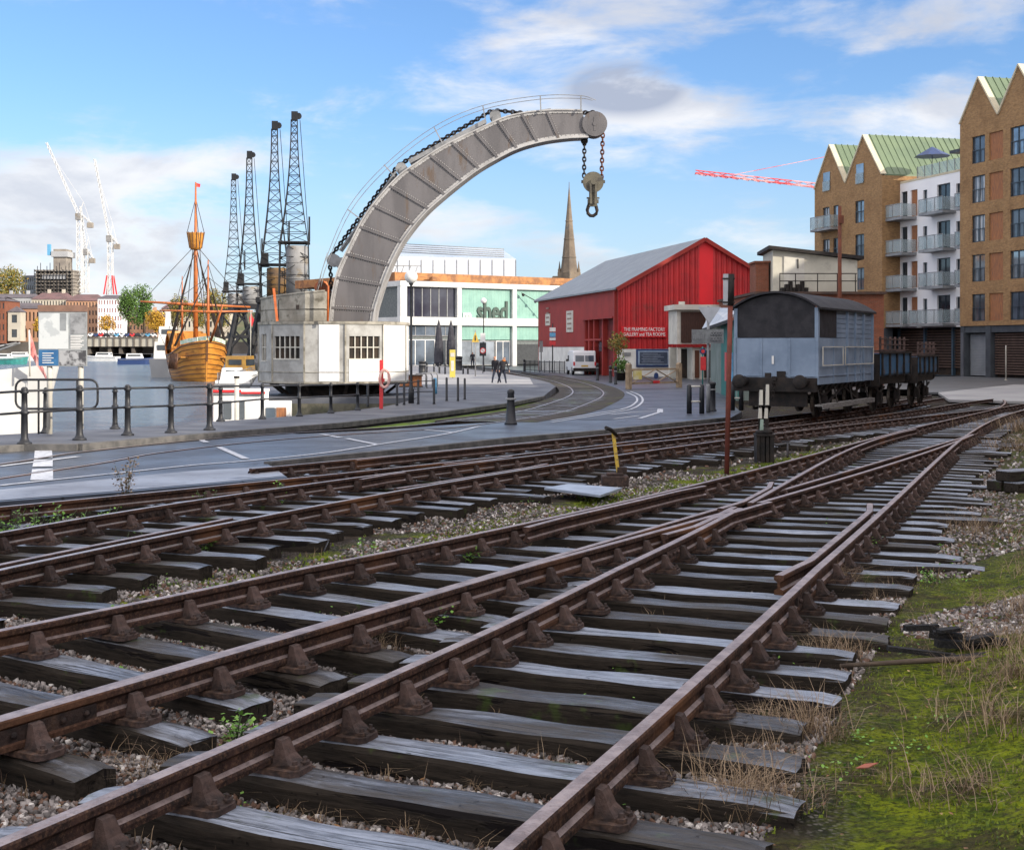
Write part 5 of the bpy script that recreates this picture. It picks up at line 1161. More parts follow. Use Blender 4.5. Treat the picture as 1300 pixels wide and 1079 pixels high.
hu = thing('rooftop_hut', 'cream painted hut with sloping roof and railing on the workshop roof', 'hut', (0, 0, 0)); z0 = PX(0, 370.3, D).z
x0, x1 = PX(981, 0, D + 1).x, PX(1088.5, 0, D + 1).x; xl_ = PX(972.5, 0, D + 5).x
mb = MB(); zl_, zr_ = PX(0, 317, D + 1).z, PX(0, 330.5, D + 1).z
mb.add([(x0, D + 1, z0), (x1, D + 1, z0), (x1, D + 1, zr_), (x0, D + 1, zl_), (xl_, D + 6, z0), (x1, D + 6, z0), (x1, D + 6, zr_), (xl_, D + 6, zl_)], [(0,1,2,3),(7,6,5,4),(0,4,5,1),(1,5,6,2),(2,6,7,3),(3,7,4,0)]); mb.build('wall', mk('cream_wall', (0.55, 0.53, 0.45), (0.45, 0.43, 0.36), .8, .6, c3=(.36, .34, .29), s3=.7), hu)
mb = MB(); o_ = .3; mb.add([(x0 - o_, D + .6, zl_ + .02), (x1 + .3, D + .6, zr_ + .02), (x1 + .3, D + 6.4, zr_ + .02), (xl_ - o_, D + 6.4, zl_ + .02)] + [(x0 - o_, D + .6, zl_ + .22), (x1 + .3, D + .6, zr_ + .22), (x1 + .3, D + 6.4, zr_ + .22), (xl_ - o_, D + 6.4, zl_ + .22)], [(0,1,2,3),(7,6,5,4),(0,4,5,1),(1,5,6,2),(2,6,7,3),(3,7,4,0)]); mb.build('roof', M['black_iron'], hu)
mb = MB(); mb.box(PX(995, 0, D + 1).x, PX(1021, 0, D + 1).x, D + .94, D + .99, z0, PX(0, 326, D + 1).z); d_ = mb.build('door', M['off_white'], hu); mb = MB(); mb.box(PX(1012, 0, D + 1).x, PX(1013.2, 0, D + 1).x, D + .88, D + .935, PX(0, 341, D + 1).z, PX(0, 329, D + 1).z); mb.build('handle', M['black_iron'], d_)
mb = MB()
for px in (990, 1010, 1038, 1063, 1086): mb.tube([PX(px, 371, D + .2), PX(px, 347, D + .2)], .03, 5)
for py in (347.5, 357): mb.tube([PX(990, py, D + .2), PX(1088, py, D + .2)], .03, 5)
mb.build('railing', M['black_iron'], hu)
mb = MB()
for k in range(7): mb.box(PX(992 + k * 5, 0, D + .5).x, PX(996 + k * 5, 0, D + .5).x, D + .4, D + .8, z0, z0 + .25 + .2 * (k % 3)); 
mb.build('clutter', M['black_iron'], hu)

# ---- flats: brick blocks with gabled tops, a white block between them
FA = math.atan2(-.963, .27)
zg = gb(100) + .17
def flat_origin(t, u=0.0): return (34.4 - .27 * t + .963 * u, 100 + .963 * t + .27 * u)
mk('coping', (0.58, 0.52, 0.38), (0.5, 0.44, 0.32), .7, 1); mk('green_roof', (0.13, 0.18, 0.10), (0.10, 0.145, 0.085), .45, .4); mk('cedar', (0.40, 0.17, 0.07), (0.22, 0.10, 0.055), .7, 2.5, .2, stretch=(14, 1, 1), c3=(.12, .09, .08), s3=1.5)
mk('render_white', (0.82, 0.82, 0.83), (0.76, 0.76, 0.78), .8, .3); mk('dark_trim', (0.03, 0.045, 0.06), None, .4); glassy('balcony_glass', (0.42, 0.50, 0.52), .08, (0.36, 0.44, 0.46))
m = M['balcony_glass']; m.node_tree.nodes['Principled BSDF'].inputs['Alpha'].default_value = .38
def balcony(parent, x0, x1, z, dep, y=0.0, h=1.05):
    mb = MB(); mb.box(x0, x1, y - dep, y - .0, z - .22, z); b_ = mb.build('balcony', M['grey_steel'], parent)
    mb = MB(); 
    mb.box(x0 + .02, x1 - .02, y - dep + .02, y - dep + .05, z + .06, z + h); mb.box(x0 + .02, x0 + .05, y - dep + .05, y - .02, z + .06, z + h); mb.box(x1 - .05, x1 - .02, y - dep + .05, y - .02, z + .06, z + h); mb.build('glass_rail', M['balcony_glass'], b_)
    mb = MB(); n = max(int((x1 - x0) / 1.1), 1)
    for k in range(n + 1): x = x0 + .03 + (x1 - x0 - .06) * k / n; mb.box(x - .02, x + .02, y - dep - .01, y - dep + .018, z - .1, z + h)
    mb.box(x0, x1, y - dep - .015, y - dep + .015, z + h, z + h + .05); mb.build('handrail', M['grey_steel'], b_); return b_
mk('curtained', (.42, .43, .44), (.12, .13, .15), .15, .9, stretch=(3, 1, .2), lo=.45, hi=.52); wr = random.Random(4)
def gabled(name, label, t0, widths, eave, apex, depth, base_h, wins, floors, first):
    """brick block: local x runs from the far end of the facade towards the camera"""
    th_ = thing(name, label, 'building', flat_origin(t0) + (zg,), FA); Wt = sum(widths)
    holes = []
    for (x0, x1, z0, z1, kind) in wins: holes.append((x0, x1, z0, z1))
    mb = MB(); mb.facade(0, Wt, base_h, eave, holes, 0, .22)
    # gables above the eave line
    x = 0
    for w_ in widths:
        mb.add([(x, 0, eave), (x + w_, 0, eave), (x + w_ / 2, 0, apex)], [(0, 1, 2)]); mb.add([(x, .3, eave), (x + w_, .3, eave), (x + w_ / 2, .3, apex)], [(2, 1, 0)]); x += w_
    mb.quad((0, 0, base_h), (0, depth, base_h), (0, depth, eave), (0, 0, eave)); mb.quad((Wt, 0, base_h), (Wt, 0, eave), (Wt, depth, eave), (Wt, depth, base_h)); mb.quad((0, depth, base_h), (0, depth, eave), (Wt, depth, eave), (Wt, depth, base_h)); mb.quad((0, 0, base_h), (Wt, 0, base_h), (Wt, depth, base_h), (0, depth, base_h))
    mb.build('wall', M['brick_brown'], th_)
    x = 0
    for w_ in widths:
        mb = MB(); e = .12
        for s0, s1 in ((x + .05, x + w_ / 2), (x + w_ - .05, x + w_ / 2)):
            za, zc_ = eave + .0, apex + .05; mb.add([(s0, .25, za), (s1, .25, zc_), (s1, depth, zc_), (s0, depth, za), (s0, .25, za + e), (s1, .25, zc_ + e), (s1, depth, zc_ + e), (s0, depth, za + e)], [(0,1,2,3),(7,6,5,4),(0,4,5,1),(1,5,6,2),(2,6,7,3),(3,7,4,0)])
        rf_ = mb.build('roof', M['green_roof'], th_)
        mb = MB()
        for s0, s1 in ((x, x + w_ / 2), (x + w_, x + w_ / 2)): mb.beam((s0, .14, eave + .10), (s1, .14, apex + .12), .50, .12, up=Vector((0, 0, 1)))
        mb.build('coping', M['coping'], th_)
        mb = MB(); n = int(depth / .6)
        for k in range(n): yk_ = .6 + k * .6; mb.beam((x + .1, yk_, eave + .2), (x + w_ / 2, yk_, apex + .22), .05, .05); mb.beam((x + w_ - .1, yk_, eave + .2), (x + w_ / 2, yk_, apex + .22), .05, .05)
        mb.build('roof_seam', M['green_roof'], rf_); x += w_
    for (x0, x1, z0, z1, kind) in wins:
        if kind == 'c': mb = MB(); mb.box(x0 + .01, x1 - .01, .10, .2, z0 + .01, z1 - .01); mb.build('timber_panel', M['cedar'], th_)
        else:
            g_ = frame(th_, x0, x1, z0, z1, .14, 'dark_trim', wr.choice(['glass_mirror', 'glass_mirror', 'glass_blue', 'glass_dark', 'curtained']), 2 if kind == 'w' else 1, 1, .07, .06)
            mb = MB(); mb.box(x0 + .05, x1 - .05, .02, .05, z0 + .95, z0 + 1.0); 
            for k in range(3): xx = x0 + .1 + (x1 - x0 - .2) * k / 2; mb.box(xx - .015, xx + .015, .02, .05, z0, z0 + .95)
            mb.build('guard_rail', M['dark_trim'], g_)
    return th_
# right-hand brick block (nearer the camera)
st_ = 2.93; b0 = 3.80; wins = []
for fl_ in range(5):
    z0 = b0 + .35 + fl_ * st_; 
    for bay in range(5):
        bx_ = 1.5 + bay * 4.55
        wins += [(bx_, bx_ + 1.6, z0, z0 + 2.0, 'w'), (bx_ + 2.1, bx_ + 3.75, z0, z0 + 2.0, 'c')]
widths = [4.7] * 6
fr1 = gabled('brick_flats', 'nearest brick block of flats with gabled top and timber panels', 1.6, widths, 19.0, 22.1, 14, b0, wins, 5, 0)
gf = MB(); gf.box(0, .5, .05, 1, 0, b0); gf.box(3.1, 3.7, .05, 1, 0, b0); gf.box(8.3, 8.7, .05, 1, 0, b0); gf.box(13.6, 14, .05, 1, 0, b0); gf.box(0, 25.8, .1, 1, b0 - .5, b0); gf.box(0, 25.8, 1.0, 1.2, 0, b0); gf.build('ground_floor', mk('slate_clad', (0.07, 0.08, 0.09), (0.05, 0.055, 0.065), .6, 1), fr1)
mb = MB(); mb.box(.1, .45, -.02, .04, 0, b0 - .5); mb.build('pillar', M['paving'], fr1)
mb = MB(); mb.box(.6, 3.0, .5, .6, .1, b0 - .6); ro_ = mb.build('garage_door', sheet('roller_grey', (0.22, 0.24, 0.26), (0.18, 0.2, 0.22), .12, .5, 'z'), fr1)
for x0, x1 in ((3.8, 8.2), (8.8, 13.5), (14.1, 19)):
    mb = MB(); z = .25
    while z < b0 - .6: mb.box(x0, x1, .35, .42, z, z + .10); z += .19
    mb.build('louvre_grille', mk('louvre_brown', (0.12, 0.08, 0.065), (.09, .06, .05), .7, 2), fr1); mb = MB(); mb.box(x0, x1, .6, .65, 0, b0 - .5); mb.build('grille_backing', M['interior_dark'], fr1)
# far brick block with two gables
wins = []
for fl_ in range(6):
    z0 = b0 + .45 + fl_ * 2.9
    for c0, cw_ in ((1.5, 1.25), (4.3, .0), (7.2, 1.5)):
        if cw_ and not (fl_ == 5 and z0 + 1.9 > 18.9): wins.append((c0, c0 + cw_, z0, z0 + 1.9, 'w'))
    if fl_ < 4: wins.append((3.4, 4.4, z0, z0 + 1.9, 'n'))
fr2 = gabled('brick_flats', 'far brick block of flats with twin gables and long green roof', 24.2, [5.6, 6.0], 16.6, 20.3, 16, b0, [v for v in wins if v[3] < 16.5], 5, 0)
for z0 in (b0 + .45 + 3 * 2.9, b0 + .45 + 2 * 2.9): pass
balcony(fr2, 1.2, 4.9, b0 + .35 + 3 * 2.9 - .0, 1.1)
for xx in (1.7, 7.5):
    mb = MB(); mb.box(xx, xx + 1.2, -.06, -.01, 16.4, 18.0); go = mb.build('attic_window', M['glass_mirror'], fr2); mb = MB(); mb.box(xx - .03, xx + 1.23, -.14, -.09, 16.3, 17.2); mb.build('glass_rail', M['balcony_glass'], go)
mb = MB(); mb.box(0, 11.6, .15, 1, 0, b0); mb.build('ground_floor', M['slate_clad'], fr2)
# white block between
wt = thing('white_flats', 'white rendered block of flats with glass balconies between the brick blocks', 'building', flat_origin(12.6, 1.7) + (zg,), FA)
Wt = 11.2; holes = []; dw = []
for fl_ in range(4):
    z0 = b0 + .35 + fl_ * 2.95
    for x0, x1, dz in ((.2, 1.1, 2.2), (1.6, 2.6, 2.2), (3.4, 4.0, 2.0), (5.4, 7.2, 2.2), (8.0, 8.6, 2.0), (9.4, 10.9, 2.2)):
        holes.append((x0, x1, z0, z0 + dz)); dw.append((x0, x1, z0, z0 + dz))
top_w = CZ + (440 - 234) / 15.1 - zg
mb = MB(); mb.facade(-.6, Wt + .6, b0, top_w, holes, 0, .25); mb.quad((-.6, 0, b0), (-.6, 12, b0), (-.6, 12, top_w), (-.6, 0, top_w)); mb.quad((-.6, 0, top_w), (-.6, 12, top_w), (Wt + .6, 12, top_w), (Wt + .6, 0, top_w)); mb.quad((-.6, 0, b0), (Wt + .6, 0, b0), (Wt + .6, 12, b0), (-.6, 12, b0)); mb.build('wall', M['render_white'], wt)
for k, (x0, x1, z0, z1) in enumerate(dw):
    if k % 6 == 1: mb = MB(); mb.box(x0, x1, .12, .2, z0, z1); mb.build('timber_panel', M['cedar'], wt)
    else: frame(wt, x0, x1, z0, z1, .18, 'dark_trim', 'glass_mirror' if k % 3 else 'glass_dark', 2 if x1 - x0 > 1 else 1, 1, .07, .05)
for fl_ in range(4):
    z0 = b0 + .3 + fl_ * 2.95; balcony(wt, -.4, 2.5, z0, 1.4); balcony(wt, 4.6 if fl_ else 3.2, 8.0, z0, 1.2); balcony(wt, 9.4, 12.2, z0, 1.1)
mb = MB(); mb.box(-.6, Wt, -.02, .05, top_w, top_w + .18); mb.build('coping', M['coping'], wt)
mb = MB(); mb.box(2.2, Wt + .4, .25, .3, top_w, top_w + 1.15); mb.build('roof_balustrade', M['balcony_glass'], wt); mb = MB()
for k in range(9): mb.box(2.2 + k * 1.05, 2.25 + k * 1.05, .2, .24, top_w, top_w + 1.2)
mb.build('roof_post', M['grey_steel'], wt)
mb = MB(); mb.box(4.5, Wt + .6, 3, 9, top_w, top_w + 2.1); mb.box(3.8, Wt + 1, 2.2, 9.4, top_w + 2.11, top_w + 2.35); mb.build('penthouse', M['slate_clad'], wt)
mb = MB(); mb.box(-4, Wt + 1, .4, 1, 0, b0); mb.build('ground_floor', M['interior_dark'], wt)
for k in range(3):
    mb = MB(); z = .6
    while z < b0 - .3: mb.box(-.4 + k * 3.9, 3.3 + k * 3.9, .25, .32, z, z + .1); z += .22
    mb.build('louvre_grille', M['louvre_brown'], wt)
for k in range(4): mb = MB(); mb.box(-.6 + k * 3.9, -.4 + k * 3.9, .1, .35, 0, b0); mb.build('steel_column', mk('blue_steel', (.05, .09, .13), None, .5), wt)
# parasol on the roof terrace
pr_ = thing('roof_parasol', 'navy parasol open on the white block roof terrace', 'parasol', flat_origin(10.5, 3.4) + (zg + top_w,), FA)
mb = MB(); mb.lathe([(1.5, 2.1), (.05, 2.9)], (0, 0, 0), 8, False); mb.build('canopy', M['blue_paint'], pr_); mb = MB(); mb.lathe([(.03, 0), (.03, 2.3)], (0, 0, 0), 6); mb.build('pole', M['grey_steel'], pr_)
# pale post in front
po = thing('marker_post', 'thin pale post standing before the louvred ground floor', 'post', tuple(G(1277, 483, .17))); mb = MB(); mb.lathe([(.05, 0), (.04, 2.3), (.02, 2.35)], (0, 0, 0), 8); mb.build('post', M['off_white'], po)
mb = MB(); mb.lathe([(.1, 0), (.1, .04), (.06, .06)], (0, 0, 0), 8); mb.build('base', M['off_white'], po)

# the row of flats goes on out of the picture to the right, and an unseen brick block is added beside the line: together they shade the tracks
def plain_block(name, label, loc, rz, L, H, dep, mat, rows, gap):
    th_ = thing(name, label, 'building', loc, rz); holes = []
    for r_ in range(rows):
        x = 1.5
        while x + 1.4 < L: holes.append((x, x + 1.4, 1.2 + r_ * gap, 1.2 + r_ * gap + 1.7)); x += 3.6
    mb = MB(); mb.facade(0, L, 0, H, holes, 0, .22); mb.quad((0, 0, 0), (0, dep, 0), (0, dep, H), (0, 0, H)); mb.quad((L, 0, 0), (L, 0, H), (L, dep, H), (L, dep, 0)); mb.quad((0, dep, 0), (L, dep, 0), (L, dep, H), (0, dep, H)); mb.build('wall', mat, th_)
    mb = MB(); mb.add([(-.3, -.3, H), (L + .3, -.3, H), (L + .3, dep + .3, H), (-.3, dep + .3, H), (.3, dep / 2, H + 2.2), (L - .3, dep / 2, H + 2.2)], [(0, 1, 5, 4), (3, 4, 5, 2), (0, 4, 3), (1, 2, 5), (0, 3, 2, 1)]); mb.build('roof', M['grey_roof'], th_)
    mb = MB()
    for (x0, x1, z0, z1) in holes: mb.quad((x0, .2, z0), (x1, .2, z0), (x1, .2, z1), (x0, .2, z1))
    o_ = mb.build('glazing', M['glass_mirror'], th_); o_['kind'] = 'stuff'
plain_block('brick_flats', 'last brick block of the row, out beyond the right edge', flat_origin(-27.0) + (zg,), FA, 42, 19.5, 14, M['brick_brown'], 6, 2.95)
plain_block('shade_block', 'unseen red brick block added beyond the right edge to shade the tracks', (25.5, 50, -.3), math.radians(-90), 86, 14.5, 12, M['brick_red'], 4, 3.3)
# ================================================================ wagons
mk('wagon_blue', (0.225, 0.29, 0.385), (0.165, 0.22, 0.30), .6, 1.3, .15, c3=(0.13, 0.14, 0.17), s3=3.2, lo3=.6, hi3=.85); mk('wagon_blue_strong', (0.05, 0.14, 0.26), (0.04, 0.10, 0.19), .6, 1.6, .1, c3=(.09, .06, .05), s3=3); mk('tar_felt', (0.022, 0.022, 0.026), (0.038, 0.037, 0.042), .75, 2.5, .4, bscale=14)
mk('grey_wood', (0.23, 0.22, 0.21), (0.13, 0.125, 0.12), .8, 4, .3, stretch=(1, 1, 6)); mk('bare_steel', (0.30, 0.27, 0.24), (0.12, 0.09, 0.07), .45, 4, .2, .6)
WO = Vector((7.42, 37.7, gb(38) + .25)); WR = math.radians(-28.6)
def wheel(mb_t, y, side, r=.47): mb_t.lathe([(r, .62), (r + .035, .64), (r + .035, .68), (r, .69), (r, .76), (r - .06, .76), (r - .06, .70), (.14, .68), (.14, .64), (r - .07, .64)], (0, y, r), 24, False, 'x', True); 
def add_wheels(root, ys, r=.47):
    for y in ys:
        for sd in (-1, 1):
            mb = MB(); mb.lathe([(.05, 0.0), (r - .08, .0), (r - .08, .03), (r, .03), (r, .13), (r - .07, .13), (r - .07, .09), (.13, .07), (.13, .16), (.05, .16)], (sd * .70 if sd > 0 else -.70 - .13, y, r + .0), 24, False, 'x'); wh = mb.build('wheel', M['black_iron'], root)
            mb = MB(); mb.lathe([(r + .002, .035), (r + .002, .125)], (sd * .70 if sd > 0 else -.70 - .13, y, r), 24, True, 'x', False); mb.build('tyre', M['bare_steel'], wh)
        mb = MB(); mb.lathe([(.07, -1.0), (.07, 1.0)], (0, y, r), 10, True, 'x'); mb.build('axle', M['black_iron'], root)
def axlebox(root, y, x=.98, r=.47):
    for sd in (-1, 1):
        mb = MB(); mb.box(sd * x - .10, sd * x + .10, y - .13, y + .13, r - .16, r + .16); mb.box(sd * x - .02, sd * x + .02, y - .36, y - .28, r - .22, .92); mb.box(sd * x - .02, sd * x + .02, y + .28, y + .36, r - .22, .92); mb.box(sd * x - .02, sd * x + .02, y - .36, y + .36, r - .26, r - .19)
        mb.tube([(sd * x, y - .75, .80), (sd * x, y - .3, r + .22), (sd * x, y, r + .17), (sd * x, y + .3, r + .22), (sd * x, y + .75, .80)], .04, 6); mb.build('axle_box', M['black_iron'], root)
def buffers(root, y, sgn=-1):
    for x in (-.87, .87):
        mb = MB(); mb.lathe([(.13, 0), (.13, sgn * .12), (.085, sgn * .16), (.07, sgn * .30), (.055, sgn * .46)], (x, y, 1.06), 14, True, 'y'); mb.lathe([(.10, sgn * .44), (.20, sgn * .475), (.205, sgn * .50), (.17, sgn * .53), (.05, sgn * .545)], (x, y, 1.06), 18, True, 'y'); mb.build('buffer', M['black_iron'], root)
v1 = thing('covered_wagon', 'pale blue covered goods wagon with black curved roof and grey step board', 'railway wagon', tuple(WO), WR)
hw, L1 = 1.22, 6.2; zf, zm, ze, zp = .98, 2.28, 3.14, 3.54
def arcz(x): return zp - (zp - ze) * (x / hw) ** 2
lo = MB(); lo.box(-hw, hw, 0, L1, zf, zm)
for x in (-.42, .40): lo.box(x - .04, x + .04, -.02, 0, zf, zm)
lo.box(-hw - .01, -hw + .07, -.03, .0, zf, zm); lo.box(hw - .07, hw + .01, -.03, 0, zf, zm); lo.box(-hw, hw, -.025, 0, zf + .22, zf + .25)
for y in (1.55, 3.1, 4.65): lo.box(hw, hw + .03, y - .03, y + .03, zf, zm)
lo.box(hw, hw + .025, 0, L1, zf + .22, zf + .25); lo.build('body', M['wagon_blue'], v1, .004)
for x in np.arange(-1.1, 1.15, .22): pass
up = MB(); n = 16; pts_ = [(-hw + .10, zm + .01)] + [(hw - .10, zm + .01)] + [(x, arcz(x) - .03) for x in np.linspace(hw - .10, -hw + .10, n)]; up.prism(pts_, .02, .08); up.box(hw - .06, hw - .015, .15, 1.95, zm + .02, ze - .02); up.build('tarred_panel', M['tar_felt'], v1)
cp = MB()
for x0, x1 in ((-hw, -hw + .10), (hw - .10, hw)): cp.box(x0, x1, -.015, .14, zm + .005, ze - .01)
cp.build('corner_post', M['wagon_blue'], v1)
sd_ = MB(); z = zm + .02
while z < ze - .1: sd_.box(hw - .07, hw - .01, 1.96, L1, z, z + .125); sd_.box(-hw + .01, -hw + .07, .15, L1, z, z + .125); z += .14
sd_.box(hw - .14, hw - .075, .1, L1, zm, ze - .03); sd_.box(-hw + .075, -hw + .14, .1, L1, zm, ze - .03); sd_.box(-hw + .1, hw - .1, L1 - .1, L1 - .04, zm, ze)
o_ = sd_.build('planking', M['wagon_blue'], v1)
mb = MB()
for x in (-1.17, -.42, .40, 1.17):
    for z in np.arange(zf + .08, zm - .05, .16): mb.lathe([(.014, -.032), (.008, -.042)], (x, 0, z), 6, False, 'y')
for x in np.arange(-1.1, 1.15, .18): mb.lathe([(.012, -.028), (.007, -.036)], (x, 0, zf + .235), 6, False, 'y')
mb.build('bolts', M['wagon_blue'], v1)
for y in (3.05, 4.0, 5.0, 6.1): mb = MB(); mb.box(hw - .01, hw + .05, y - .06, y + .06, zf, ze - .03); mb.build('side_post', M['wagon_blue'], v1)
rf = MB(); vs = []; xs = np.linspace(-hw - .10, hw + .10, 21)
for yy in (-.12, L1 + .12):
    for t_ in (0, .06): vs += [(x, yy, arcz(x) + t_) for x in xs]
m_ = 21; fs = []
for i in range(m_ - 1): fs += [(m_ + i, m_ + i + 1, 3*m_ + i + 1, 3*m_ + i), (i, 2*m_ + i, 2*m_ + i + 1, i + 1), (i, i + 1, m_ + i + 1, m_ + i), (2*m_ + i, 3*m_ + i, 3*m_ + i + 1, 2*m_ + i + 1)]
fs += [(0, m_, 3*m_, 2*m_), (m_ - 1, 3*m_ - 1, 4*m_ - 1, 2*m_ - 1)]; rf.add(vs, fs); rf.build('roof', M['tar_felt'], v1)
mb = MB()
for a, b_ in ((.2, 2.35), (2.6, 6.0)):
    for z0 in (1.50, 2.02): mb.box(hw + .06, hw + .09, a, b_, z0, z0 + .025)
    for y in (a, b_): mb.box(hw + .062, hw + .088, y - .014, y + .014, 1.526, 2.019)
mb.build('side_rail', M['off_white'], v1)
fr_ = MB(); fr_.box(-1.2, 1.2, -.10, .0, .78, 1.17); fr_.box(-1.05, -.93, 0, L1, .80, .97); fr_.box(.93, 1.05, 0, L1, .80, .97); fr_.box(-1.15, 1.15, L1, L1 + .1, .78, 1.1); fr_.box(-.9, .9, 0, L1, .9, .975)
for y in np.arange(.6, 6, .55): fr_.add([(1.06, y - .2, .97), (1.06, y + .2, .97), (1.06, y, .80), (1.20, y - .2, .97), (1.20, y + .2, .97)], [(0, 1, 2), (3, 4, 2), (0, 2, 3), (1, 4, 2)])
fr_.build('underframe', M['black_iron'], v1)
add_wheels(v1, (1.35, 4.85)); axlebox(v1, 1.35); axlebox(v1, 4.85); buffers(v1, -.10); buffers(v1, L1 + .1, 1)
mb = MB(); mb.box(1.12, 1.36, .0, 5.9, .38, .43); mb.box(1.33, 1.36, .0, 5.9, .30, .38); mb.build('step_board', M['grey_wood'], v1)
mb = MB()
for y in (.15, 1.9, 3.6, 5.5): mb.beam((1.24, y, .42), (1.10, y + .15, .95), .035, .035)
mb.beam((1.08, .9, .30), (1.08, 3.1, .85), .05, .05); mb.beam((1.08, 5.3, .30), (1.08, 3.2, .85), .05, .05); mb.box(-.85, .85, .2, .26, .35, .80); mb.build('step_bracket', M['black_iron'], v1)
mb = MB(); mb.tube([(0, -.1, .98), (0, -.22, .98), (0, -.27, 1.04), (0, -.22, 1.10)], .03, 6); 
for k in range(3): mb.tube([(.0 + .04 * math.cos(q), -.20 - .03 * k, .86 - .13 * k + .08 * math.sin(q)) for q in [2*math.pi*j/8 for j in range(8)]], .014, 5, False, True, True)
mb.build('coupling', M['black_iron'], v1)
mb = MB(); mb.box(-.10, -.04, -.035, -.022, 1.55, 1.78); mb.build('number_plate', M['white_paint'], v1)
mb = MB(); mb.box(-.28, -.12, -.10, -.02, 1.18, 1.30); mb.box(.05, .3, -.06, -.02, 1.15, 1.35); mb.box(-.06, .06, -.16, -.1, 1.08, 1.2); mb.build('lamp_iron', M['black_iron'], v1)
# open wagon, with old rails stacked above its sides, and a third behind
def open_wagon(name, label, y0, L, mat, zt=1.92):
    o = WO + Vector((-math.sin(WR) * y0, math.cos(WR) * y0, 0)); o.z = gb(o.y + 2) + .25
    v = thing(name, label, 'railway wagon', tuple(o), WR + math.radians(1.5), 'open goods wagons')
    mb = MB()
    for sd in (-1, 1): mb.box(sd * hw - .03, sd * hw + .03, 0, L, 1.25, zt)
    mb.box(-hw, hw, -.03, .03, 1.25, zt); mb.box(-hw, hw, L - .03, L + .03, 1.25, zt); mb.box(-hw, hw, 0, L, 1.20, 1.249); mb.build('body', M[mat], v)
    for y in np.linspace(.05, L - .05, 5): mb = MB(); mb.box(hw + .03, hw + .09, y - .05, y + .05, 1.15, zt + .02); mb.build('stanchion', M['black_iron'], v)
    mb = MB(); mb.box(-hw, hw, -.1, 0 - .031, .85, zt); mb.box(.93, 1.08, 0, L, .90, 1.19); mb.box(-1.08, -.93, 0, L, .90, 1.19); mb.box(hw - .02, hw + .10, -.05, L + .05, zt + .0, zt + .06); mb.build('underframe', M['black_iron'], v)
    add_wheels(v, (1.0, L - 1.0)); axlebox(v, 1.0); axlebox(v, L - 1.0); buffers(v, -.1); buffers(v, L + .1, 1); return v, o
v2, o2 = open_wagon('open_wagon', 'blue open wagon with black posts coupled behind the pale blue one', 7.2, 4.9, 'wagon_blue_strong')
v3, o3 = open_wagon('open_wagon', 'farthest of the open wagons, coupled at the end of the row', 13.0, 3.8, 'wagon_blue_strong', 1.8)
mk('old_bars', (.13, .085, .075), (.07, .05, .045), .8, 3)
def lattice_rails(name, label, base, rz, L):
    t_ = thing(name, label, 'railing', tuple(base), rz); mb = MB()
    for z in (.05, .22, .40): mb.box(hw - .05, hw, 0, L, z, z + .035); mb.box(-hw, -hw + .05, 0, L, z, z + .035)
    mb.build('bar', M['old_bars'], t_); 
    for y in np.arange(.1, L, .8): mb = MB(); mb.box(hw - .06, hw + .01, y, y + .04, 0, .5); mb.box(-hw - .01, -hw + .06, y, y + .04, 0, .5); mb.box(-hw + .06, hw - .06, y, y + .04, .0, .04); mb.build('upright', M['old_bars'], t_)
lattice_rails('load_fence', 'rusty lattice of bars standing above the blue open wagon', (o2.x, o2.y, o2.z + 1.98), WR + math.radians(1.5), 4.8); lattice_rails('load_fence', 'rusty lattice of bars above the farthest open wagon', (o3.x, o3.y, o3.z + 1.86), WR + math.radians(1.5), 3.8)

# ================================================================ van
vt = PX(728, 475, 106); vn = thing('parked_van', 'white van with rear windows parked by the red shed doors', 'van', (vt.x, 106, -.36), math.radians(6))
VW, VL, VH = 1.80, 4.35, 1.93
prof = [(0, .32), (0, 1.0), (.10, 1.82), (.25, VH), (2.4, VH), (2.9, 1.80), (3.45, 1.10), (4.2, .92), (VL, .70), (VL, .32)]
mb = MB(); mb.prism(prof, 0, VW, 'yz'); mb.build('body', mk('van_white', (0.75, 0.77, 0.80), (0.70, 0.72, 0.75), .25, 1), vn, .05)
mb = MB(); mb.box(.16, VW / 2 - .04, .0, .03, 1.06, 1.55); mb.box(VW / 2 + .04, VW - .16, .0, .03, 1.06, 1.55); mb.v = [(x, y + (z - 1.0) * .14 - .012, z) for x, y, z in mb.v]; mb.build('rear_window', M['glass_blue'], vn)
mb = MB(); mb.box(-.012, .0, 2.35, 3.1, 1.08, 1.55); mb.build('side_window', M['glass_blue'], vn)
mb = MB(); mb.box(-.02, VW + .02, -.09, .05, .30, .56); mb.build('bumper', M['black_iron'], vn)
for x in (-.01, VW - .12): mb = MB(); mb.box(x, x + .13, -.03, .06, .75, 1.05); mb.build('tail_light', M['red_paint'], vn)
mb = MB(); mb.box(VW / 2 - .27, VW / 2 + .27, -.03, -.001, .66, .78); mb.build('number_plate', M['yellow_paint'], vn)
for y in (.85, 3.5):
    for x0 in (-.01, VW - .18): mb = MB(); mb.lathe([(.31, 0), (.33, .03), (.33, .16), (.31, .19)], (x0, y, .33), 18, True, 'x'); tw = mb.build('wheel', M['black_iron'], vn); mb = MB(); mb.lathe([(.20, -.01), (.20, .01)], (x0 if x0 < 0 else x0 + .19, y, .33), 12, False, 'x'); mb.build('hubcap', M['grey_steel'], tw)
mb = MB(); mb.box(-.16, -.03, 2.85, 2.95, 1.05, 1.25); mb.build('mirror', M['black_iron'], vn)

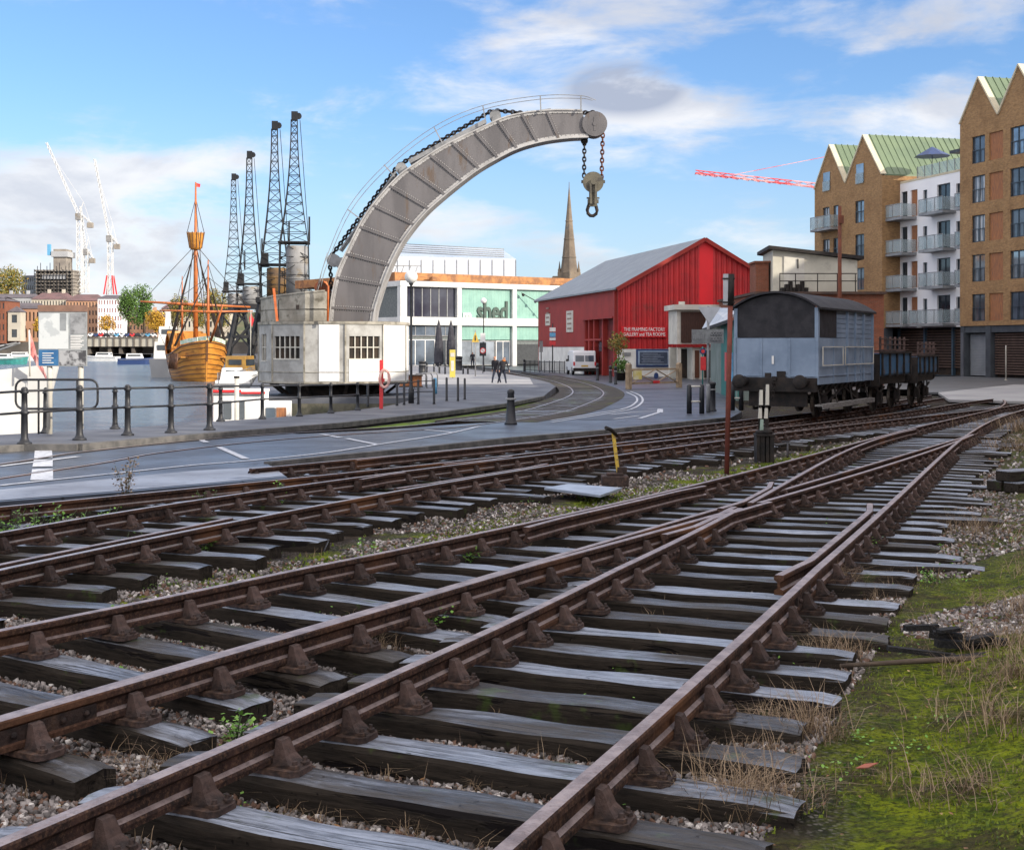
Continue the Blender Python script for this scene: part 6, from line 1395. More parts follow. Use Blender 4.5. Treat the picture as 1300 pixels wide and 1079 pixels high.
# ================================================================ gate, signs, bollards near the shed
mk('gate_wood', (0.36, 0.27, 0.18), (0.24, 0.18, 0.12), .8, 4, .3)
ga, gc = G(800, 494, .17), G(862, 492, .17); ge_ = thing('level_crossing_gate', 'weathered timber field gate with crossed braces and a round blue sign', 'gate', tuple(ga), math.atan2(gc.y - ga.y, gc.x - ga.x)); GLn = (gc - ga).length
for x in (-.12, GLn): mb = MB(); mb.box(x - .12, x + .12, -.12, .12, 0, 1.30); mb.prism([(x - .12, 1.301), (x + .12, 1.301), (x, 1.38)], -.12, .12); mb.build('gate_post', M['gate_wood'], ge_)
mb = MB()
for z in (1.03, .30): mb.box(0, GLn - .15, -.03, .03, z - .05, z + .05)
for a, b_ in (((.05, .30), (GLn * .5, 1.03)), ((GLn * .5, 1.03), (GLn - .2, .30)), ((.05, 1.0), (GLn * .5, .30)), ((GLn * .5, .30), (GLn - .2, 1.0)), ((.05, .3), (.05, 1.03)), ((GLn - .2, .3), (GLn - .2, 1.03))): mb.beam((a[0], -.045, a[1]), (b_[0], -.045, b_[1]), .03, .09, up=Vector((0, 1, 0)))
mb.build('gate_frame', M['gate_wood'], ge_)
mb = MB(); mb.lathe([(.17, -.10), (.17, -.06)], (GLn * .5, 0, .68), 20, False, 'y'); mb.build('disc_sign', M['blue_paint'], ge_); mb = MB(); mb.box(GLn * .5 - .25, GLn * .5 + .25, -.12, -.08, .28, .42); mb.build('red_plate', M['red_paint'], ge_)
mb = MB(); mb.box(.15, .80, -.12, -.07, .50, .98); mb.build('yellow_plate', mk('plate_yellow', (0.62, 0.5, 0.10), (0.66, 0.62, 0.5), .5, 2), ge_)
def post_thing(name, label, cat, px, y1, y0, r, mat='black_paint', off=.17, group=None, taper=.8, rings=True):
    g = G(px, y1, off); h = (y1 - y0) / F * g.y; t_ = thing(name, label, cat, tuple(g), 0, group)
    mb = MB(); mb.lathe([(r * 1.25, 0), (r * 1.2, .05), (r, .08), (r * taper, h * .86), (r * taper * 1.15, h * .88), (r * taper * 1.1, h * .96), (r * .3, h)] if rings else [(r, 0), (r * taper, h)], (0, 0, 0), 12); mb.build('post', M[mat], t_)
    if rings: mb = MB(); mb.lathe([(r * 1.02, h * .70), (r * 1.05, h * .71), (r * 1.05, h * .74), (r * 1.0, h * .75)], (0, 0, 0), 12); mb.build('band', M['grey_steel'], t_)
    return t_, g, h
post_thing('bollard', 'tall black tapering bollard standing alone between the road and the curving rails', 'bollard', 648.5, 539, 494, .14, taper=.62)
for px, y1, y0, l in [(775, 486, 464, 'black bollard left of the planter by the red shed'), (781.5, 488, 465, 'black bollard right beside the shrub planter'), (758.5, 483, 461, 'black bollard at the right rear corner of the white van'), (665.5, 472, 456, 'black bollard at the left end of the terrace fence')]: post_thing('bollard', l, 'bollard', px, y1, y0, .09, group='bollards outside the red shed', taper=.9)
for k, (px, y1, y0) in enumerate([(542, 476, 460), (551, 476, 461), (558, 476, 461), (565, 477, 461), (588, 477, 464), (594, 477, 464)]): post_thing('bollard', ['first', 'second', 'third', 'fourth', 'fifth', 'last'][k] + ' from the left of the thin black posts before the museum shed', 'bollard', px, y1, y0, .07, group='thin posts before the museum shed', taper=.9)
post_thing('blue_post', 'light blue post at the quay behind the short railing', 'post', 552.3, 500, 480, .10, 'light_blue', .29, rings=False)
post_thing('litter_bin', 'black litter bin beside the closed parasols', 'bin', 582.5, 472, 452, .30, 'black_paint', taper=1.0); post_thing('litter_bin', 'small black bin in front of the museum glass doors', 'bin', 536, 476, 458, .28, 'black_paint', taper=1.0)
# terrace fence by the shed
A_, B_ = G(667, 472, .17), G(717, 474, .17); tf = thing('terrace_fence', 'black metal fence round the terrace left of the white van', 'fence'); mb = MB()
for z in (.15, .95): mb.beam(A_ + Vector((0, 0, z)), B_ + Vector((0, 0, z)), .05, .05)
mb.build('rail', M['black_paint'], tf)
for k in range(9): p_ = A_.lerp(B_, k / 8); mb = MB(); mb.beam(p_, p_ + Vector((0, 0, 1.05)), .06, .06); mb.build('post', M['black_paint'], tf)
mb = MB()
for k in range(70): p_ = A_.lerp(B_, k / 70); mb.beam(p_ + Vector((0, 0, .15)), p_ + Vector((0, 0, .95)), .02, .02)
mb.build('infill', M['black_paint'], tf)
# signs on poles
def disc(mb, x, z, r, y0, y1): mb.lathe([(r, y0), (r, y1)], (x, 0, z), 20, False, 'y')
def sign_pole(name, label, px, y1, y0, r=.04, off=.17, mat='grey_steel'):
    g = G(px, y1, off); h = (y1 - y0) / F * g.y; t_ = thing(name, label, 'sign', tuple(g)); mb = MB(); mb.lathe([(r, 0), (r, h)], (0, 0, 0), 10); mb.build('pole', M[mat], t_); k = g.y / F
    return t_, g, (lambda py: (y1 - py) * k), k
t_, g, zf_, k = sign_pole('no_entry_sign', 'no entry disc on a dark plate with small notices above it on a pole', 613, 476, 423)
mb = MB(); mb.box(-4.2*k, 4.2*k, -.10, -.05, zf_(452), zf_(435)); mb.build('plate', M['black_paint'], t_); mb = MB(); disc(mb, 0, zf_(445.2), 3.8*k, -.14, -.11); mb.build('disc', M['red_paint'], t_); mb = MB(); mb.lathe([(2.7*k, -.16), (2.7*k, -.145)], (0, 0, zf_(445.2)), 18, False, 'y'); mb.build('disc_face', M['white_paint'], t_); mb = MB(); mb.beam((-2*k, -.17, zf_(443.4)), (2*k, -.17, zf_(447)), .02, .9*k, up=Vector((0, 1, 0))); mb.build('bar', M['red_paint'], t_)
mb = MB(); mb.box(-3.2*k, 3.2*k, -.10, -.05, zf_(434), zf_(423)); mb.build('notice', M['white_paint'], t_)
t_, g, zf_, k = sign_pole('warning_sign', 'yellow triangular warning sign on a pale pole before the museum shed', 603.5, 480, 419)
mb = MB(); mb.prism([(-4.6*k, zf_(434.5)), (4.6*k, zf_(434.5)), (0, zf_(421))], -.09, -.05); mb.build('triangle', M['yellow_paint'], t_); mb = MB(); mb.box(-.6*k, .6*k, -.11, -.092, zf_(432.5), zf_(426)); mb.build('symbol', M['black_paint'], t_)
t_, g, zf_, k = sign_pole('banner_sign', 'tall yellow banner sign standing on the quay by the railing', 574.5, 480, 446, .03, .29)
mb = MB(); mb.box(-3.6*k, 3.6*k, -.08, -.03, zf_(479), zf_(444)); mb.build('banner', mk('banner_yellow', (0.60, 0.50, 0.08), (0.5, 0.42, 0.10), .5, 2), t_); mb = MB(); mb.box(-1.9*k, 1.9*k, -.10, -.082, zf_(471), zf_(458)); mb.box(-2.6*k, 2.6*k, -.10, -.082, zf_(453), zf_(448)); mb.build('print', M['off_white'], t_)
t_, g, zf_, k = sign_pole('direction_sign', 'white and blue notice plates on a dark post left of the red shed doors', 701.5, 473, 411, .05, .17, 'black_paint')
for a, b_, c in ((416, 421, 'white_paint'), (422.5, 428, 'light_blue'), (429, 432, 'white_paint'), (433, 438, 'red_paint')): mb = MB(); mb.box(-3.8*k, 3.8*k, -.12, -.06, zf_(b_), zf_(a)); mb.build('plate', M[c], t_)
t_, g, zf_, k = sign_pole('info_panel', 'narrow dark framed panel at the corner of the red shed', 687, 471, 432, .05, .17, 'black_paint'); mb = MB(); mb.box(-2.2*k, 2.2*k, -.1, -.05, zf_(447), zf_(433)); mb.build('plate', M['grey_steel'], t_)
# give-way sign seen from the back, street board
t_, g, zf_, k = sign_pole('give_way_sign', 'back of a triangular road sign on a grey pole beside the low barriers', 899, 524, 389, .045, .19)
mb = MB(); mb.prism([(-13.5*k, zf_(390)), (16*k, zf_(390)), (1.3*k, zf_(411.5))], -.08, -.05); mb.build('triangle', mk('sign_back', (0.42, 0.44, 0.47), (0.34, 0.36, 0.39), .4, 3), t_)
mb = MB(); mb.box(-21*k, -4.5*k, -.10, -.04, zf_(436.5), zf_(418.5)); mb.box(-4.5*k, 19*k, -.13, -.04, zf_(436), zf_(418)); mb.build('direction_board', mk('board_zinc', (0.20, 0.21, 0.21), (0.12, 0.125, 0.13), .5, 5), t_)
mb = MB()
for q_ in range(4):
    for s_ in (0, 1): mb.tube([(4*k + q_ * 3.6*k + 1.5*k * math.cos(a), -.15, zf_(423.5 + s_ * 7) + 2.4*k * math.sin(a)) for a in [2*math.pi*j/10 for j in range(10)]], .018, 5, False, True, True)
for q_ in range(6): mb.box(-19.5*k + q_ * 2.4*k, -18.2*k + q_ * 2.4*k, -.12, -.102, zf_(430 + q_ % 2), zf_(426 - q_ % 3))
mb.build('pattern', M['grey_steel'], t_)
mb = MB(); mb.lathe([(.075, 0), (.075, .9), (.05, .95)], (0, 0, 0), 10); mb.build('sleeve', M['grey_steel'], t_)
# rusty pole carrying a white panel
t_ = thing('rusty_pole', 'thin rust brown pole with a blank pale sign back near its top, beside the tracks', 'sign', tuple(G(922.5, 599, .0))); g = t_.location; k = g.y / F
mb = MB(); mb.tube([(0, 0, -.1), (5.5*k, 0, 250*k)], .042, 10); mb.build('pole', mk('rust_red', (0.20, 0.055, 0.04), (0.13, 0.045, 0.035), .7, 6, .2), t_); mb = MB(); mb.tube([(4.6*k, 0, 211*k), (5.5*k, 0, 251*k)], .058, 10); mb.build('sleeve', M['black_iron'], t_)
mb = MB(); mb.box(-4.5*k, 3.5*k, -.03, .0, 212*k, 251*k); mb.build('panel', M['sign_back'], t_); mb = MB(); mb.box(-5*k, 10*k, -.045, .05, 214*k, 216*k); mb.box(-5*k, 10*k, -.045, .05, 244*k, 246*k); mb.build('clamp', M['black_iron'], t_)
# timber mast on the right
t_ = thing('timber_mast', 'tall brown timber mast with a box at the top rising behind the wagons', 'mast', tuple(PX(1066, 470, 60))); k = 60 / F
mb = MB(); mb.lathe([(3.2*k, -1), (2.2*k, 208*k)], (0, 0, 0), 12); mb.build('pole', mk('mast_brown', (0.17, 0.055, 0.03), (0.11, 0.045, 0.03), .7, 3, .2), t_); mb = MB(); mb.box(-1.5*k, 4.5*k, -.12, .12, 186*k, 196*k); mb.build('box', M['mast_brown'], t_)
# U barriers and fat bollard beside the give-way sign
def ubar(label, pxs, y1, y0):
    gs = [G(px, y1, .19) for px in pxs]; h = (y1 - y0) / F * gs[0].y; t_ = thing('barrier', label, 'barrier', (0, 0, 0), 0, 'low barriers by the wagons')
    for g in gs: mb = MB(); mb.lathe([(.085, 0), (.08, h * .95), (.04, h)], tuple(g), 12); mb.build('post', M['black_paint'], t_)
    mb = MB()
    for f_ in (.93, .42): mb.tube([gs[0] + Vector((-.05, -.03, h * f_)), gs[-1] + Vector((.05, -.03, h * f_))], .03, 8)
    mb.build('bar', M['off_white'], t_)
ubar('low barrier of two black posts joined by pale bars, left of the give way sign', (875, 891), 525.5, 488); ubar('low barrier half hidden by the rusty pole in front of the wagon', (930, 941), 521, 484)
post_thing('bollard', 'fat black bollard right behind the give way sign pole', 'bollard', 903, 522, 484, .15, off=.19, taper=.95)
t_, g, zf_, k = sign_pole('round_sign', 'small round red and blue sign on a green post beside the kiosk', 892, 488, 440, .04, .17, 'teal_paint'); mb = MB(); disc(mb, 0, zf_(446), 4*k, -.1, -.05); mb.build('disc', M['blue_paint'], t_); mb = MB(); disc(mb, 0, zf_(446), 2.3*k, -.13, -.105); mb.build('disc_centre', M['red_paint'], t_); mb = MB(); mb.box(-3*k, 4*k, -.1, -.05, zf_(470), zf_(453)); mb.build('panel', M['red_paint'], t_)

# ================================================================ points lever, indicator, plates
t_ = thing('points_lever', 'yellow points lever with black handle in a rusty box between the tracks', 'lever', tuple(G(787, 612, .05))); g = t_.location; k = g.y / F
mb = MB(); mb.box(-.27, .12, -.16, .16, -.05, .10); mb.box(-.20, .05, -.10, .10, .1, .14); mb.build('lever_box', M['chair_iron'], t_, .012)
mb = MB(); mb.beam((-.02, 0, .1), (-8.5*k, 0, 62*k), .05, .03); mb.build('lever_arm', M['yellow_paint'], t_); mb = MB(); mb.tube([(-5*k, 0, 60*k), (-12*k, -.1, 67*k), (-19*k, -.2, 70*k)], .028, 8); mb.build('handle', M['black_iron'], t_); mb = MB(); mb.box(-.04, .10, -.05, .05, .14, .22); mb.build('weight', M['chair_iron'], t_)
pl = [G(690, 616, .13), G(738, 613.5, .13), G(793, 619, .13), G(762, 628, .13)]; pl = [G(x, y, .092) for x, y in ((691, 619), (722, 614), (790, 619), (762, 628.5))]
mb = MB(); mb.add([tuple(p) for p in pl] + [tuple(p - Vector((0, 0, .03))) for p in pl], [(0,1,2,3),(7,6,5,4),(0,4,5,1),(1,5,6,2),(2,6,7,3),(3,7,4,0)]); tag(mb.build('cover_plate', mk('zinc', (0.42, 0.47, 0.55), (0.30, 0.34, 0.41), .35, 3, .1, .3)), 'flat pale metal cover plate lying on sleepers beside the yellow lever', 'metal plate')
ind = thing('points_indicator', 'black points indicator stand with four cream arms beside the near track', 'signal', tuple(G(970, 584, .0))); k = ind.location.y / F
mb = MB(); mb.box(-12*k, 12*k, -.16, .16, 31*k, 33.5*k); mb.box(-11*k, -7*k, -.14, .14, -.05, 31*k); mb.box(6*k, 11*k, -.14, .14, -.05, 31*k); mb.box(-6*k, -.5*k, -.11, .11, -.05, 31*k); mb.box(1*k, 5*k, -.12, .12, -.05, 30*k); mb.build('stand', M['black_iron'], ind)
mb = MB(); mb.lathe([(.11, 0), (.12, .04), (.05, .09)], (-3*k, 0, 33.5*k), 10); mb.lathe([(.11, 0), (.12, .04), (.05, .12)], (3*k, 0, 33.5*k), 10); mb.tube([(-6*k, 0, 34*k), (-6*k, 0, 86*k)], .022, 6); mb.tube([(3*k, 0, 34*k), (3*k, 0, 92*k)], .03, 6); mb.box(1*k, 5.5*k, -.03, .03, 34*k, 64*k); mb.build('rod', M['black_iron'], ind)
for x0, z0, z1, mt_ in ((-6.2, 33.5, 52, 'pale_green'), (-7.0, 70, 89, 'off_white'), (1.0, 70, 96, 'off_white'), (-8.2, 53, 66, 'off_white'), (-.6, 53, 66, 'off_white')):
    if mt_ == 'pale_green': mk('pale_green', (.32, .42, .36), None, .6)
    mb = MB(); mb.prism([(x0*k, z0*k), ((x0 + 4.6)*k, z0*k), ((x0 + 4.6)*k, z1*k), ((x0 + .8)*k, z1*k)], -.07, -.04); mb.build('arm', M[mt_], ind)
mb = MB(); mb.tube([G(985, 566, .18), G(1002, 564, .18)], .02, 6); mb.tube([G(1000, 563, .20), G(1000, 580, .0)], .022, 6); tag(mb.build('pull_rod', M['black_iron']), 'thin black rod bent down beside the points indicator', 'rod')

# ================================================================ parasols, planters, bicycles
def parasol(px, gy, topy, lbl):
    g = G(px, gy, .17); k = g.y / F; h = (gy - topy) * k; t_ = thing('closed_parasol', lbl, 'parasol', tuple(g), 0, 'closed parasols outside the museum'); mb = MB(); mb.lathe([(.05, 0), (.04, h * .4)], (0, 0, 0), 8); mb.build('pole', M['off_white'], t_)
    mb = MB(); mb.lathe([(.10, h * .12), (.42, h * .20), (.36, h * .55), (.20, h * .85), (.03, h)], (0, 0, 0), 9, False); mb.build('canopy', mk('canopy_dark', (.035, .035, .045), (.06, .06, .07), .8, 3), t_)
parasol(557, 474, 406, 'closed dark parasol nearer the lamp post outside the museum'); parasol(572.5, 474, 406.5, 'closed dark parasol right of the other, behind the yellow banner')
def leaf_cloud(mb, blobs, n, size, seed=1, up=.0):
    """leaf-sized faces spread through the volume of a few blobs, thicker near their surface"""
    r = np.random.RandomState(seed); vol = np.array([b_[3] * b_[4] * b_[5] for b_ in blobs]); vol = vol / vol.sum()
    for b_, w_ in zip(blobs, vol):
        m_ = max(int(n * w_), 8); d = r.randn(m_, 3); d /= np.linalg.norm(d, axis=1)[:, None]; rad = r.rand(m_) ** .45
        lump = 1 + .22 * np.array([mnoise.noise(Vector(v * 2.1) + Vector((seed, b_[0], 0))) for v in d]) * 2
        P_ = np.array(b_[:3]) + d * (rad * lump)[:, None] * np.array(b_[3:6])
        for p in P_:
            a = Vector(r.randn(3)).normalized(); b2 = a.cross(Vector(r.randn(3))).normalized(); s_ = size * r.uniform(.6, 1.3); p = Vector(p)
            mb.add([p - a * s_, p + b2 * s_ * .5, p + a * s_, p - b2 * s_ * .5], [(0, 1, 2, 3)])
def leafmat(name, c1, c2, c3=None):
    m = bpy.data.materials.new(name); m.use_nodes = True; t = NT(m.node_tree); p = t.n['Principled BSDF']; p.inputs['Roughness'].default_value = .7
    ge = t.new('ShaderNodeNewGeometry'); r_ = ge.outputs['Random Per Island']; c = t.mix(r_, c1, c2); 
    if c3: c = t.mix(t.ramp(r_, .7, .75), c, c3)
    t.put(p.inputs['Base Color'], c); M[name] = m; return m
leafmat('leaf_green', (0.045, 0.10, 0.015), (0.10, 0.19, 0.03)); leafmat('leaf_yellow', (0.50, 0.27, 0.02), (0.30, 0.17, 0.02), (.6, .4, .05)); leafmat('leaf_olive', (0.16, 0.15, 0.03), (0.08, 0.10, 0.02), (.3, .2, .03)); leafmat('leaf_dark', (0.03, 0.055, 0.02), (0.06, 0.09, 0.03)); leafmat('weed_green', (0.09, 0.22, 0.02), (0.18, 0.34, 0.05)); leafmat('weed_dry', (0.20, 0.13, 0.07), (0.36, 0.27, 0.17), (.10, .06, .035)); mk('bark', (0.10, 0.075, 0.055), (.06, .045, .035), .9, 4, .4)
def tree(name, label, base, blobs, n, size, mat, trunk_h, trunk_r, seed=1, group=None):
    t_ = thing(name, label, 'tree', tuple(base), 0, group); mb = MB(); mb.tube([(0, 0, -.5), (.0, 0, trunk_h * .5), (trunk_r * .6, 0, trunk_h)], [trunk_r, trunk_r * .8, trunk_r * .5], 8)
    for b_ in blobs: mb.tube([(0, 0, trunk_h * .6), ((b_[0]) * .5, b_[1] * .5, (trunk_h * .8 + b_[2]) * .5), (b_[0], b_[1], b_[2])], [trunk_r * .5, trunk_r * .35, trunk_r * .12], 6)
    mb.build('trunk', M['bark'], t_); mb = MB(); leaf_cloud(mb, blobs, n, size, seed); mb.build('crown', M[mat], t_, recalc=False); return t_
g = G(785, 481, .17); tree('potted_tree', 'small olive tree in a planter at the red shed corner', g, [(0, 0, 2.6, .75, .75, .75), (.1, 0, 1.9, .4, .4, .5)], 700, .09, 'leaf_olive', 2.2, .05, 2)
g = G(788.5, 483, .17); pt = tree('potted_shrub', 'round green shrub in a dark pot in front of the olive tree', g, [(0, 0, .95, .62, .6, .55)], 600, .09, 'leaf_green', .6, .04, 4); mb = MB(); mb.lathe([(.26, 0), (.34, .45), (.38, .47), (.38, .52)], (0, 0, 0), 12); mb.build('pot', M['black_iron'], pt)
def hoop(label, px, gy):
    g = G(px, gy, .29); t_ = thing('cycle_hoop', label, 'cycle stand', tuple(g), .5, 'cycle hoops by the crane'); mb = MB(); mb.tube([(-.35, 0, 0), (-.35, 0, .6), (-.25, 0, .75), (.25, 0, .75), (.35, 0, .6), (.35, 0, 0)], .03, 8); mb.build('hoop', M['grey_steel'], t_); mb = MB(); mb.lathe([(.07, 0), (.07, .02)], (-.35, 0, 0), 8); mb.lathe([(.07, 0), (.07, .02)], (.35, 0, 0), 8); mb.build('base_plates', M['grey_steel'], t_)
for k_, (px, gy) in enumerate(((534, 493), (541, 492), (548, 491))): hoop(('left', 'middle', 'right')[k_] + ' steel cycle hoop behind the railing right of the crane cabin', px, gy)
for px, l in ((514, 'terracotta coloured drum behind the lamp post foot'), (529, 'terracotta coloured drum right of the lamp post')):
    g = G(px, 494, .29); t_ = thing('cable_drum', l, 'drum', tuple(g), 0, 'drums by the crane'); mb = MB(); mb.lathe([(.3, .06), (.26, .08), (.26, .52), (.3, .55)], (0, 0, .1), 14); mb.build('drum', mk('terracotta', (0.42, 0.17, 0.07), (.3, .12, .06), .7, 3), t_); mb = MB(); mb.lathe([(.32, 0), (.32, .06)], (0, 0, .10), 14, False); mb.lathe([(.32, .56), (.32, .62)], (0, 0, .10), 14, False); mb.build('rim', M['bark'], t_)

# ================================================================ people
def person(label, px, gy, h, rz, pose, cols, lean=0.0):
    """one skinned body: joints as vertices, a radius at each; clothes are coloured bands of the same surface"""
    g = G(px, gy, .17); t_ = thing('person', label, 'person', tuple(g), rz); s = h / 1.75; st, arm = pose
    J = {'pel': (0, 0, .95, .145), 'bel': (0, lean * .10, 1.12, .135), 'che': (0, lean * .25, 1.34, .155), 'nec': (0, lean * .36, 1.50, .06), 'hd1': (0, lean * .42 , 1.60, .090), 'hd2': (0, lean * .45, 1.70, .085)}
    E_ = [('pel', 'bel'), ('bel', 'che'), ('che', 'nec'), ('nec', 'hd1'), ('hd1', 'hd2')]
    for sd, n_ in ((-1, 'l'), (1, 'r')):
        f = sd * st; a = -sd * arm
        J['hip' + n_] = (sd * .095, 0, .90, .10); J['kne' + n_] = (sd * .10, f * .22 + .03, .50, .066); J['ank' + n_] = (sd * .10, f * .42 - (.05 if f < 0 else 0), .09, .045); J['toe' + n_] = (sd * .11, f * .42 + .17, .035, .036)
        J['sho' + n_] = (sd * .20, lean * .30, 1.42, .066); J['elb' + n_] = (sd * .26, lean * .25 + a * .12 - .02, 1.14, .050); J['wri' + n_] = (sd * .25, lean * .3 + a * .25 + .08, .92, .032); J['pal' + n_] = (sd * .245, lean * .3 + a * .28 + .11, .84, .034)
        E_ += [('pel', 'hip' + n_), ('hip' + n_, 'kne' + n_), ('kne' + n_, 'ank' + n_), ('ank' + n_, 'toe' + n_), ('che', 'sho' + n_), ('sho' + n_, 'elb' + n_), ('elb' + n_, 'wri' + n_), ('wri' + n_, 'pal' + n_)]
        for q_ in range(5):
            dx = (q_ - 2) * .012; L = (.05, .075, .08, .07, .05)[q_]; J['f%d%s' % (q_, n_)] = (J['pal' + n_][0] + dx * .4, J['pal' + n_][1] + (q_ - 2) * .016 + (.03 if q_ == 0 else 0), .84 - L, .009); E_.append(('pal' + n_, 'f%d%s' % (q_, n_)))
    ks = list(J); me = bpy.data.meshes.new('body'); me.from_pydata([tuple(c * s for c in J[k_][:3]) for k_ in ks], [(ks.index(a), ks.index(b_)) for a, b_ in E_], []); o = bpy.data.objects.new('body', me); COL.objects.link(o)
    sk = o.modifiers.new('skin', 'SKIN'); 
    for i, k_ in enumerate(ks): me.skin_vertices[0].data[i].radius = (J[k_][3] * s * (1.0), J[k_][3] * s)
    me.skin_vertices[0].data[0].use_root = True; o.modifiers.new('sub', 'SUBSURF').levels = 1; bpy.context.view_layer.update()
    m2 = bpy.data.meshes.new_from_object(o.evaluated_get(bpy.context.evaluated_depsgraph_get())); bpy.data.objects.remove(o); o = bpy.data.objects.new('body', m2); COL.objects.link(o); o.parent = t_
    m2.materials.clear()
    for c in ('skin', cols[0], cols[1], 'black_iron', cols[2]): m2.materials.append(M[c])
    for p in m2.polygons:
        z = p.center.z / s; x = abs(p.center.x) / s; p.use_smooth = True
        p.material_index = 0 if z > 1.50 else (3 if z < .13 else 2 if z < .93 and x < .20 else 1 if z > .93 or x >= .2 and z > .9 else 0)
        if z > 1.655 or (z > 1.58 and p.center.y / s < lean * .42 - .03): p.material_index = 4
    fy = lean * .43; mb = MB(); mb.ball((0, (fy + .092) * s, 1.635 * s), .014 * s, 6, 5); mb.build('nose', M['skin'], t_)
    mb = MB(); mb.box(-.035 * s, -.015 * s, (fy + .082) * s, (fy + .09) * s, 1.65 * s, 1.66 * s); mb.box(.015 * s, .035 * s, (fy + .082) * s, (fy + .09) * s, 1.65 * s, 1.66 * s); mb.box(-.02 * s, .02 * s, (fy + .075) * s, (fy + .087) * s, 1.595 * s, 1.60 * s); mb.build('face_features', M['black_iron'], t_)
    return t_
mk('skin', (.45, .26, .19), None, .6); mk('coat_dark', (.022, .022, .028), (.035, .035, .04), .85, 5); mk('coat_orange', (.60, .20, .04), (.5, .16, .03), .8, 5); mk('hair_brown', (.06, .03, .015), None, .7); mk('trousers', (.025, .03, .05), None, .85)
person('person in a dark coat and orange hood leaning forward as they walk beside another', 630, 488.5, 1.72, math.radians(155), (.9, .8), ('coat_dark', 'trousers', 'coat_orange'), .5)
p2 = person('person in a dark coat with an orange collar and pale rucksack walking on the right', 637.5, 489, 1.70, math.radians(205), (-.9, .7), ('coat_dark', 'trousers', 'hair_brown'), .7)
mb = MB(); mb.box(-.15, .15, -.14, .06, 1.12, 1.46); mb.build('rucksack', mk('pack_grey', (.25, .27, .3), None, .8), p2, .04); mb = MB(); mb.lathe([(.10, 0), (.12, .05), (.08, .1)], (0, .22, 1.40), 10); mb.build('scarf', M['coat_orange'], p2)
person('person in dark clothes standing on the quay near the museum doors', 600, 468, 1.74, math.radians(170), (.15, .1), ('coat_dark', 'trousers', 'hair_brown'))
mk('roof_slate', (.13, .115, .125), (.09, .08, .09), .8, .2); mk('roof_plum', (.17, .10, .10), (.12, .08, .08), .8, .2); mk('wall_cream', (.50, .46, .38), (.42, .38, .31), .8, .1); mk('wall_peach', (.46, .27, .17), (.38, .22, .14), .8, .1); mk('wall_grey', (.38, .39, .40), (.3, .31, .32), .8, .1)
# ================================================================ dockside cranes on the museum quay
ec = None
def lattice(mb, z0, z1, w0, w1, n, r, xo=0.0, yo_=0.0, x1=None, pw=1.0):
    x1 = xo if x1 is None else x1; P_ = []
    for i in range(n + 1):
        f_ = i / n; f2 = 1 - (1 - f_) ** 1.15; z = z0 + (z1 - z0) * f2; w_ = (w1 + (w0 - w1) * (1 - f2) ** pw) / 2; x = xo + (x1 - xo) * f2; P_.append([Vector((x - w_, yo_ - w_, z)), Vector((x + w_, yo_ - w_, z)), Vector((x + w_, yo_ + w_, z)), Vector((x - w_, yo_ + w_, z))])
    for i in range(n):
        for k in range(4):
            mb.beam(P_[i][k], P_[i+1][k], r * 1.6); a, b_ = (P_[i][k], P_[i+1][(k+1) % 4]) if i % 2 else (P_[i][(k+1) % 4], P_[i+1][k]); mb.beam(a, b_, r); mb.beam(P_[i+1][k], P_[i+1][(k+1) % 4], r)
mk('crane_black', (.012, .014, .018), (.028, .028, .03), .6, .5)
def electric_crane(px, D, label, dz=(9.5, 16.2), dm='drum_grey', cab=True):
    t_ = thing('electric_crane', label, 'crane', (PX(px, 0, D).x, D, gb(D) + .17), math.radians(8), 'tall lattice cranes lined up on the museum quay')
    for sx in (-1, 1):
        for sy in (-1, 1): mb = MB(); mb.beam((sx * 3.6, sy * 3.2, 0), (sx * 1.9, sy * 1.7, 9.0), .55); mb.box(sx * 3.6 - .5, sx * 3.6 + .5, sy * 3.2 - .9, sy * 3.2 + .9, 0, .6); mb.build('leg', M['crane_black'], t_)
    mb = MB()
    for sy in (-1, 1): mb.beam((-3.3, sy * 2.9, 1.8), (2.2, sy * 2.0, 8.2), .25); mb.beam((3.3, sy * 2.9, 1.8), (-2.2, sy * 2.0, 8.2), .25); mb.beam((-2.9, sy * 2.6, 4), (2.9, sy * 2.6, 4), .35)
    mb.box(-2.6, 2.6, -2.4, 2.4, 8.6, 9.4); mb.build('portal', M['crane_black'], t_)
    d0, d1 = dz; mb = MB(); mb.lathe([(1.5, d0), (1.5, d1), (1.4, d1 + .1)], (.4, -.6, 0), 24); [mb.lathe([(1.56, d0 + (d1 - d0) * q_), (1.56, d0 + (d1 - d0) * q_ + .1)], (.4, -.6, 0), 24) for q_ in (.33, .66)]; mb.build('drum', M[dm] if dm in M else mk('drum_grey', (.27, .27, .27), (.2, .2, .2), .6, .5, c3=(.2, .17, .13), s3=.4), t_)
    if not cab: mb = MB(); mb.box(-1.9, -.9, -1.2, 1.2, d1 + .3, d1 + 2.3); mb.build('cab', M['crane_black'], t_)
    mb = MB(); lattice(mb, d0, d1 + .6, 4.2, 3.9, 3, .10); lattice(mb, d1 + .6, 34.0, 3.9, 0.85, 14, .085, pw=1.9); mb.build('tower', M['crane_black'], t_)
    mb = MB(); mb.box(-.4, .5, -.4, .4, 34, 35.2); mb.lathe([(.45, -.2), (.45, .2)], (.6, 0, 34.6), 10, False, 'y'); mb.tube([(.8, 0, 34), (2.0, 0, 17)], .05, 5); mb.beam((2.1, 0, 17), (2.1, 0, 20.5), .25); mb.box(-2.2, 2.2, -2.1, 2.1, d1 + .5, d1 + .7); mb.build('jib_head', M['crane_black'], t_); return t_
e0 = electric_crane(373.5, 188, 'lattice crane nearest the curved jib, with a big grey drum below its tower')
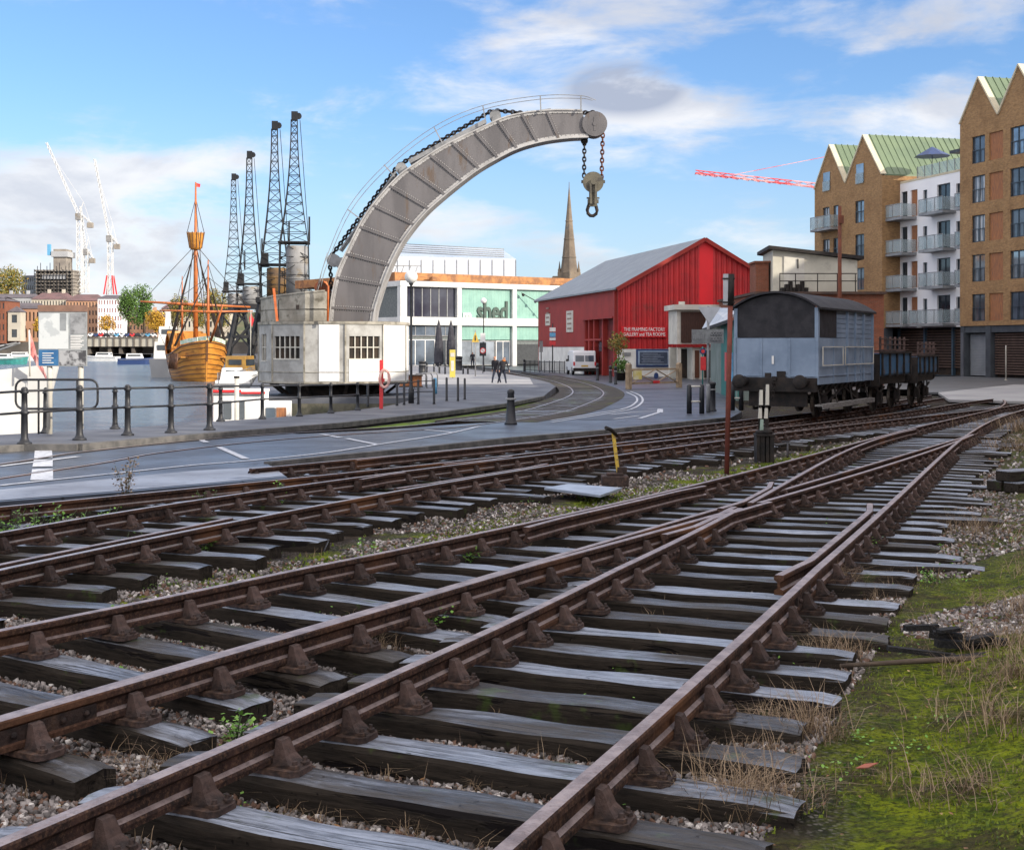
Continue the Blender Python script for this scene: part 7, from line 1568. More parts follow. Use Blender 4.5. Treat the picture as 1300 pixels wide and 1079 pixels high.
mk('cab_rust', (.22, .13, .05), (.10, .07, .05), .7, .6); electric_crane(348.5, 196, 'second lattice crane left of the nearest, with a brownish drum', (9.5, 13.6), 'cab_rust', False)
e0 = electric_crane(316.5, 226, 'third lattice crane, standing clear between its neighbours', (8.6, 12.2), 'drum_grey', False)
for px, D, lb in ((296.5, 250, 'farthest and smallest of the dockside lattice cranes'),):
    copy_tree(e0, (PX(px, 0, D).x, D, gb(D) + .17), math.radians(12), lb, scale=.98)
for px, D, lb in () if 1 else ((348.5, 196, 'second lattice crane left of the nearest, overlapping it'), (316.5, 226, 'third lattice crane, standing clear between its neighbours'), (296.5, 250, 'farthest and smallest of the dockside lattice cranes')):
    copy_tree(e0, (PX(px, 0, D).x, D, gb(D) + .17), math.radians(8), lb, scale=1.0)

# ================================================================ the wooden ship
mk('hull_varnish', (0.56, 0.25, 0.04), (0.40, 0.16, 0.025), .45, .8, .1, stretch=(1, .2, 2), c3=(.20, .075, .02), s3=.7); mk('mast_varnish', (0.45, 0.13, 0.03), (0.34, 0.10, 0.025), .4, 1); mk('rope', (.06, .05, .045), None, .9)
SH = thing('wooden_ship', 'orange varnished wooden sailing ship with crow nest, bow towards the camera', 'ship', (PX(262.5, 0, 150).x, 150, WATER), math.radians(21))
ST = [(0.0, .10, 4.6, .05), (.7, .95, 4.5, .25), (1.6, 1.75, 4.35, .7), (3, 2.5, 4.1, 1.3), (5, 3.05, 3.5, 2.1), (8, 3.25, 3.1, 2.6), (11, 3.2, 3.1, 2.6), (14, 2.95, 4.0, 2.3), (17, 2.5, 5.1, 1.6), (19, 2.1, 5.9, 1.0)]
vs = []; nz = 7
for (y, bd, zd, bw) in ST:
    for s_ in (-1, 1):
        for k in range(nz): f_ = k / (nz - 1); z = -.6 + (zd + .6) * f_; wv = bw * .75 + (bd - bw * .75) * (f_ ** .55); yy = y - (.9 * f_ if y < 1 else 0) + (0 if y > 1 else .5); vs.append((s_ * wv, yy, z))
fs = []
for i in range(len(ST) - 1):
    for k in range(nz - 1): a = i * 2 * nz + k; b_ = a + 2 * nz; fs.append((a, a + 1, b_ + 1, b_)); a += nz; b_ += nz; fs.append((a, b_, b_ + 1, a + 1))
for k in range(nz - 1): fs.append((k, nz + k, nz + k + 1, k + 1)); a = (len(ST) - 1) * 2 * nz + k; fs.append((a, a + 1, a + nz + 1, a + nz))
mb = MB(); mb.add(vs, fs, True); mb.build('hull', M['hull_varnish'], SH)
mb = MB()
for i in range(len(ST) - 1):
    for s_ in (-1, 1):
        for f_, w_ in ((.97, .12), (.86, .04), (.72, .09), (.62, .04), (.5, .07), (.4, .04), (.3, .07), (.2, .04)):
            p = [vs[j * 2 * nz + (0 if s_ < 0 else nz) + min(int(f_ * (nz - 1)), nz - 1)] for j in (i, i + 1)]; q_ = [vs[j * 2 * nz + (0 if s_ < 0 else nz) + min(int(f_ * (nz - 1)) + 1, nz - 1)] for j in (i, i + 1)]; fr2_ = f_ * (nz - 1) % 1
            mb.beam(Vector(p[0]).lerp(Vector(q_[0]), fr2_) + Vector((s_ * .04, 0, 0)), Vector(p[1]).lerp(Vector(q_[1]), fr2_) + Vector((s_ * .04, 0, 0)), .10, w_)
mb.beam((0, -.35, 4.7), (0, .55, 0), .22); mb.build('wale', mk('wale_dark', (.12, .05, .02), None, .5), SH)
mb = MB()
for i in range(0, 3): a, b_ = ST[i], ST[i + 1]; [mb.beam((s_ * a[1], a[0] - (.9 if a[0] < 1 else 0) + (.5 if a[0] < 1 else 0), a[2] + .3), (s_ * b_[1], b_[0], b_[2] + .3), .1, .45) for s_ in (-1, 1)]
mb.build('bulwark_strip', mk('strip_green', (.35, .5, .35), (.65, .68, .6), .5, 2.5), SH)
mb = MB(); mb.box(-2.6, 2.6, 2.0, 16, 2.7, 2.8); mb.box(-2.2, 2.2, 14, 18.6, 3.0, 5.6); mb.box(-1.5, 1.5, 1.5, 4, 2.8, 4.9); mb.build('deck', M['hull_varnish'], SH)
mb = MB()
for k in range(6): y = 2.2 + k * .9; mb.tube([(-2.9 - k * .05, y, 3.2), (-3.1 - k * .05, y, 1.4)], .10, 6)
mb.build('fender', M['wale_dark'], SH)
def mast(x, y, z0, z1, r, nm='mast'): mb = MB(); mb.lathe([(r, z0), (r * .8, z0 + (z1 - z0) * .55), (r * .3, z1)], (x, y, 0), 10); return mb.build(nm, M['mast_varnish'], SH)
kk = 158 / 1700; mast(0, 9, 2.5, 23.4, .30); mast(.9, 5.2, 2.5, 14.0, .20); mast(-1.0, 13.5, 3.5, 12.5, .16)
mb = MB(); mb.lathe([(.55, 15.4), (.75, 15.7), (.98, 17.3), (1.0, 17.4)], (0, 9, 0), 14, True, 'z', True); cn = mb.build('crow_nest', M['hull_varnish'], SH); mb = MB()
for k in range(12): a = k * math.pi / 6; mb.beam((.72 * math.cos(a), 9 + .72 * math.sin(a), 15.6), (1.03 * math.cos(a), 9 + 1.03 * math.sin(a), 17.5), .08)
mb.build('basket_rib', M['wale_dark'], cn)
mb = MB(); mb.tube([(-6.4, 8.4, 9.2), (0, 8.6, 8.9), (6.4, 8.8, 8.7)], [.10, .2, .10], 8); mb.tube([(-4.6, 5.0, 8.1), (.9, 5.0, 8.0), (6, 5.0, 8.1)], [.08, .15, .08], 8); mb.build('yard', M['mast_varnish'], SH)
mb = MB()
for s_ in (-1, 1):
    for k in range(5): mb.tube([(s_ * .15, 9, 15.4), (s_ * 3.1, 7.6 + k * .8, 3.6)], .045, 4)
    for k in range(4): mb.tube([(.9 + s_ * .1, 5.2, 12), (s_ * 2.9, 4.2 + k * .6, 4)], .04, 4)
    for k in range(7): f_ = .15 + k * .11; mb.tube([(s_ * (3.1 - 2.95 * f_), 9 - 1.4 * (1 - f_), 3.6 + 11.8 * f_), (s_ * (3.1 - 2.95 * f_), 9 + 1.8 * (1 - f_), 3.6 + 11.8 * f_)], .035, 4)
mb.tube([(0, 9, 21), (0, -.5, 5)], .04, 4); mb.tube([(0, 9, 15), (0, -.3, 5)], .05, 4); mb.tube([(0, 9, 19), (0, 18.5, 6)], .04, 4); mb.tube([(-6.2, 8.4, 9.2), (0, 9, 16)], .035, 4); mb.tube([(6.2, 8.8, 8.7), (0, 9, 16)], .035, 4); mb.tube([(-1, 9, 17.4), (0, 9, 21.5)], .035, 4); mb.tube([(1, 9, 17.4), (0, 9, 21.5)], .035, 4)
mb.tube([(.9, 5.2, 13.5), (0, 9, 10)], .035, 4); mb.tube([(.9, 5.2, 13.5), (1.2, -3.2, 8.2)], .035, 4); mb.tube([(-4.4, 5, 8.1), (.9, 5.2, 12)], .03, 4); mb.tube([(5.8, 5, 8.1), (.9, 5.2, 12)], .03, 4); mb.tube([(-1, 13.5, 12), (0, 9, 15)], .03, 4); mb.tube([(-1, 13.5, 12), (-2, 18.5, 6)], .03, 4); mb.tube([(-6, 8.4, 9.2), (-2.9, 14, 4)], .03, 4); mb.tube([(6, 8.8, 8.7), (2.9, 14, 4)], .03, 4)
mb.build('rigging', M['rope'], SH)
mb = MB(); mb.tube([(.4, -.2, 4.6), (1.2, -3.4, 8.3)], [.18, .08], 8); mb.build('bowsprit', M['mast_varnish'], SH)
mb = MB(); mb.add([(0, 9, 23.3), (.55, 9, 23.2), (.5, 9.05, 22.8), (0, 9, 22.85)], [(0, 1, 2, 3)]); mb.add([(0, 9.03, 23.3), (.55, 9.03, 23.2), (.5, 9.08, 22.8), (0, 9.03, 22.85)], [(3, 2, 1, 0)]); mb.build('pennant', M['red_paint'], SH)

# ================================================================ other boats
def boat(name, label, px, D, L, W_, H, rz, hull='white_paint', cab=(), cabmat='white_paint', group=None, rail=True):
    t_ = thing(name, label, 'boat', (PX(px, 0, D).x, D, WATER), rz, group); vs = []; S_ = 9
    for i in range(S_ + 1):
        f_ = i / S_; x = -L / 2 + L * f_; b_ = W_ / 2 * (1 - max(0, (f_ - .55) / .45) ** 2.2) ; b_ = max(b_, .04); z = H * (1 + .28 * max(0, (f_ - .4) / .6) ** 2); xs_ = x + (H * .35 if i == S_ else 0)
        vs += [(x, -b_ * .8, -.4), (xs_, -b_, z), (xs_, b_, z), (x, b_ * .8, -.4)]
    fs = [(4*i + k, 4*i + (k+1) % 4, 4*i + 4 + (k+1) % 4, 4*i + 4 + k) for i in range(S_) for k in range(4)] + [(0, 1, 2, 3), (4*S_, 4*S_+1, 4*S_+2, 4*S_+3)]
    mb = MB(); mb.add(vs, fs); mb.build('hull', M[hull], t_)
    for (x0, x1, y0, y1, z0, z1, win) in cab:
        mb = MB(); mb.add([(x0, y0, z0), (x1, y0, z0), (x1, y1, z0), (x0, y1, z0), (x0 + .15, y0 + .12, z1), (x1 - .35, y0 + .12, z1), (x1 - .35, y1 - .12, z1), (x0 + .15, y1 - .12, z1)], [(0,3,2,1),(4,5,6,7),(0,1,5,4),(1,2,6,5),(2,3,7,6),(3,0,4,7)]); c_ = mb.build('cabin', M[cabmat], t_)
        if win: mb = MB(); mb.box(x0 - .0, x1 - .15, y0 + .45, y1 - .45, z0 + (z1 - z0) * .5, z0 + (z1 - z0) * .8); mb.build('end_window', M['glass_dark'], c_); mb = MB(); zz_ = z0 + (z1 - z0) * .45; mb.box(x0 + .4, x1 - .6, y0 - .01, y1 + .01, zz_, zz_ + (z1 - z0) * .35); mb.build('window', M['glass_dark'], c_)
    mb = MB(); [mb.tube([(-L/2 + L * f_, s_ * (W_ / 2 * (1 - max(0, (f_ - .55) / .45) ** 2.2) + .015), H * (1 + .28 * max(0, (f_ - .4) / .6) ** 2) * .82) for f_ in np.linspace(.02, .96, 12)], .045, 5) for s_ in (-1, 1)]; mb.build('rubbing_strake', M['grey_steel'], t_)
    if rail:
        mb = MB(); n = 7
        for k in range(n): f_ = .2 + .78 * k / n; i = f_ * S_; b_ = W_ / 2 * (1 - max(0, (f_ - .55) / .45) ** 2.2) - .05; z = H * (1 + .28 * max(0, (f_ - .4) / .6) ** 2); [mb.tube([(-L/2 + L * f_, s_ * b_, z), (-L/2 + L * f_, s_ * b_, z + .6)], .025, 4) for s_ in (-1, 1)]
        for s_ in (-1, 1): mb.tube([(-L/2 + L * f_, s_ * (W_ / 2 * (1 - max(0, (f_ - .55) / .45) ** 2.2) - .05), H * (1 + .28 * max(0, (f_ - .4) / .6) ** 2) + .6) for f_ in np.linspace(.2, .98, 9)], .025, 4)
        mb.build('guard_rail', M['grey_steel'], t_)
    return t_
mk('hull_pale', (.60, .60, .58), (.48, .48, .47), .5, .6); boat('motor_cruiser', 'large white motor cruiser at the left edge, its bow pointing right', -182, 37, 9.5, 3.2, 2.75, math.radians(-3), 'hull_pale', cab=((-3.6, .8, -1.3, 1.3, 2.7, 3.6, True),))
hb_ = thing('houseboat', 'white houseboat with red roof edge and brown door moored in the inlet', 'boat', (PX(322, 0, 45.5).x, 45.5, WATER), math.radians(7)); k = 45.5 / F; tz = PX(0, 494, 45.5).z - WATER
mb = MB(); mb.prism([(-2.6, -.4), (2.3, -.4), (2.7, .7), (-2.7, .7)], -1.3, 1.5); mb.build('hull', M['black_paint'], hb_)
mb = MB(); mb.box(-46*k*1, 16*k, -1.1, 1.3, .7, tz - .12); mb.box(16*k, 46*k, -.7, 1.2, .7, tz - .45); mb.build('cabin', M['cabin_white'], hb_)
mb = MB(); mb.box(-46*k, 17*k, -1.2, 1.4, tz - .12, tz - .02); mb.build('roof', M['cabin_white'], hb_); mb = MB(); mb.box(-46*k, -12*k, -1.26, -1.2, tz - .07, tz + .02); mb.box(-12*k, 17*k, -1.26, -1.2, tz - .12, tz - .05); mb.build('roof_edge', M['red_paint'], hb_)
for a, b_ in ((-34, -24), (-17, -8)): mb = MB(); mb.box(a*k, b_*k, -1.14, -1.105, tz - .95, tz - .35); mb.build('window', M['glass_mirror'], hb_)
mb = MB(); mb.box(30*k, 42*k, -.76, -.71, .75, tz - .6); mb.build('door', M['cedar'], hb_); mb = MB(); mb.box(17*k, 28*k, -.76, -.71, .9, tz - .6); mb.build('door_glass', M['glass_blue'], hb_)
mb = MB(); mb.lathe([(.22, tz - 1.6), (.22, tz - 1.0)], (-1*k, -1.35, 0), 12); mb.build('barrel', M['black_iron'], hb_)
t_ = thing('mooring_pole', 'pale round pole in the water in front of the houseboat', 'pole', (PX(300.5, 0, 42).x, 42, WATER)); mb = MB(); mb.lathe([(.075, -1), (.075, PX(0, 478, 42).z - WATER)], (0, 0, 0), 10); mb.build('pole', M['off_white'], t_); mb = MB(); mb.lathe([(.09, PX(0, 480, 42).z - WATER), (.09, PX(0, 477.5, 42).z - WATER)], (0, 0, 0), 10); mb.build('cap', M['black_iron'], t_)
boat('white_steamer', 'white steamer with stacked upper decks moored behind the wooden ship', 214, 178, 14, 3.8, 2.4, math.radians(100), 'wall_grey', ((-5, 3.5, -1.5, 1.5, 2.4, 4.6, True), (-3, 2, -1.1, 1.1, 4.61, 6.6, True), (-1, 0, -.4, .4, 6.61, 8.6, False)), 'hull_pale')
t_ = boat('grey_pontoon', 'low grey pontoon boat crowded with white gear right of the wooden ship', 306, 100, 7.5, 2.6, 1.3, math.radians(92), 'grey_steel', ((-2.8, 1.8, -1.1, 1.1, 1.3, 2.1, False),))
mk('amber', (.34, .19, .03), (.22, .12, .03), .5, 1); boat('small_yacht', 'small white cabin boat in front of the amber ferry', 296, 112, 6.0, 2.2, 1.2, math.radians(95), cab=((-2, 1, -.8, .8, 1.2, 2.2, True),))
boat('ferry', 'amber ferry with long windows moored under the lattice cranes', 306, 140, 7, 2.5, 1.2, math.radians(90), 'amber', ((-3.0, 2.2, -1.1, 1.1, 1.2, 3.0, True),), 'amber')
for i, (px, D, L, c, rz, l) in enumerate([(176, 300, 9, 'blue_paint', 12, 'small blue boat moored beneath the far bridge'), (128, 360, 10, 'white_paint', 170, 'small white boat by the far quay, right of the map board'), (30, 380, 11, 'white_paint', 5, 'white boat by the far quay, left of the map board'), (8, 300, 9, 'teal_paint', 0, 'teal boat at the far left of the harbour'), (225, 330, 10, 'white_paint', 80, 'little white boat far behind the steamer')]):
    boat('small_boat', l, px, D, L, 2.8, 1.3, math.radians(rz), c, ((-L * .3, L * .12, -.9, .9, 1.3, 2.4, True),), group='small boats in the harbour', rail=False)
# red and pink flags
def flag(name, label, p0, p1, cloth, mat, r=.025):
    t_ = thing(name, label, 'flag', tuple(p0)); mb = MB(); mb.tube([(0, 0, 0), tuple(p1 - p0)], r, 6); mb.build('pole', M['off_white'], t_); mb = MB(); v = [tuple(c - p0) for c in cloth]; n = len(v) // 2; v2 = [(x, y + .03, z) for x, y, z in v]
    mb.add(v + v2, [(i, i + 1, n + i + 1, n + i) for i in range(n - 1)] + [(2*n + n + i, 2*n + n + i + 1, 2*n + i + 1, 2*n + i) for i in range(n - 1)], True); mb.build('cloth', M[mat], t_)
D = 36; mk('flag_pink', (.62, .20, .19), (.68, .38, .36), .8, 3)
flag('boat_flag', 'faded pink flag drooping from the stern of the white cruiser', PX(38, 478, D), PX(37, 419, D), [PX(37, 420, D), PX(43, 437, D + .1), PX(47, 452, D - .1), PX(54, 466, D + .1), PX(60, 481, D), PX(36, 434, D), PX(38, 449, D + .15), PX(46, 463, D - .1), PX(55, 476, D + .1), PX(59, 484, D)], 'flag_pink')
D = 92; flag('boat_flag', 'small red ensign above the boats right of the wooden ship', PX(318, 452, D), PX(318.5, 394, D), [PX(318.5, 396, D), PX(320, 401, D), PX(322.5, 406, D), PX(316.5, 404, D), PX(317.5, 411, D), PX(320, 415, D)], 'red_paint')

# ================================================================ the far bank
DF = 470
mb = MB(); xs = [-330, -280, -183, -120, -60, 0, 60, 160, 300, 420, 560]
vs = []; 
for i, x in enumerate(np.linspace(-900, 900, 60)):
    h = 26 + 14 * mnoise.noise(Vector((x * .004, 0, 3))) + 5 * mnoise.noise(Vector((x * .02, 0, 7))); vs += [(x, 700, -3), (x, 960, CZ + h * .9)]; 
n = 60; mb.add(vs, [(2*i, 2*i+2, 2*i+3, 2*i+1) for i in range(n - 1)]); struct(mb.build('hills', mk('hill_olive', (.09, .10, .05), (.14, .12, .06), .95, .03, c3=(.22, .19, .15), s3=.06)))
mb = MB(); mb.box(-330, -86, DF, DF + 300, WATER - 1, PX(0, 434, DF).z); struct(mb.build('far_quay', mk('far_stone', (.16, .14, .12), (.10, .09, .08), .9, .15)))
mb = MB(); mb.box(-800, 420, 640, 1500, WATER - 1, .5); struct(mb.build('far_ground', M['hill_olive']))
fb = thing('quay_bridge', 'long pale concrete bridge on dark piers at the far side of the harbour', 'bridge'); mb = MB(); mb.box(PX(108, 0, DF - 12).x, PX(203, 0, DF - 12).x, DF - 14, DF - 2, PX(0, 440, DF).z, PX(0, 428.5, DF).z); mb.build('deck', mk('bridge_pale', (.42, .40, .34), (.34, .32, .27), .8, .2), fb)
for px in (112, 138, 152, 168, 196): mb = MB(); mb.box(PX(px, 0, DF - 12).x, PX(px + 4, 0, DF - 12).x, DF - 13, DF - 3, WATER - 1, PX(0, 440, DF).z); mb.build('pier', M['far_stone'], fb)
mb = MB()
for k in range(11): x = PX(112 + k * 8.5, 0, DF - 12).x; mb.box(x, x + .5, DF - 14.3, DF - 14.01, PX(0, 440, DF).z, PX(0, 429, DF).z)
mb.box(PX(108, 0, DF - 12).x, PX(203, 0, DF - 12).x, DF - 14.35, DF - 14.01, PX(0, 429.6, DF).z, PX(0, 428.6, DF).z); mb.build('parapet_rib', M['far_stone'], fb)
car0 = None; cz_ = PX(0, 428.4, DF).z; ccs = ['van_white', 'blue_paint', 'red_paint', 'black_paint', 'grey_steel', 'light_blue']
for i in range(13):
    x = PX(116 + i * 6.6, 0, DF - 9).x; cm = ccs[i % 6]; adj = {'van_white': 'white', 'blue_paint': 'navy', 'red_paint': 'red', 'black_paint': 'black', 'grey_steel': 'grey', 'light_blue': 'light blue'}[cm]
    c_ = thing('parked_car', 'tiny %s car on the far bridge, %s from the left' % (adj, ['first', 'second', 'third', 'fourth', 'fifth', 'sixth', 'seventh', 'eighth', 'ninth', 'tenth', 'eleventh', 'twelfth', 'last'][i]), 'car', (x, DF - 9, cz_), 0, 'cars parked on the far bridge')
    mb = MB(); mb.prism([(-.85, .25), (.85, .25), (.85, .75), (.45, .85), (.25, 1.35), (-.5, 1.4), (-.8, .9)], -.8, .8); mb.v = [(x_ * 1.2, y_, z_) for x_, y_, z_ in mb.v]; mb.build('body', M[cm], c_); mb = MB(); mb.box(-.55, .28, -.83, -.81, .9, 1.3); mb.build('window', M['glass_dark'], c_)
    mb = MB(); [mb.lathe([(.3, -.86), (.3, -.7)], (xx, 0, .3), 10, True, 'y') for xx in (-.65, .65)]; mb.build('wheels', M['black_iron'], c_)
def house(name, label, px0, px1, ye, yr, yb, D, wall, roof, rows, cols, dep=14, hip=3, group=None, wmat='glass_dark'):
    x0, x1 = PX(px0, 0, D).x, PX(px1, 0, D).x; zb_ = PX(0, yb, D).z; ze_ = PX(0, ye, D).z - zb_; zr_ = PX(0, yr, D).z - zb_; L = x1 - x0; t_ = thing(name, label, 'building', (x0, D, zb_), 0, group); holes = []
    for r_ in range(rows):
        for c in range(cols): w_ = L / cols; hh_ = ze_ / rows; holes.append((w_ * (c + .28), w_ * (c + .72), hh_ * (r_ + .25), hh_ * (r_ + .8)))
    mb = MB(); mb.facade(0, L, 0, ze_, holes, 0, .3); mb.quad((0, 0, 0), (0, dep, 0), (0, dep, ze_), (0, 0, ze_)); mb.quad((L, 0, 0), (L, 0, ze_), (L, dep, ze_), (L, dep, 0)); mb.quad((0, dep, 0), (L, dep, 0), (L, dep, ze_), (0, dep, ze_)); mb.build('wall', M[wall], t_)
    for r_ in range(rows):
        mb = MB(); a = [h for h in holes[r_ * cols:(r_ + 1) * cols]]
        if a: mb.quad((a[0][0] - .1, .28, a[0][2] - .05), (a[-1][1] + .1, .28, a[0][2] - .05), (a[-1][1] + .1, .28, a[0][3] + .05), (a[0][0] - .1, .28, a[0][3] + .05)); mb.build('window_row', M[wmat], t_)
    mb = MB(); mb.add([(-.4, -.4, ze_), (L + .4, -.4, ze_), (L + .4, dep + .4, ze_), (-.4, dep + .4, ze_), (hip, dep / 2, zr_), (L - hip, dep / 2, zr_)], [(0, 1, 5, 4), (3, 4, 5, 2), (0, 4, 3), (1, 2, 5), (0, 3, 2, 1)]); rf_ = mb.build('roof', M[roof], t_)
    if L > 14: mb = MB(); mb.box(L * .3, L * .3 + 1.2, dep / 2 - .5, dep / 2 + .5, ze_, zr_ + 1.4); mb.box(L * .72, L * .72 + 1.2, dep / 2 - .5, dep / 2 + .5, ze_, zr_ + 1.4); mb.build('chimneys', M[wall], rf_)
    return t_
house('brick_house', 'red brick building cut by the left edge of the picture', -12, 6.5, 382, 376, 436, 465, 'brick_red', 'roof_slate', 4, 4)
bt = house('boathouse', 'cream boathouse tower with dark pointed roof on the far quay', 10, 26, 396, 388.5, 433, 466, 'wall_cream', 'roof_slate', 2, 1, 5, 2.2)
house('terrace', 'low dark roofed shed behind the boathouse tower', 6, 50, 392, 384, 434, 480, 'wall_peach', 'roof_slate', 2, 9, 12, 2)
house('terrace', 'long white terrace with grey roof at the upper left of the far bank', -10, 42, 378, 372.5, 400, 560, 'wall_grey', 'roof_slate', 1, 16, 12, 1)
house('terrace', 'middle terrace with plum roofs above the map board', 40, 84, 380, 371, 434, 545, 'wall_cream', 'roof_plum', 5, 12, 14, 2); house('terrace', 'plum roofed terrace right of the map board', 84, 124, 382, 373, 434, 535, 'wall_peach', 'roof_plum', 5, 10, 14, 2)
house('office_block', 'white framed office block with dark red windows beside the green trees', 124, 155, 379, 374, 430, 520, 'render_white', 'roof_slate', 5, 9, 14, 1, wmat='deep_red')
house('terrace', 'peach coloured house tucked behind the trees at the bridge', 150, 205, 402, 394, 430, 530, 'wall_peach', 'roof_slate', 3, 12, 12, 2); house('terrace', 'low pale houses behind the ship rigging', 205, 292, 392, 384, 432, 600, 'wall_cream', 'roof_plum', 3, 16, 12, 2)
house('glass_office', 'small blue glass office roof beyond the yellow tree', 27, 43, 351, 349, 380, 700, 'glass_blue', 'roof_slate', 3, 6, 12, 1)
# tower block under construction
D = 680; tb = thing('unfinished_tower', 'grey concrete tower under construction wrapped in scaffolding', 'building', (PX(44, 0, D).x, D, PX(0, 400, D).z)); k = D / F
mb = MB()
for j in range(7): z0 = (400 - 372 + j * 4.6) * k; mb.box(0, 48*k, 0, 14, z0, z0 + .7)
for j in range(9): mb.box((1 + j * 5.6)*k, (2 + j * 5.6)*k, .5, 13, 0, (400 - 344) * k)
mb.box(6*k, 42*k, 4, 12, 0, (400 - 346) * k); mb.build('frame', mk('raw_concrete', (.30, .27, .23), (.2, .18, .16), .9, .2), tb)
mb = MB(); mb.box(22*k, 38*k, 2, 12, (400 - 344)*k, (400 - 316)*k); mb.build('core', M['raw_concrete'], tb); mb = MB(); mb.box(10*k, 40*k, -.6, -.1, (400 - 355)*k, (400 - 349)*k); mb.build('formwork', M['wall_grey'], tb); mb = MB(); mb.box(20*k, 41*k, 1, 13, (400 - 326)*k, (400 - 319)*k); mb.build('formwork', M['wall_grey'], tb); mb = MB(); mb.box(15*k, 18.5*k, 1, 3, (400 - 324)*k, (400 - 310)*k); mb.build('hoist', M['light_blue'], tb)
mb = MB()
for j in range(13): x = (j * 4)*k; mb.box(x, x + .25, -1.0, -.75, 20*k, (58 + 4 * (j % 3))*k)
for j in range(6): mb.box(0, 48*k, -1.0, -.8, (30 + j * 5)*k, (30 + j * 5)*k + .2)
mb.build('scaffold', M['crane_black'], tb)
# construction cranes
def tower_crane(name, label, pxm, ybase, ytop, jib_end, tail, D, mat, mat2=None):
    b0 = PX(pxm, ybase, D); t_ = thing(name, label, 'tower crane', tuple(b0)); k = D / F; H = (ybase - ytop) * k
    def truss(mb, a, b_, w_, n, r):
        a, b_ = Vector(a), Vector(b_); d = (b_ - a).normalized(); u = d.cross(Vector((0, 1, 0))).normalized(); offs = [u * w_ + Vector((0, w_, 0)), u * w_ - Vector((0, w_, 0)), -u * w_ * .2]
        for o in offs: mb.beam(a + o, b_ + o * .6, r)
        for i in range(n):
            p, q_ = a.lerp(b_, i / n), a.lerp(b_, (i + 1) / n)
            for j in range(3): mb.beam(p + offs[j], q_ + offs[(j + 1) % 3] * .9, r * .7)
    mb = MB(); n = max(int(H / 4), 4); w_ = 1.15
    for sx, sy in ((-1, -1), (1, -1), (1, 1), (-1, 1)): mb.beam((sx * w_, sy * w_, 0), (sx * w_, sy * w_, H), .32)
    for i in range(n):
        z0, z1 = H * i / n, H * (i + 1) / n
        for (a, b_) in (((-w_, -w_), (w_, -w_)), ((w_, w_), (-w_, w_)), ((w_, -w_), (w_, w_)), ((-w_, w_), (-w_, -w_))): mb.beam((a[0], a[1], z0), (b_[0], b_[1], z1), .18)
    mb.build('tower', M[mat], t_)
    mb = MB(); je = ((jib_end[0] - pxm)*k, 0, (ybase - jib_end[1])*k); truss(mb, (0, 0, H), je, .9, 14, .22); mb.build('jib', M[mat2 or mat], t_)
    mb = MB(); te = ((tail[0] - pxm)*k, 0, (ybase - tail[1])*k); truss(mb, (0, 0, H), te, .8, 3, .25); mb.build('counter_jib', M[mat], t_); mb = MB(); mb.box(te[0] - 1.6, te[0] + 1.2, -1.2, 1.2, te[2] - 2.2, te[2] + .4); mb.build('counterweight', M['raw_concrete'], t_)
    mb = MB(); mb.box(-1.8, .6, -1.6, 1.6, H - 3.0, H + .3); mb.build('cab', M['drum_grey'], t_); apx = ((te[0]) * .35, 0, H + 9 * (1 if je[2] < H + 6 else .7)); mb = MB(); mb.beam((0, 0, H), apx, .3); mb.beam(te, apx, .15); mb.beam(apx, (je[0] * .75, 0, H + (je[2] - H) * .75), .12); mb.build('stay', M[mat], t_); return t_
mk('crane_white', (.66, .66, .64), (.55, .55, .54), .5, .2); mk('crane_red', (.62, .06, .07), (.7, .35, .35), .5, .15, lo=.45, hi=.55)
tower_crane('tower_crane', 'tallest white tower crane with luffed jib above the unfinished tower', 101, 372, 272, (60, 181), (115, 284), 690, 'crane_white')
tower_crane('tower_crane', 'shorter white tower crane overlapping the tallest, its jib nearly upright', 109.5, 372, 317, (103, 262), (117.5, 329), 720, 'crane_white')
tower_crane('tower_crane', 'white tower crane on a red base, right of the other two', 140, 374, 300, (121, 202), (149, 311), 700, 'crane_white'); mb = MB()
for sx, sy in ((-1, -1), (1, -1), (1, 1), (-1, 1)): mb.beam((PX(140, 0, 700).x + sx * 2.6, 700 + sy * 2.6, PX(0, 374, 700).z), (PX(140, 0, 700).x + sx * 1.35, 700 + sy * 1.35, PX(0, 350, 700).z), .6)
cb_ = mb.build('red_base', M['red_paint']); cb_.parent = bpy.data.objects['tower_crane.002']; cb_.matrix_parent_inverse = Matrix.Translation(-bpy.data.objects['tower_crane.002'].location)
tower_crane('tower_crane', 'red and white tower crane with level jib behind the flats', 1075, 440, 238, (883, 217), (1110, 242), 330, 'crane_red')
# trees of the far bank
def ftree(label, px, yb, yt, w_px, D, mat, seed, n=900):
    b_ = PX(px, yb, D); k = D / F; H = (yb - yt) * k; w_ = w_px * k / 2; r = random.Random(seed); bl = [(0, 0, H * .62, w_ * .75, w_ * .75, H * .32)]
    for j in range(7): a = r.uniform(0, 6.28); bl.append((w_ * .55 * math.cos(a), w_ * .5 * math.sin(a), H * r.uniform(.35, .85), w_ * r.uniform(.3, .5), w_ * .4, H * r.uniform(.12, .2)))
    tree('tree', label, b_, bl, n * 2, k * 1.35, mat, H * .5, H * .028, seed, 'trees of the far bank')
ftree('big yellow green tree rising at the far left edge', 6, 400, 334, 58, 600, 'leaf_olive', 1, 2200); ftree('leafy green tree left of the pair by the far bridge', 163, 430, 361, 32, 468, 'leaf_green', 2, 1500); ftree('taller leafy green tree right of the pair by the far bridge', 183, 430, 357, 30, 472, 'leaf_green', 3, 1500)
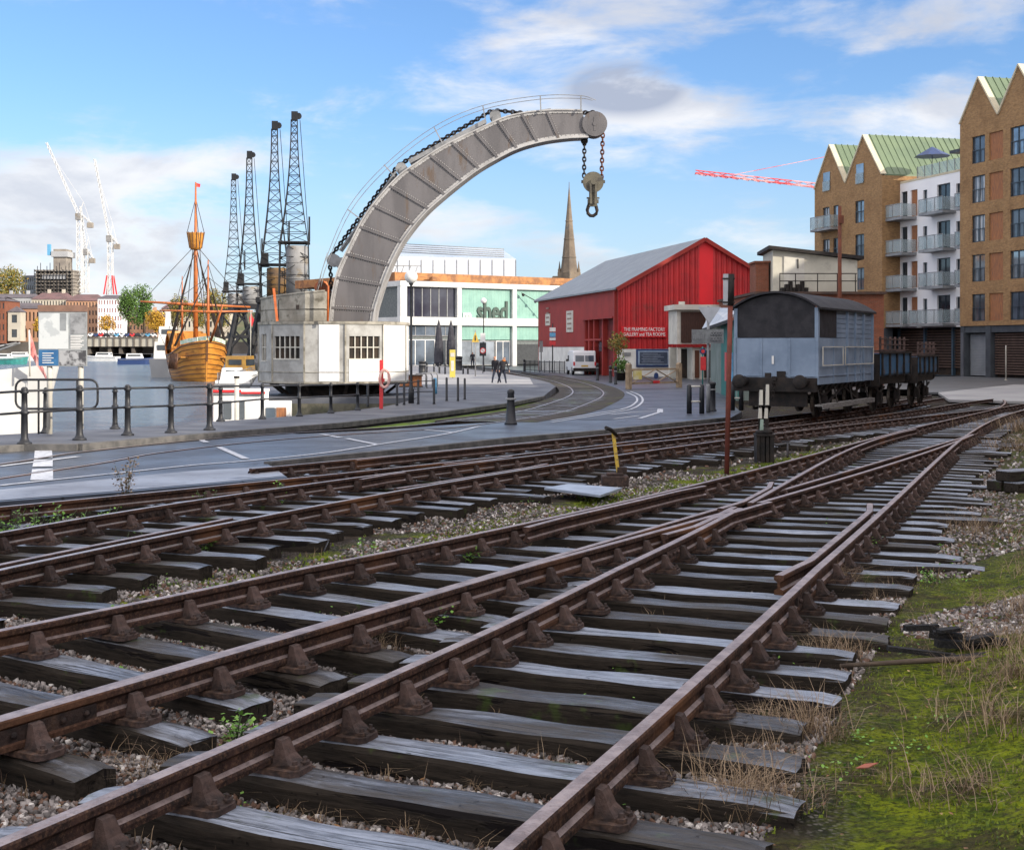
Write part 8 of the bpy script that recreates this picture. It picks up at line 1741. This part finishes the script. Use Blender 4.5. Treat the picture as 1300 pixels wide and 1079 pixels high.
ftree('golden autumn tree in front of the green pair', 197, 432, 391, 34, 462, 'leaf_yellow', 4, 1300); ftree('thin golden tree in front of the office block', 136, 430, 398, 26, 468, 'leaf_yellow', 5, 350); ftree('olive tree behind the bow mast of the ship', 225, 432, 372, 34, 520, 'leaf_olive', 6, 1200)
ftree('tall olive tree right of the ship main mast', 275, 432, 362, 38, 500, 'leaf_olive', 7, 1500); ftree('dark bushy tree behind the lattice cranes', 345, 436, 372, 60, 420, 'leaf_dark', 8, 1500); ftree('dark tree between the cabin and the nearest lattice crane', 402, 438, 360, 44, 400, 'leaf_dark', 9, 1300); ftree('sparse golden tree beside the map board', 52, 434, 398, 22, 470, 'leaf_yellow', 10, 500)
ftree('round olive tree at the end of the far terraces', 250, 430, 378, 30, 560, 'leaf_olive', 11, 900)
# ================================================================ grass, weeds, debris
def blades(mb, x, y, z, n, h, spread, r, wd=.004, lean=.5):
    for _ in range(n):
        a = r.uniform(0, 6.28); d = r.uniform(0, spread); px, py = x + d * math.cos(a), y + d * math.sin(a); hh = h * r.uniform(.4, 1.1); la = r.uniform(0, 6.28); lx, ly = math.cos(la) * hh * lean * r.random(), math.sin(la) * hh * lean * r.random(); wx, wy = -math.sin(la) * wd, math.cos(la) * wd
        mb.add([(px - wx, py - wy, z), (px + wx, py + wy, z), (px + lx * .5 + wx * .7, py + ly * .5 + wy * .7, z + hh * .6), (px + lx * .5 - wx * .7, py + ly * .5 - wy * .7, z + hh * .6), (px + lx * 1.5, py + ly * 1.5, z + hh * (.95 - .3 * abs(lx) / max(hh, .01)))], [(0, 1, 2, 3), (3, 2, 4)])
r = random.Random(11)
# dry grass: along the right-hand rail, between sleepers and on the bank
mb = MB()
for _ in range(1150):
    y = 4.4 + 12 * r.random() ** 1.6; x = drail(y) + r.choice([r.gauss(.42, .28), r.uniform(.9, 3.2), r.uniform(-1.5, .3), r.gauss(.35, .2)])
    if mnoise.noise(Vector((x * 1.1, y * 1.1, 21))) < -.02: continue
    blades(mb, x, y, ground_h(x, y) - .005, r.randint(8, 22), r.uniform(.05, .15), r.uniform(.05, .16), r, .0014, 1.6)
for cx_, cy_, n, h, sp in [(drail(5.6) + .62, 5.6, 240, .26, .25), (drail(6.6) + .72, 6.6, 150, .24, .22), (drail(10.4) + .28, 10.6, 170, .30, .18), (3.42, 8.1, 230, .24, .32), (3.0, 7.4, 130, .18, .3), (drail(8.3) + .55, 8.3, 110, .22, .2), (4.9, 14.0, 150, .28, .35), (6.7, 15.5, 150, .3, .3), (2.35, 6.4, 140, .15, .35), (10.4, 27.5, 150, .4, .8), (13.6, 36, 220, .5, 1.5), (14.5, 37, 160, .5, 1.2), (2.75, 7.35, 260, .14, .35), (3.1, 8.1, 220, .13, .4), (3.5, 9.1, 200, .15, .4), (4.3, 10.3, 200, .15, .5), (5.0, 11.7, 180, .15, .6), (5.7, 12.9, 160, .15, .6), (1.9, 5.6, 120, .14, .3), (-.9, 8.4, 110, .20, .18), (-1.6, 6.2, 110, .15, .3), (1.3, 6.8, 60, .16, .2)]:
    blades(mb, cx_, cy_, ground_h(cx_, cy_) - .01, int(n * 1.7), h, sp * 1.15, r, .0019 if cy_ < 20 else .004, 1.5)
for _ in range(160):
    y = 5 + 24 * r.random(); x = r.uniform(-.38 * y, drail(y) - .2)
    if x < np.interp(y, [p.y for p in RW], [p.x for p in RW]) - .5: continue
    blades(mb, x, y, ground_h(x, y), r.randint(4, 12), r.uniform(.06, .16), .10, r, .0022, .9)
o = mb.build('dry_grass', M['weed_dry'], recalc=False); stuff(o); o['label'] = 'dry straw coloured grass along the rails and on the bank'
# moss and fine green blades on the bank
mb = MB()
for _ in range(80000):
    y = 4.3 + 13 * r.random() ** 1.3; x = drail(y) + .55 + 4.9 * r.random()
    if mnoise.noise(Vector((x * 1.3, y * 1.3, 5))) + .35 * mnoise.noise(Vector((x * 5, y * 5, 5))) < -.06: continue
    z = ground_h(x, y); s_ = r.uniform(.003, .009); a = r.uniform(0, 6.28)
    mb.add([(x - s_ * math.cos(a), y - s_ * math.sin(a), z - .004), (x + s_ * math.cos(a), y + s_ * math.sin(a), z - .004), (x + r.uniform(-.008, .008), y + r.uniform(-.008, .008), z + s_ * r.uniform(.7, 2.2))], [(0, 1, 2)])
for _ in range(9000):
    y = 11 + 18 * r.random(); x = .53 * y - 8.05 + r.gauss(0, .35)
    if mnoise.noise(Vector((x * 1.1, y * 1.1, 15))) < -.1: continue
    z = ground_h(x, y); s_ = r.uniform(.008, .02); a = r.uniform(0, 6.28)
    mb.add([(x - s_ * math.cos(a), y - s_ * math.sin(a), z - .004), (x + s_ * math.cos(a), y + s_ * math.sin(a), z - .004), (x + r.uniform(-.02, .02), y, z + s_ * r.uniform(1, 2.4))], [(0, 1, 2)])
leafmat('moss_green', (0.10, 0.15, 0.01), (0.24, 0.29, 0.015), (.05, .08, .01)); o = mb.build('moss', M['moss_green'], recalc=False); stuff(o); o['label'] = 'bright green moss carpet on the bank and between the tracks'
# leafy weeds: each plant its own thing
def weed(label, p, h, w_, seed, mat='weed_green', n=60, ls=.022):
    t_ = thing('weed', label, 'plant', tuple(p), 0, 'weeds growing between the rails'); rr = random.Random(seed); mb = MB(); mt = MB()
    for s_ in range(rr.randint(5, 8)):
        a = rr.uniform(0, 6.28); top_ = Vector((math.cos(a) * w_ * rr.random(), math.sin(a) * w_ * rr.random(), h * rr.uniform(.5, 1))); mt.tube([(0, 0, -.02), tuple(top_ * .5 + Vector((0, 0, h * .1))), tuple(top_)], .003, 4)
        for q_ in range(n // 6):
            f_ = rr.uniform(.25, 1.0); c = top_ * f_ + Vector((rr.gauss(0, 1), rr.gauss(0, 1), rr.gauss(0, .6))) * ls * 1.2; d = Vector((rr.gauss(0, 1), rr.gauss(0, 1), rr.gauss(.3, .5))).normalized(); e = d.cross(Vector((0, 0, 1))).normalized(); l = ls * rr.uniform(.6, 1.4)
            mb.add([c, c + d * l * .5 + e * l * .45, c + d * l * 1.1, c + d * l * .5 - e * l * .45], [(0, 1, 2, 3)])
    mt.build('stem', M['leaf_dark'], t_); mb.build('leaves', M[mat], t_, recalc=False)
WD = [(598, 714, .16, .12, 'leafy weed between sleepers behind the second rail from the left'), (548, 800, .13, .12, 'weed beside the chair in the middle foreground'), (466, 728, .22, .12, 'tall weed clump left of the weed pair near the near track'), (452, 742, .16, .10, 'small weed at the foot of the tall clump'), (115, 812, .12, .08, 'small weed at the lower left by the rail'), (140, 806, .15, .07, 'upright weed by the lower left chair'), (265, 700, .12, .14, 'low bright weed right of the middle left rails'), (155, 706, .20, .14, 'round weed between the check rail and the shiny rail'), (192, 698, .16, .12, 'flat weed beside the round one'), (354, 644, .26, .07, 'tall thin bright weed by the end of the slab'), (262, 652, .22, .18, 'leafy weed at the edge of the concrete apron'), (14, 690, .30, .22, 'bushy weeds at the left edge below the apron'), (42, 686, .26, .2, 'weed clump right of the bushy one at the left edge'), (74, 682, .24, .2, 'weed with yellow leaves near the dry plant'), (100, 677, .2, .15, 'little weed left of the tall dry plant'), (136, 672, .19, .14, 'short weed just left of the tall dry plant'), (300, 930, .10, .1, 'tiny weed at the bottom by the sleeper end'), (690, 548, .0, .0, '')]
for i, (px, py, h, w_, l) in enumerate(WD):
    if not l: continue
    g = G(px, py, .0); g.z = ground_h(g.x, g.y); weed(l, g, h * 1.6, w_ * 1.25, i, n=100, ls=.026)
g = G(161, 640, .05); weed('tall brown dry plant standing against the concrete apron', g, .58, .24, 33, 'weed_dry', 420, .03)
for i, (px, py, l) in enumerate([(1105, 698, 'green weed at the ends of the sleepers on the right'), (1068, 712, 'weed beside the broken sleeper end'), (1130, 668, 'small weed by the right hand sleeper ends'), (1185, 742, 'weed among the gravel at the right')]):
    g = G(px, py, .0); weed(l, g, .14, .12, 50 + i)
# tiny seedlings and ivy between the sleepers, too many to count
mb = MB()
for _ in range(260):
    y = 5 + 17 * r.random(); x = r.uniform(-.38 * y, drail(y) + 2.2)
    if x < np.interp(y, [p.y for p in RW], [p.x for p in RW]) + .1 or mnoise.noise(Vector((x * .9, y * .9, 33))) < .0: continue
    z = ground_h(x, y) + .01; sp_2 = r.uniform(.03, .10)
    for _k in range(r.randint(10, 34)):
        c = Vector((x + r.gauss(0, sp_2), y + r.gauss(0, sp_2), z + abs(r.gauss(0, .03)))); d = Vector((r.gauss(0, 1), r.gauss(0, 1), .4)).normalized(); e = d.cross(Vector((0, 0, 1))).normalized(); l = r.uniform(.010, .024); mb.add([c, c + d * l * .5 + e * l * .4, c + d * l, c + d * l * .5 - e * l * .4], [(0, 1, 2, 3)])
o = mb.build('seedlings', M['weed_green'], recalc=False); stuff(o); o['label'] = 'small green seedlings scattered over the ballast between the rails'
# heap of burnt wood on the bank
g = G(1198, 783, .25); db = thing('burnt_wood', 'heap of charred black wood lying on the mossy bank', 'debris', (g.x, g.y, ground_h(g.x, g.y))); r2 = random.Random(5)
for k_ in range(9):
    mb = MB(); a = r2.uniform(-.5, .5); L = r2.uniform(.12, .42); c = Vector((r2.gauss(0, .14), r2.gauss(0, .08), .03 + .015 * k_)); d = Vector((math.cos(a), math.sin(a), r2.uniform(-.15, .15))) * L / 2; mb.beam(c - d, c + d, r2.uniform(.03, .07), r2.uniform(.02, .05)); mb.build('charred_stick', mk('char', (.012, .012, .013), (.03, .028, .027), .7, 20, .8), db)
g = G(1195, 797, .25); mb = MB(); mb.tube([(-.6, -.02, .02), (-.1, .02, .04), (.5, .10, .05), (.75, .2, .06)], [.012, .018, .015, .008], 6); o = mb.build('stick', M['bark']); o.location = (g.x, g.y, ground_h(g.x, g.y)); tag(o, 'long thin branch lying in front of the burnt wood', 'branch')
g = G(1100, 957, .1); mb = MB(); mb.add([(-.05, 0, .01), (0, -.025, .02), (.055, .0, .035), (0, .03, .02), (-.05, 0, .014), (0, -.025, .024), (.055, .0, .039), (0, .03, .024)], [(0, 1, 2, 3), (7, 6, 5, 4)]); o = mb.build('fallen_leaf', mk('leaf_red', (.35, .10, .06), (.28, .12, .06), .6)); o.location = (g.x, g.y, ground_h(g.x, g.y) + .02); tag(o, 'single reddish fallen leaf on the moss at the bottom', 'leaf')
# old sleeper block at the right edge
g = G(1296, 618, .1); t_ = thing('timber_stack', 'dark old timber baulks stacked at the right edge of the picture', 'timber', (g.x, g.y, ground_h(g.x, g.y)), math.radians(28))
for k_, (y0, z0) in enumerate(((0, 0), (.3, 0), (.14, .15))): mb = MB(); mb.box(-.05, 2.2, y0, y0 + .26, z0, z0 + .145); mb.build('baulk', M['sleeper_wood'], t_, .01)
# scattered fallen leaves and twigs
mb = MB()
for _ in range(900):
    y = 4.5 + 13 * r.random() ** 1.3; x = r.uniform(-.4 * y, drail(y) + 4.5); 
    if x < np.interp(y, [p.y for p in RN], [p.x for p in RN]): continue
    z = ground_h(x, y) + .022; a = r.uniform(0, 6.28); s_ = r.uniform(.008, .02); ca, sa = math.cos(a) * s_, math.sin(a) * s_; mb.add([(x - ca, y - sa, z), (x + sa * .5, y - ca * .5, z + .005), (x + ca, y + sa, z + r.uniform(0, .012)), (x - sa * .5, y + ca * .5, z + .004)], [(0, 1, 2, 3)])
leafmat('litter', (.22, .11, .04), (.10, .05, .03), (.32, .22, .08)); o = mb.build('leaf_litter', M['litter'], recalc=False); stuff(o); o['label'] = 'tiny fallen leaves scattered over ballast and moss'
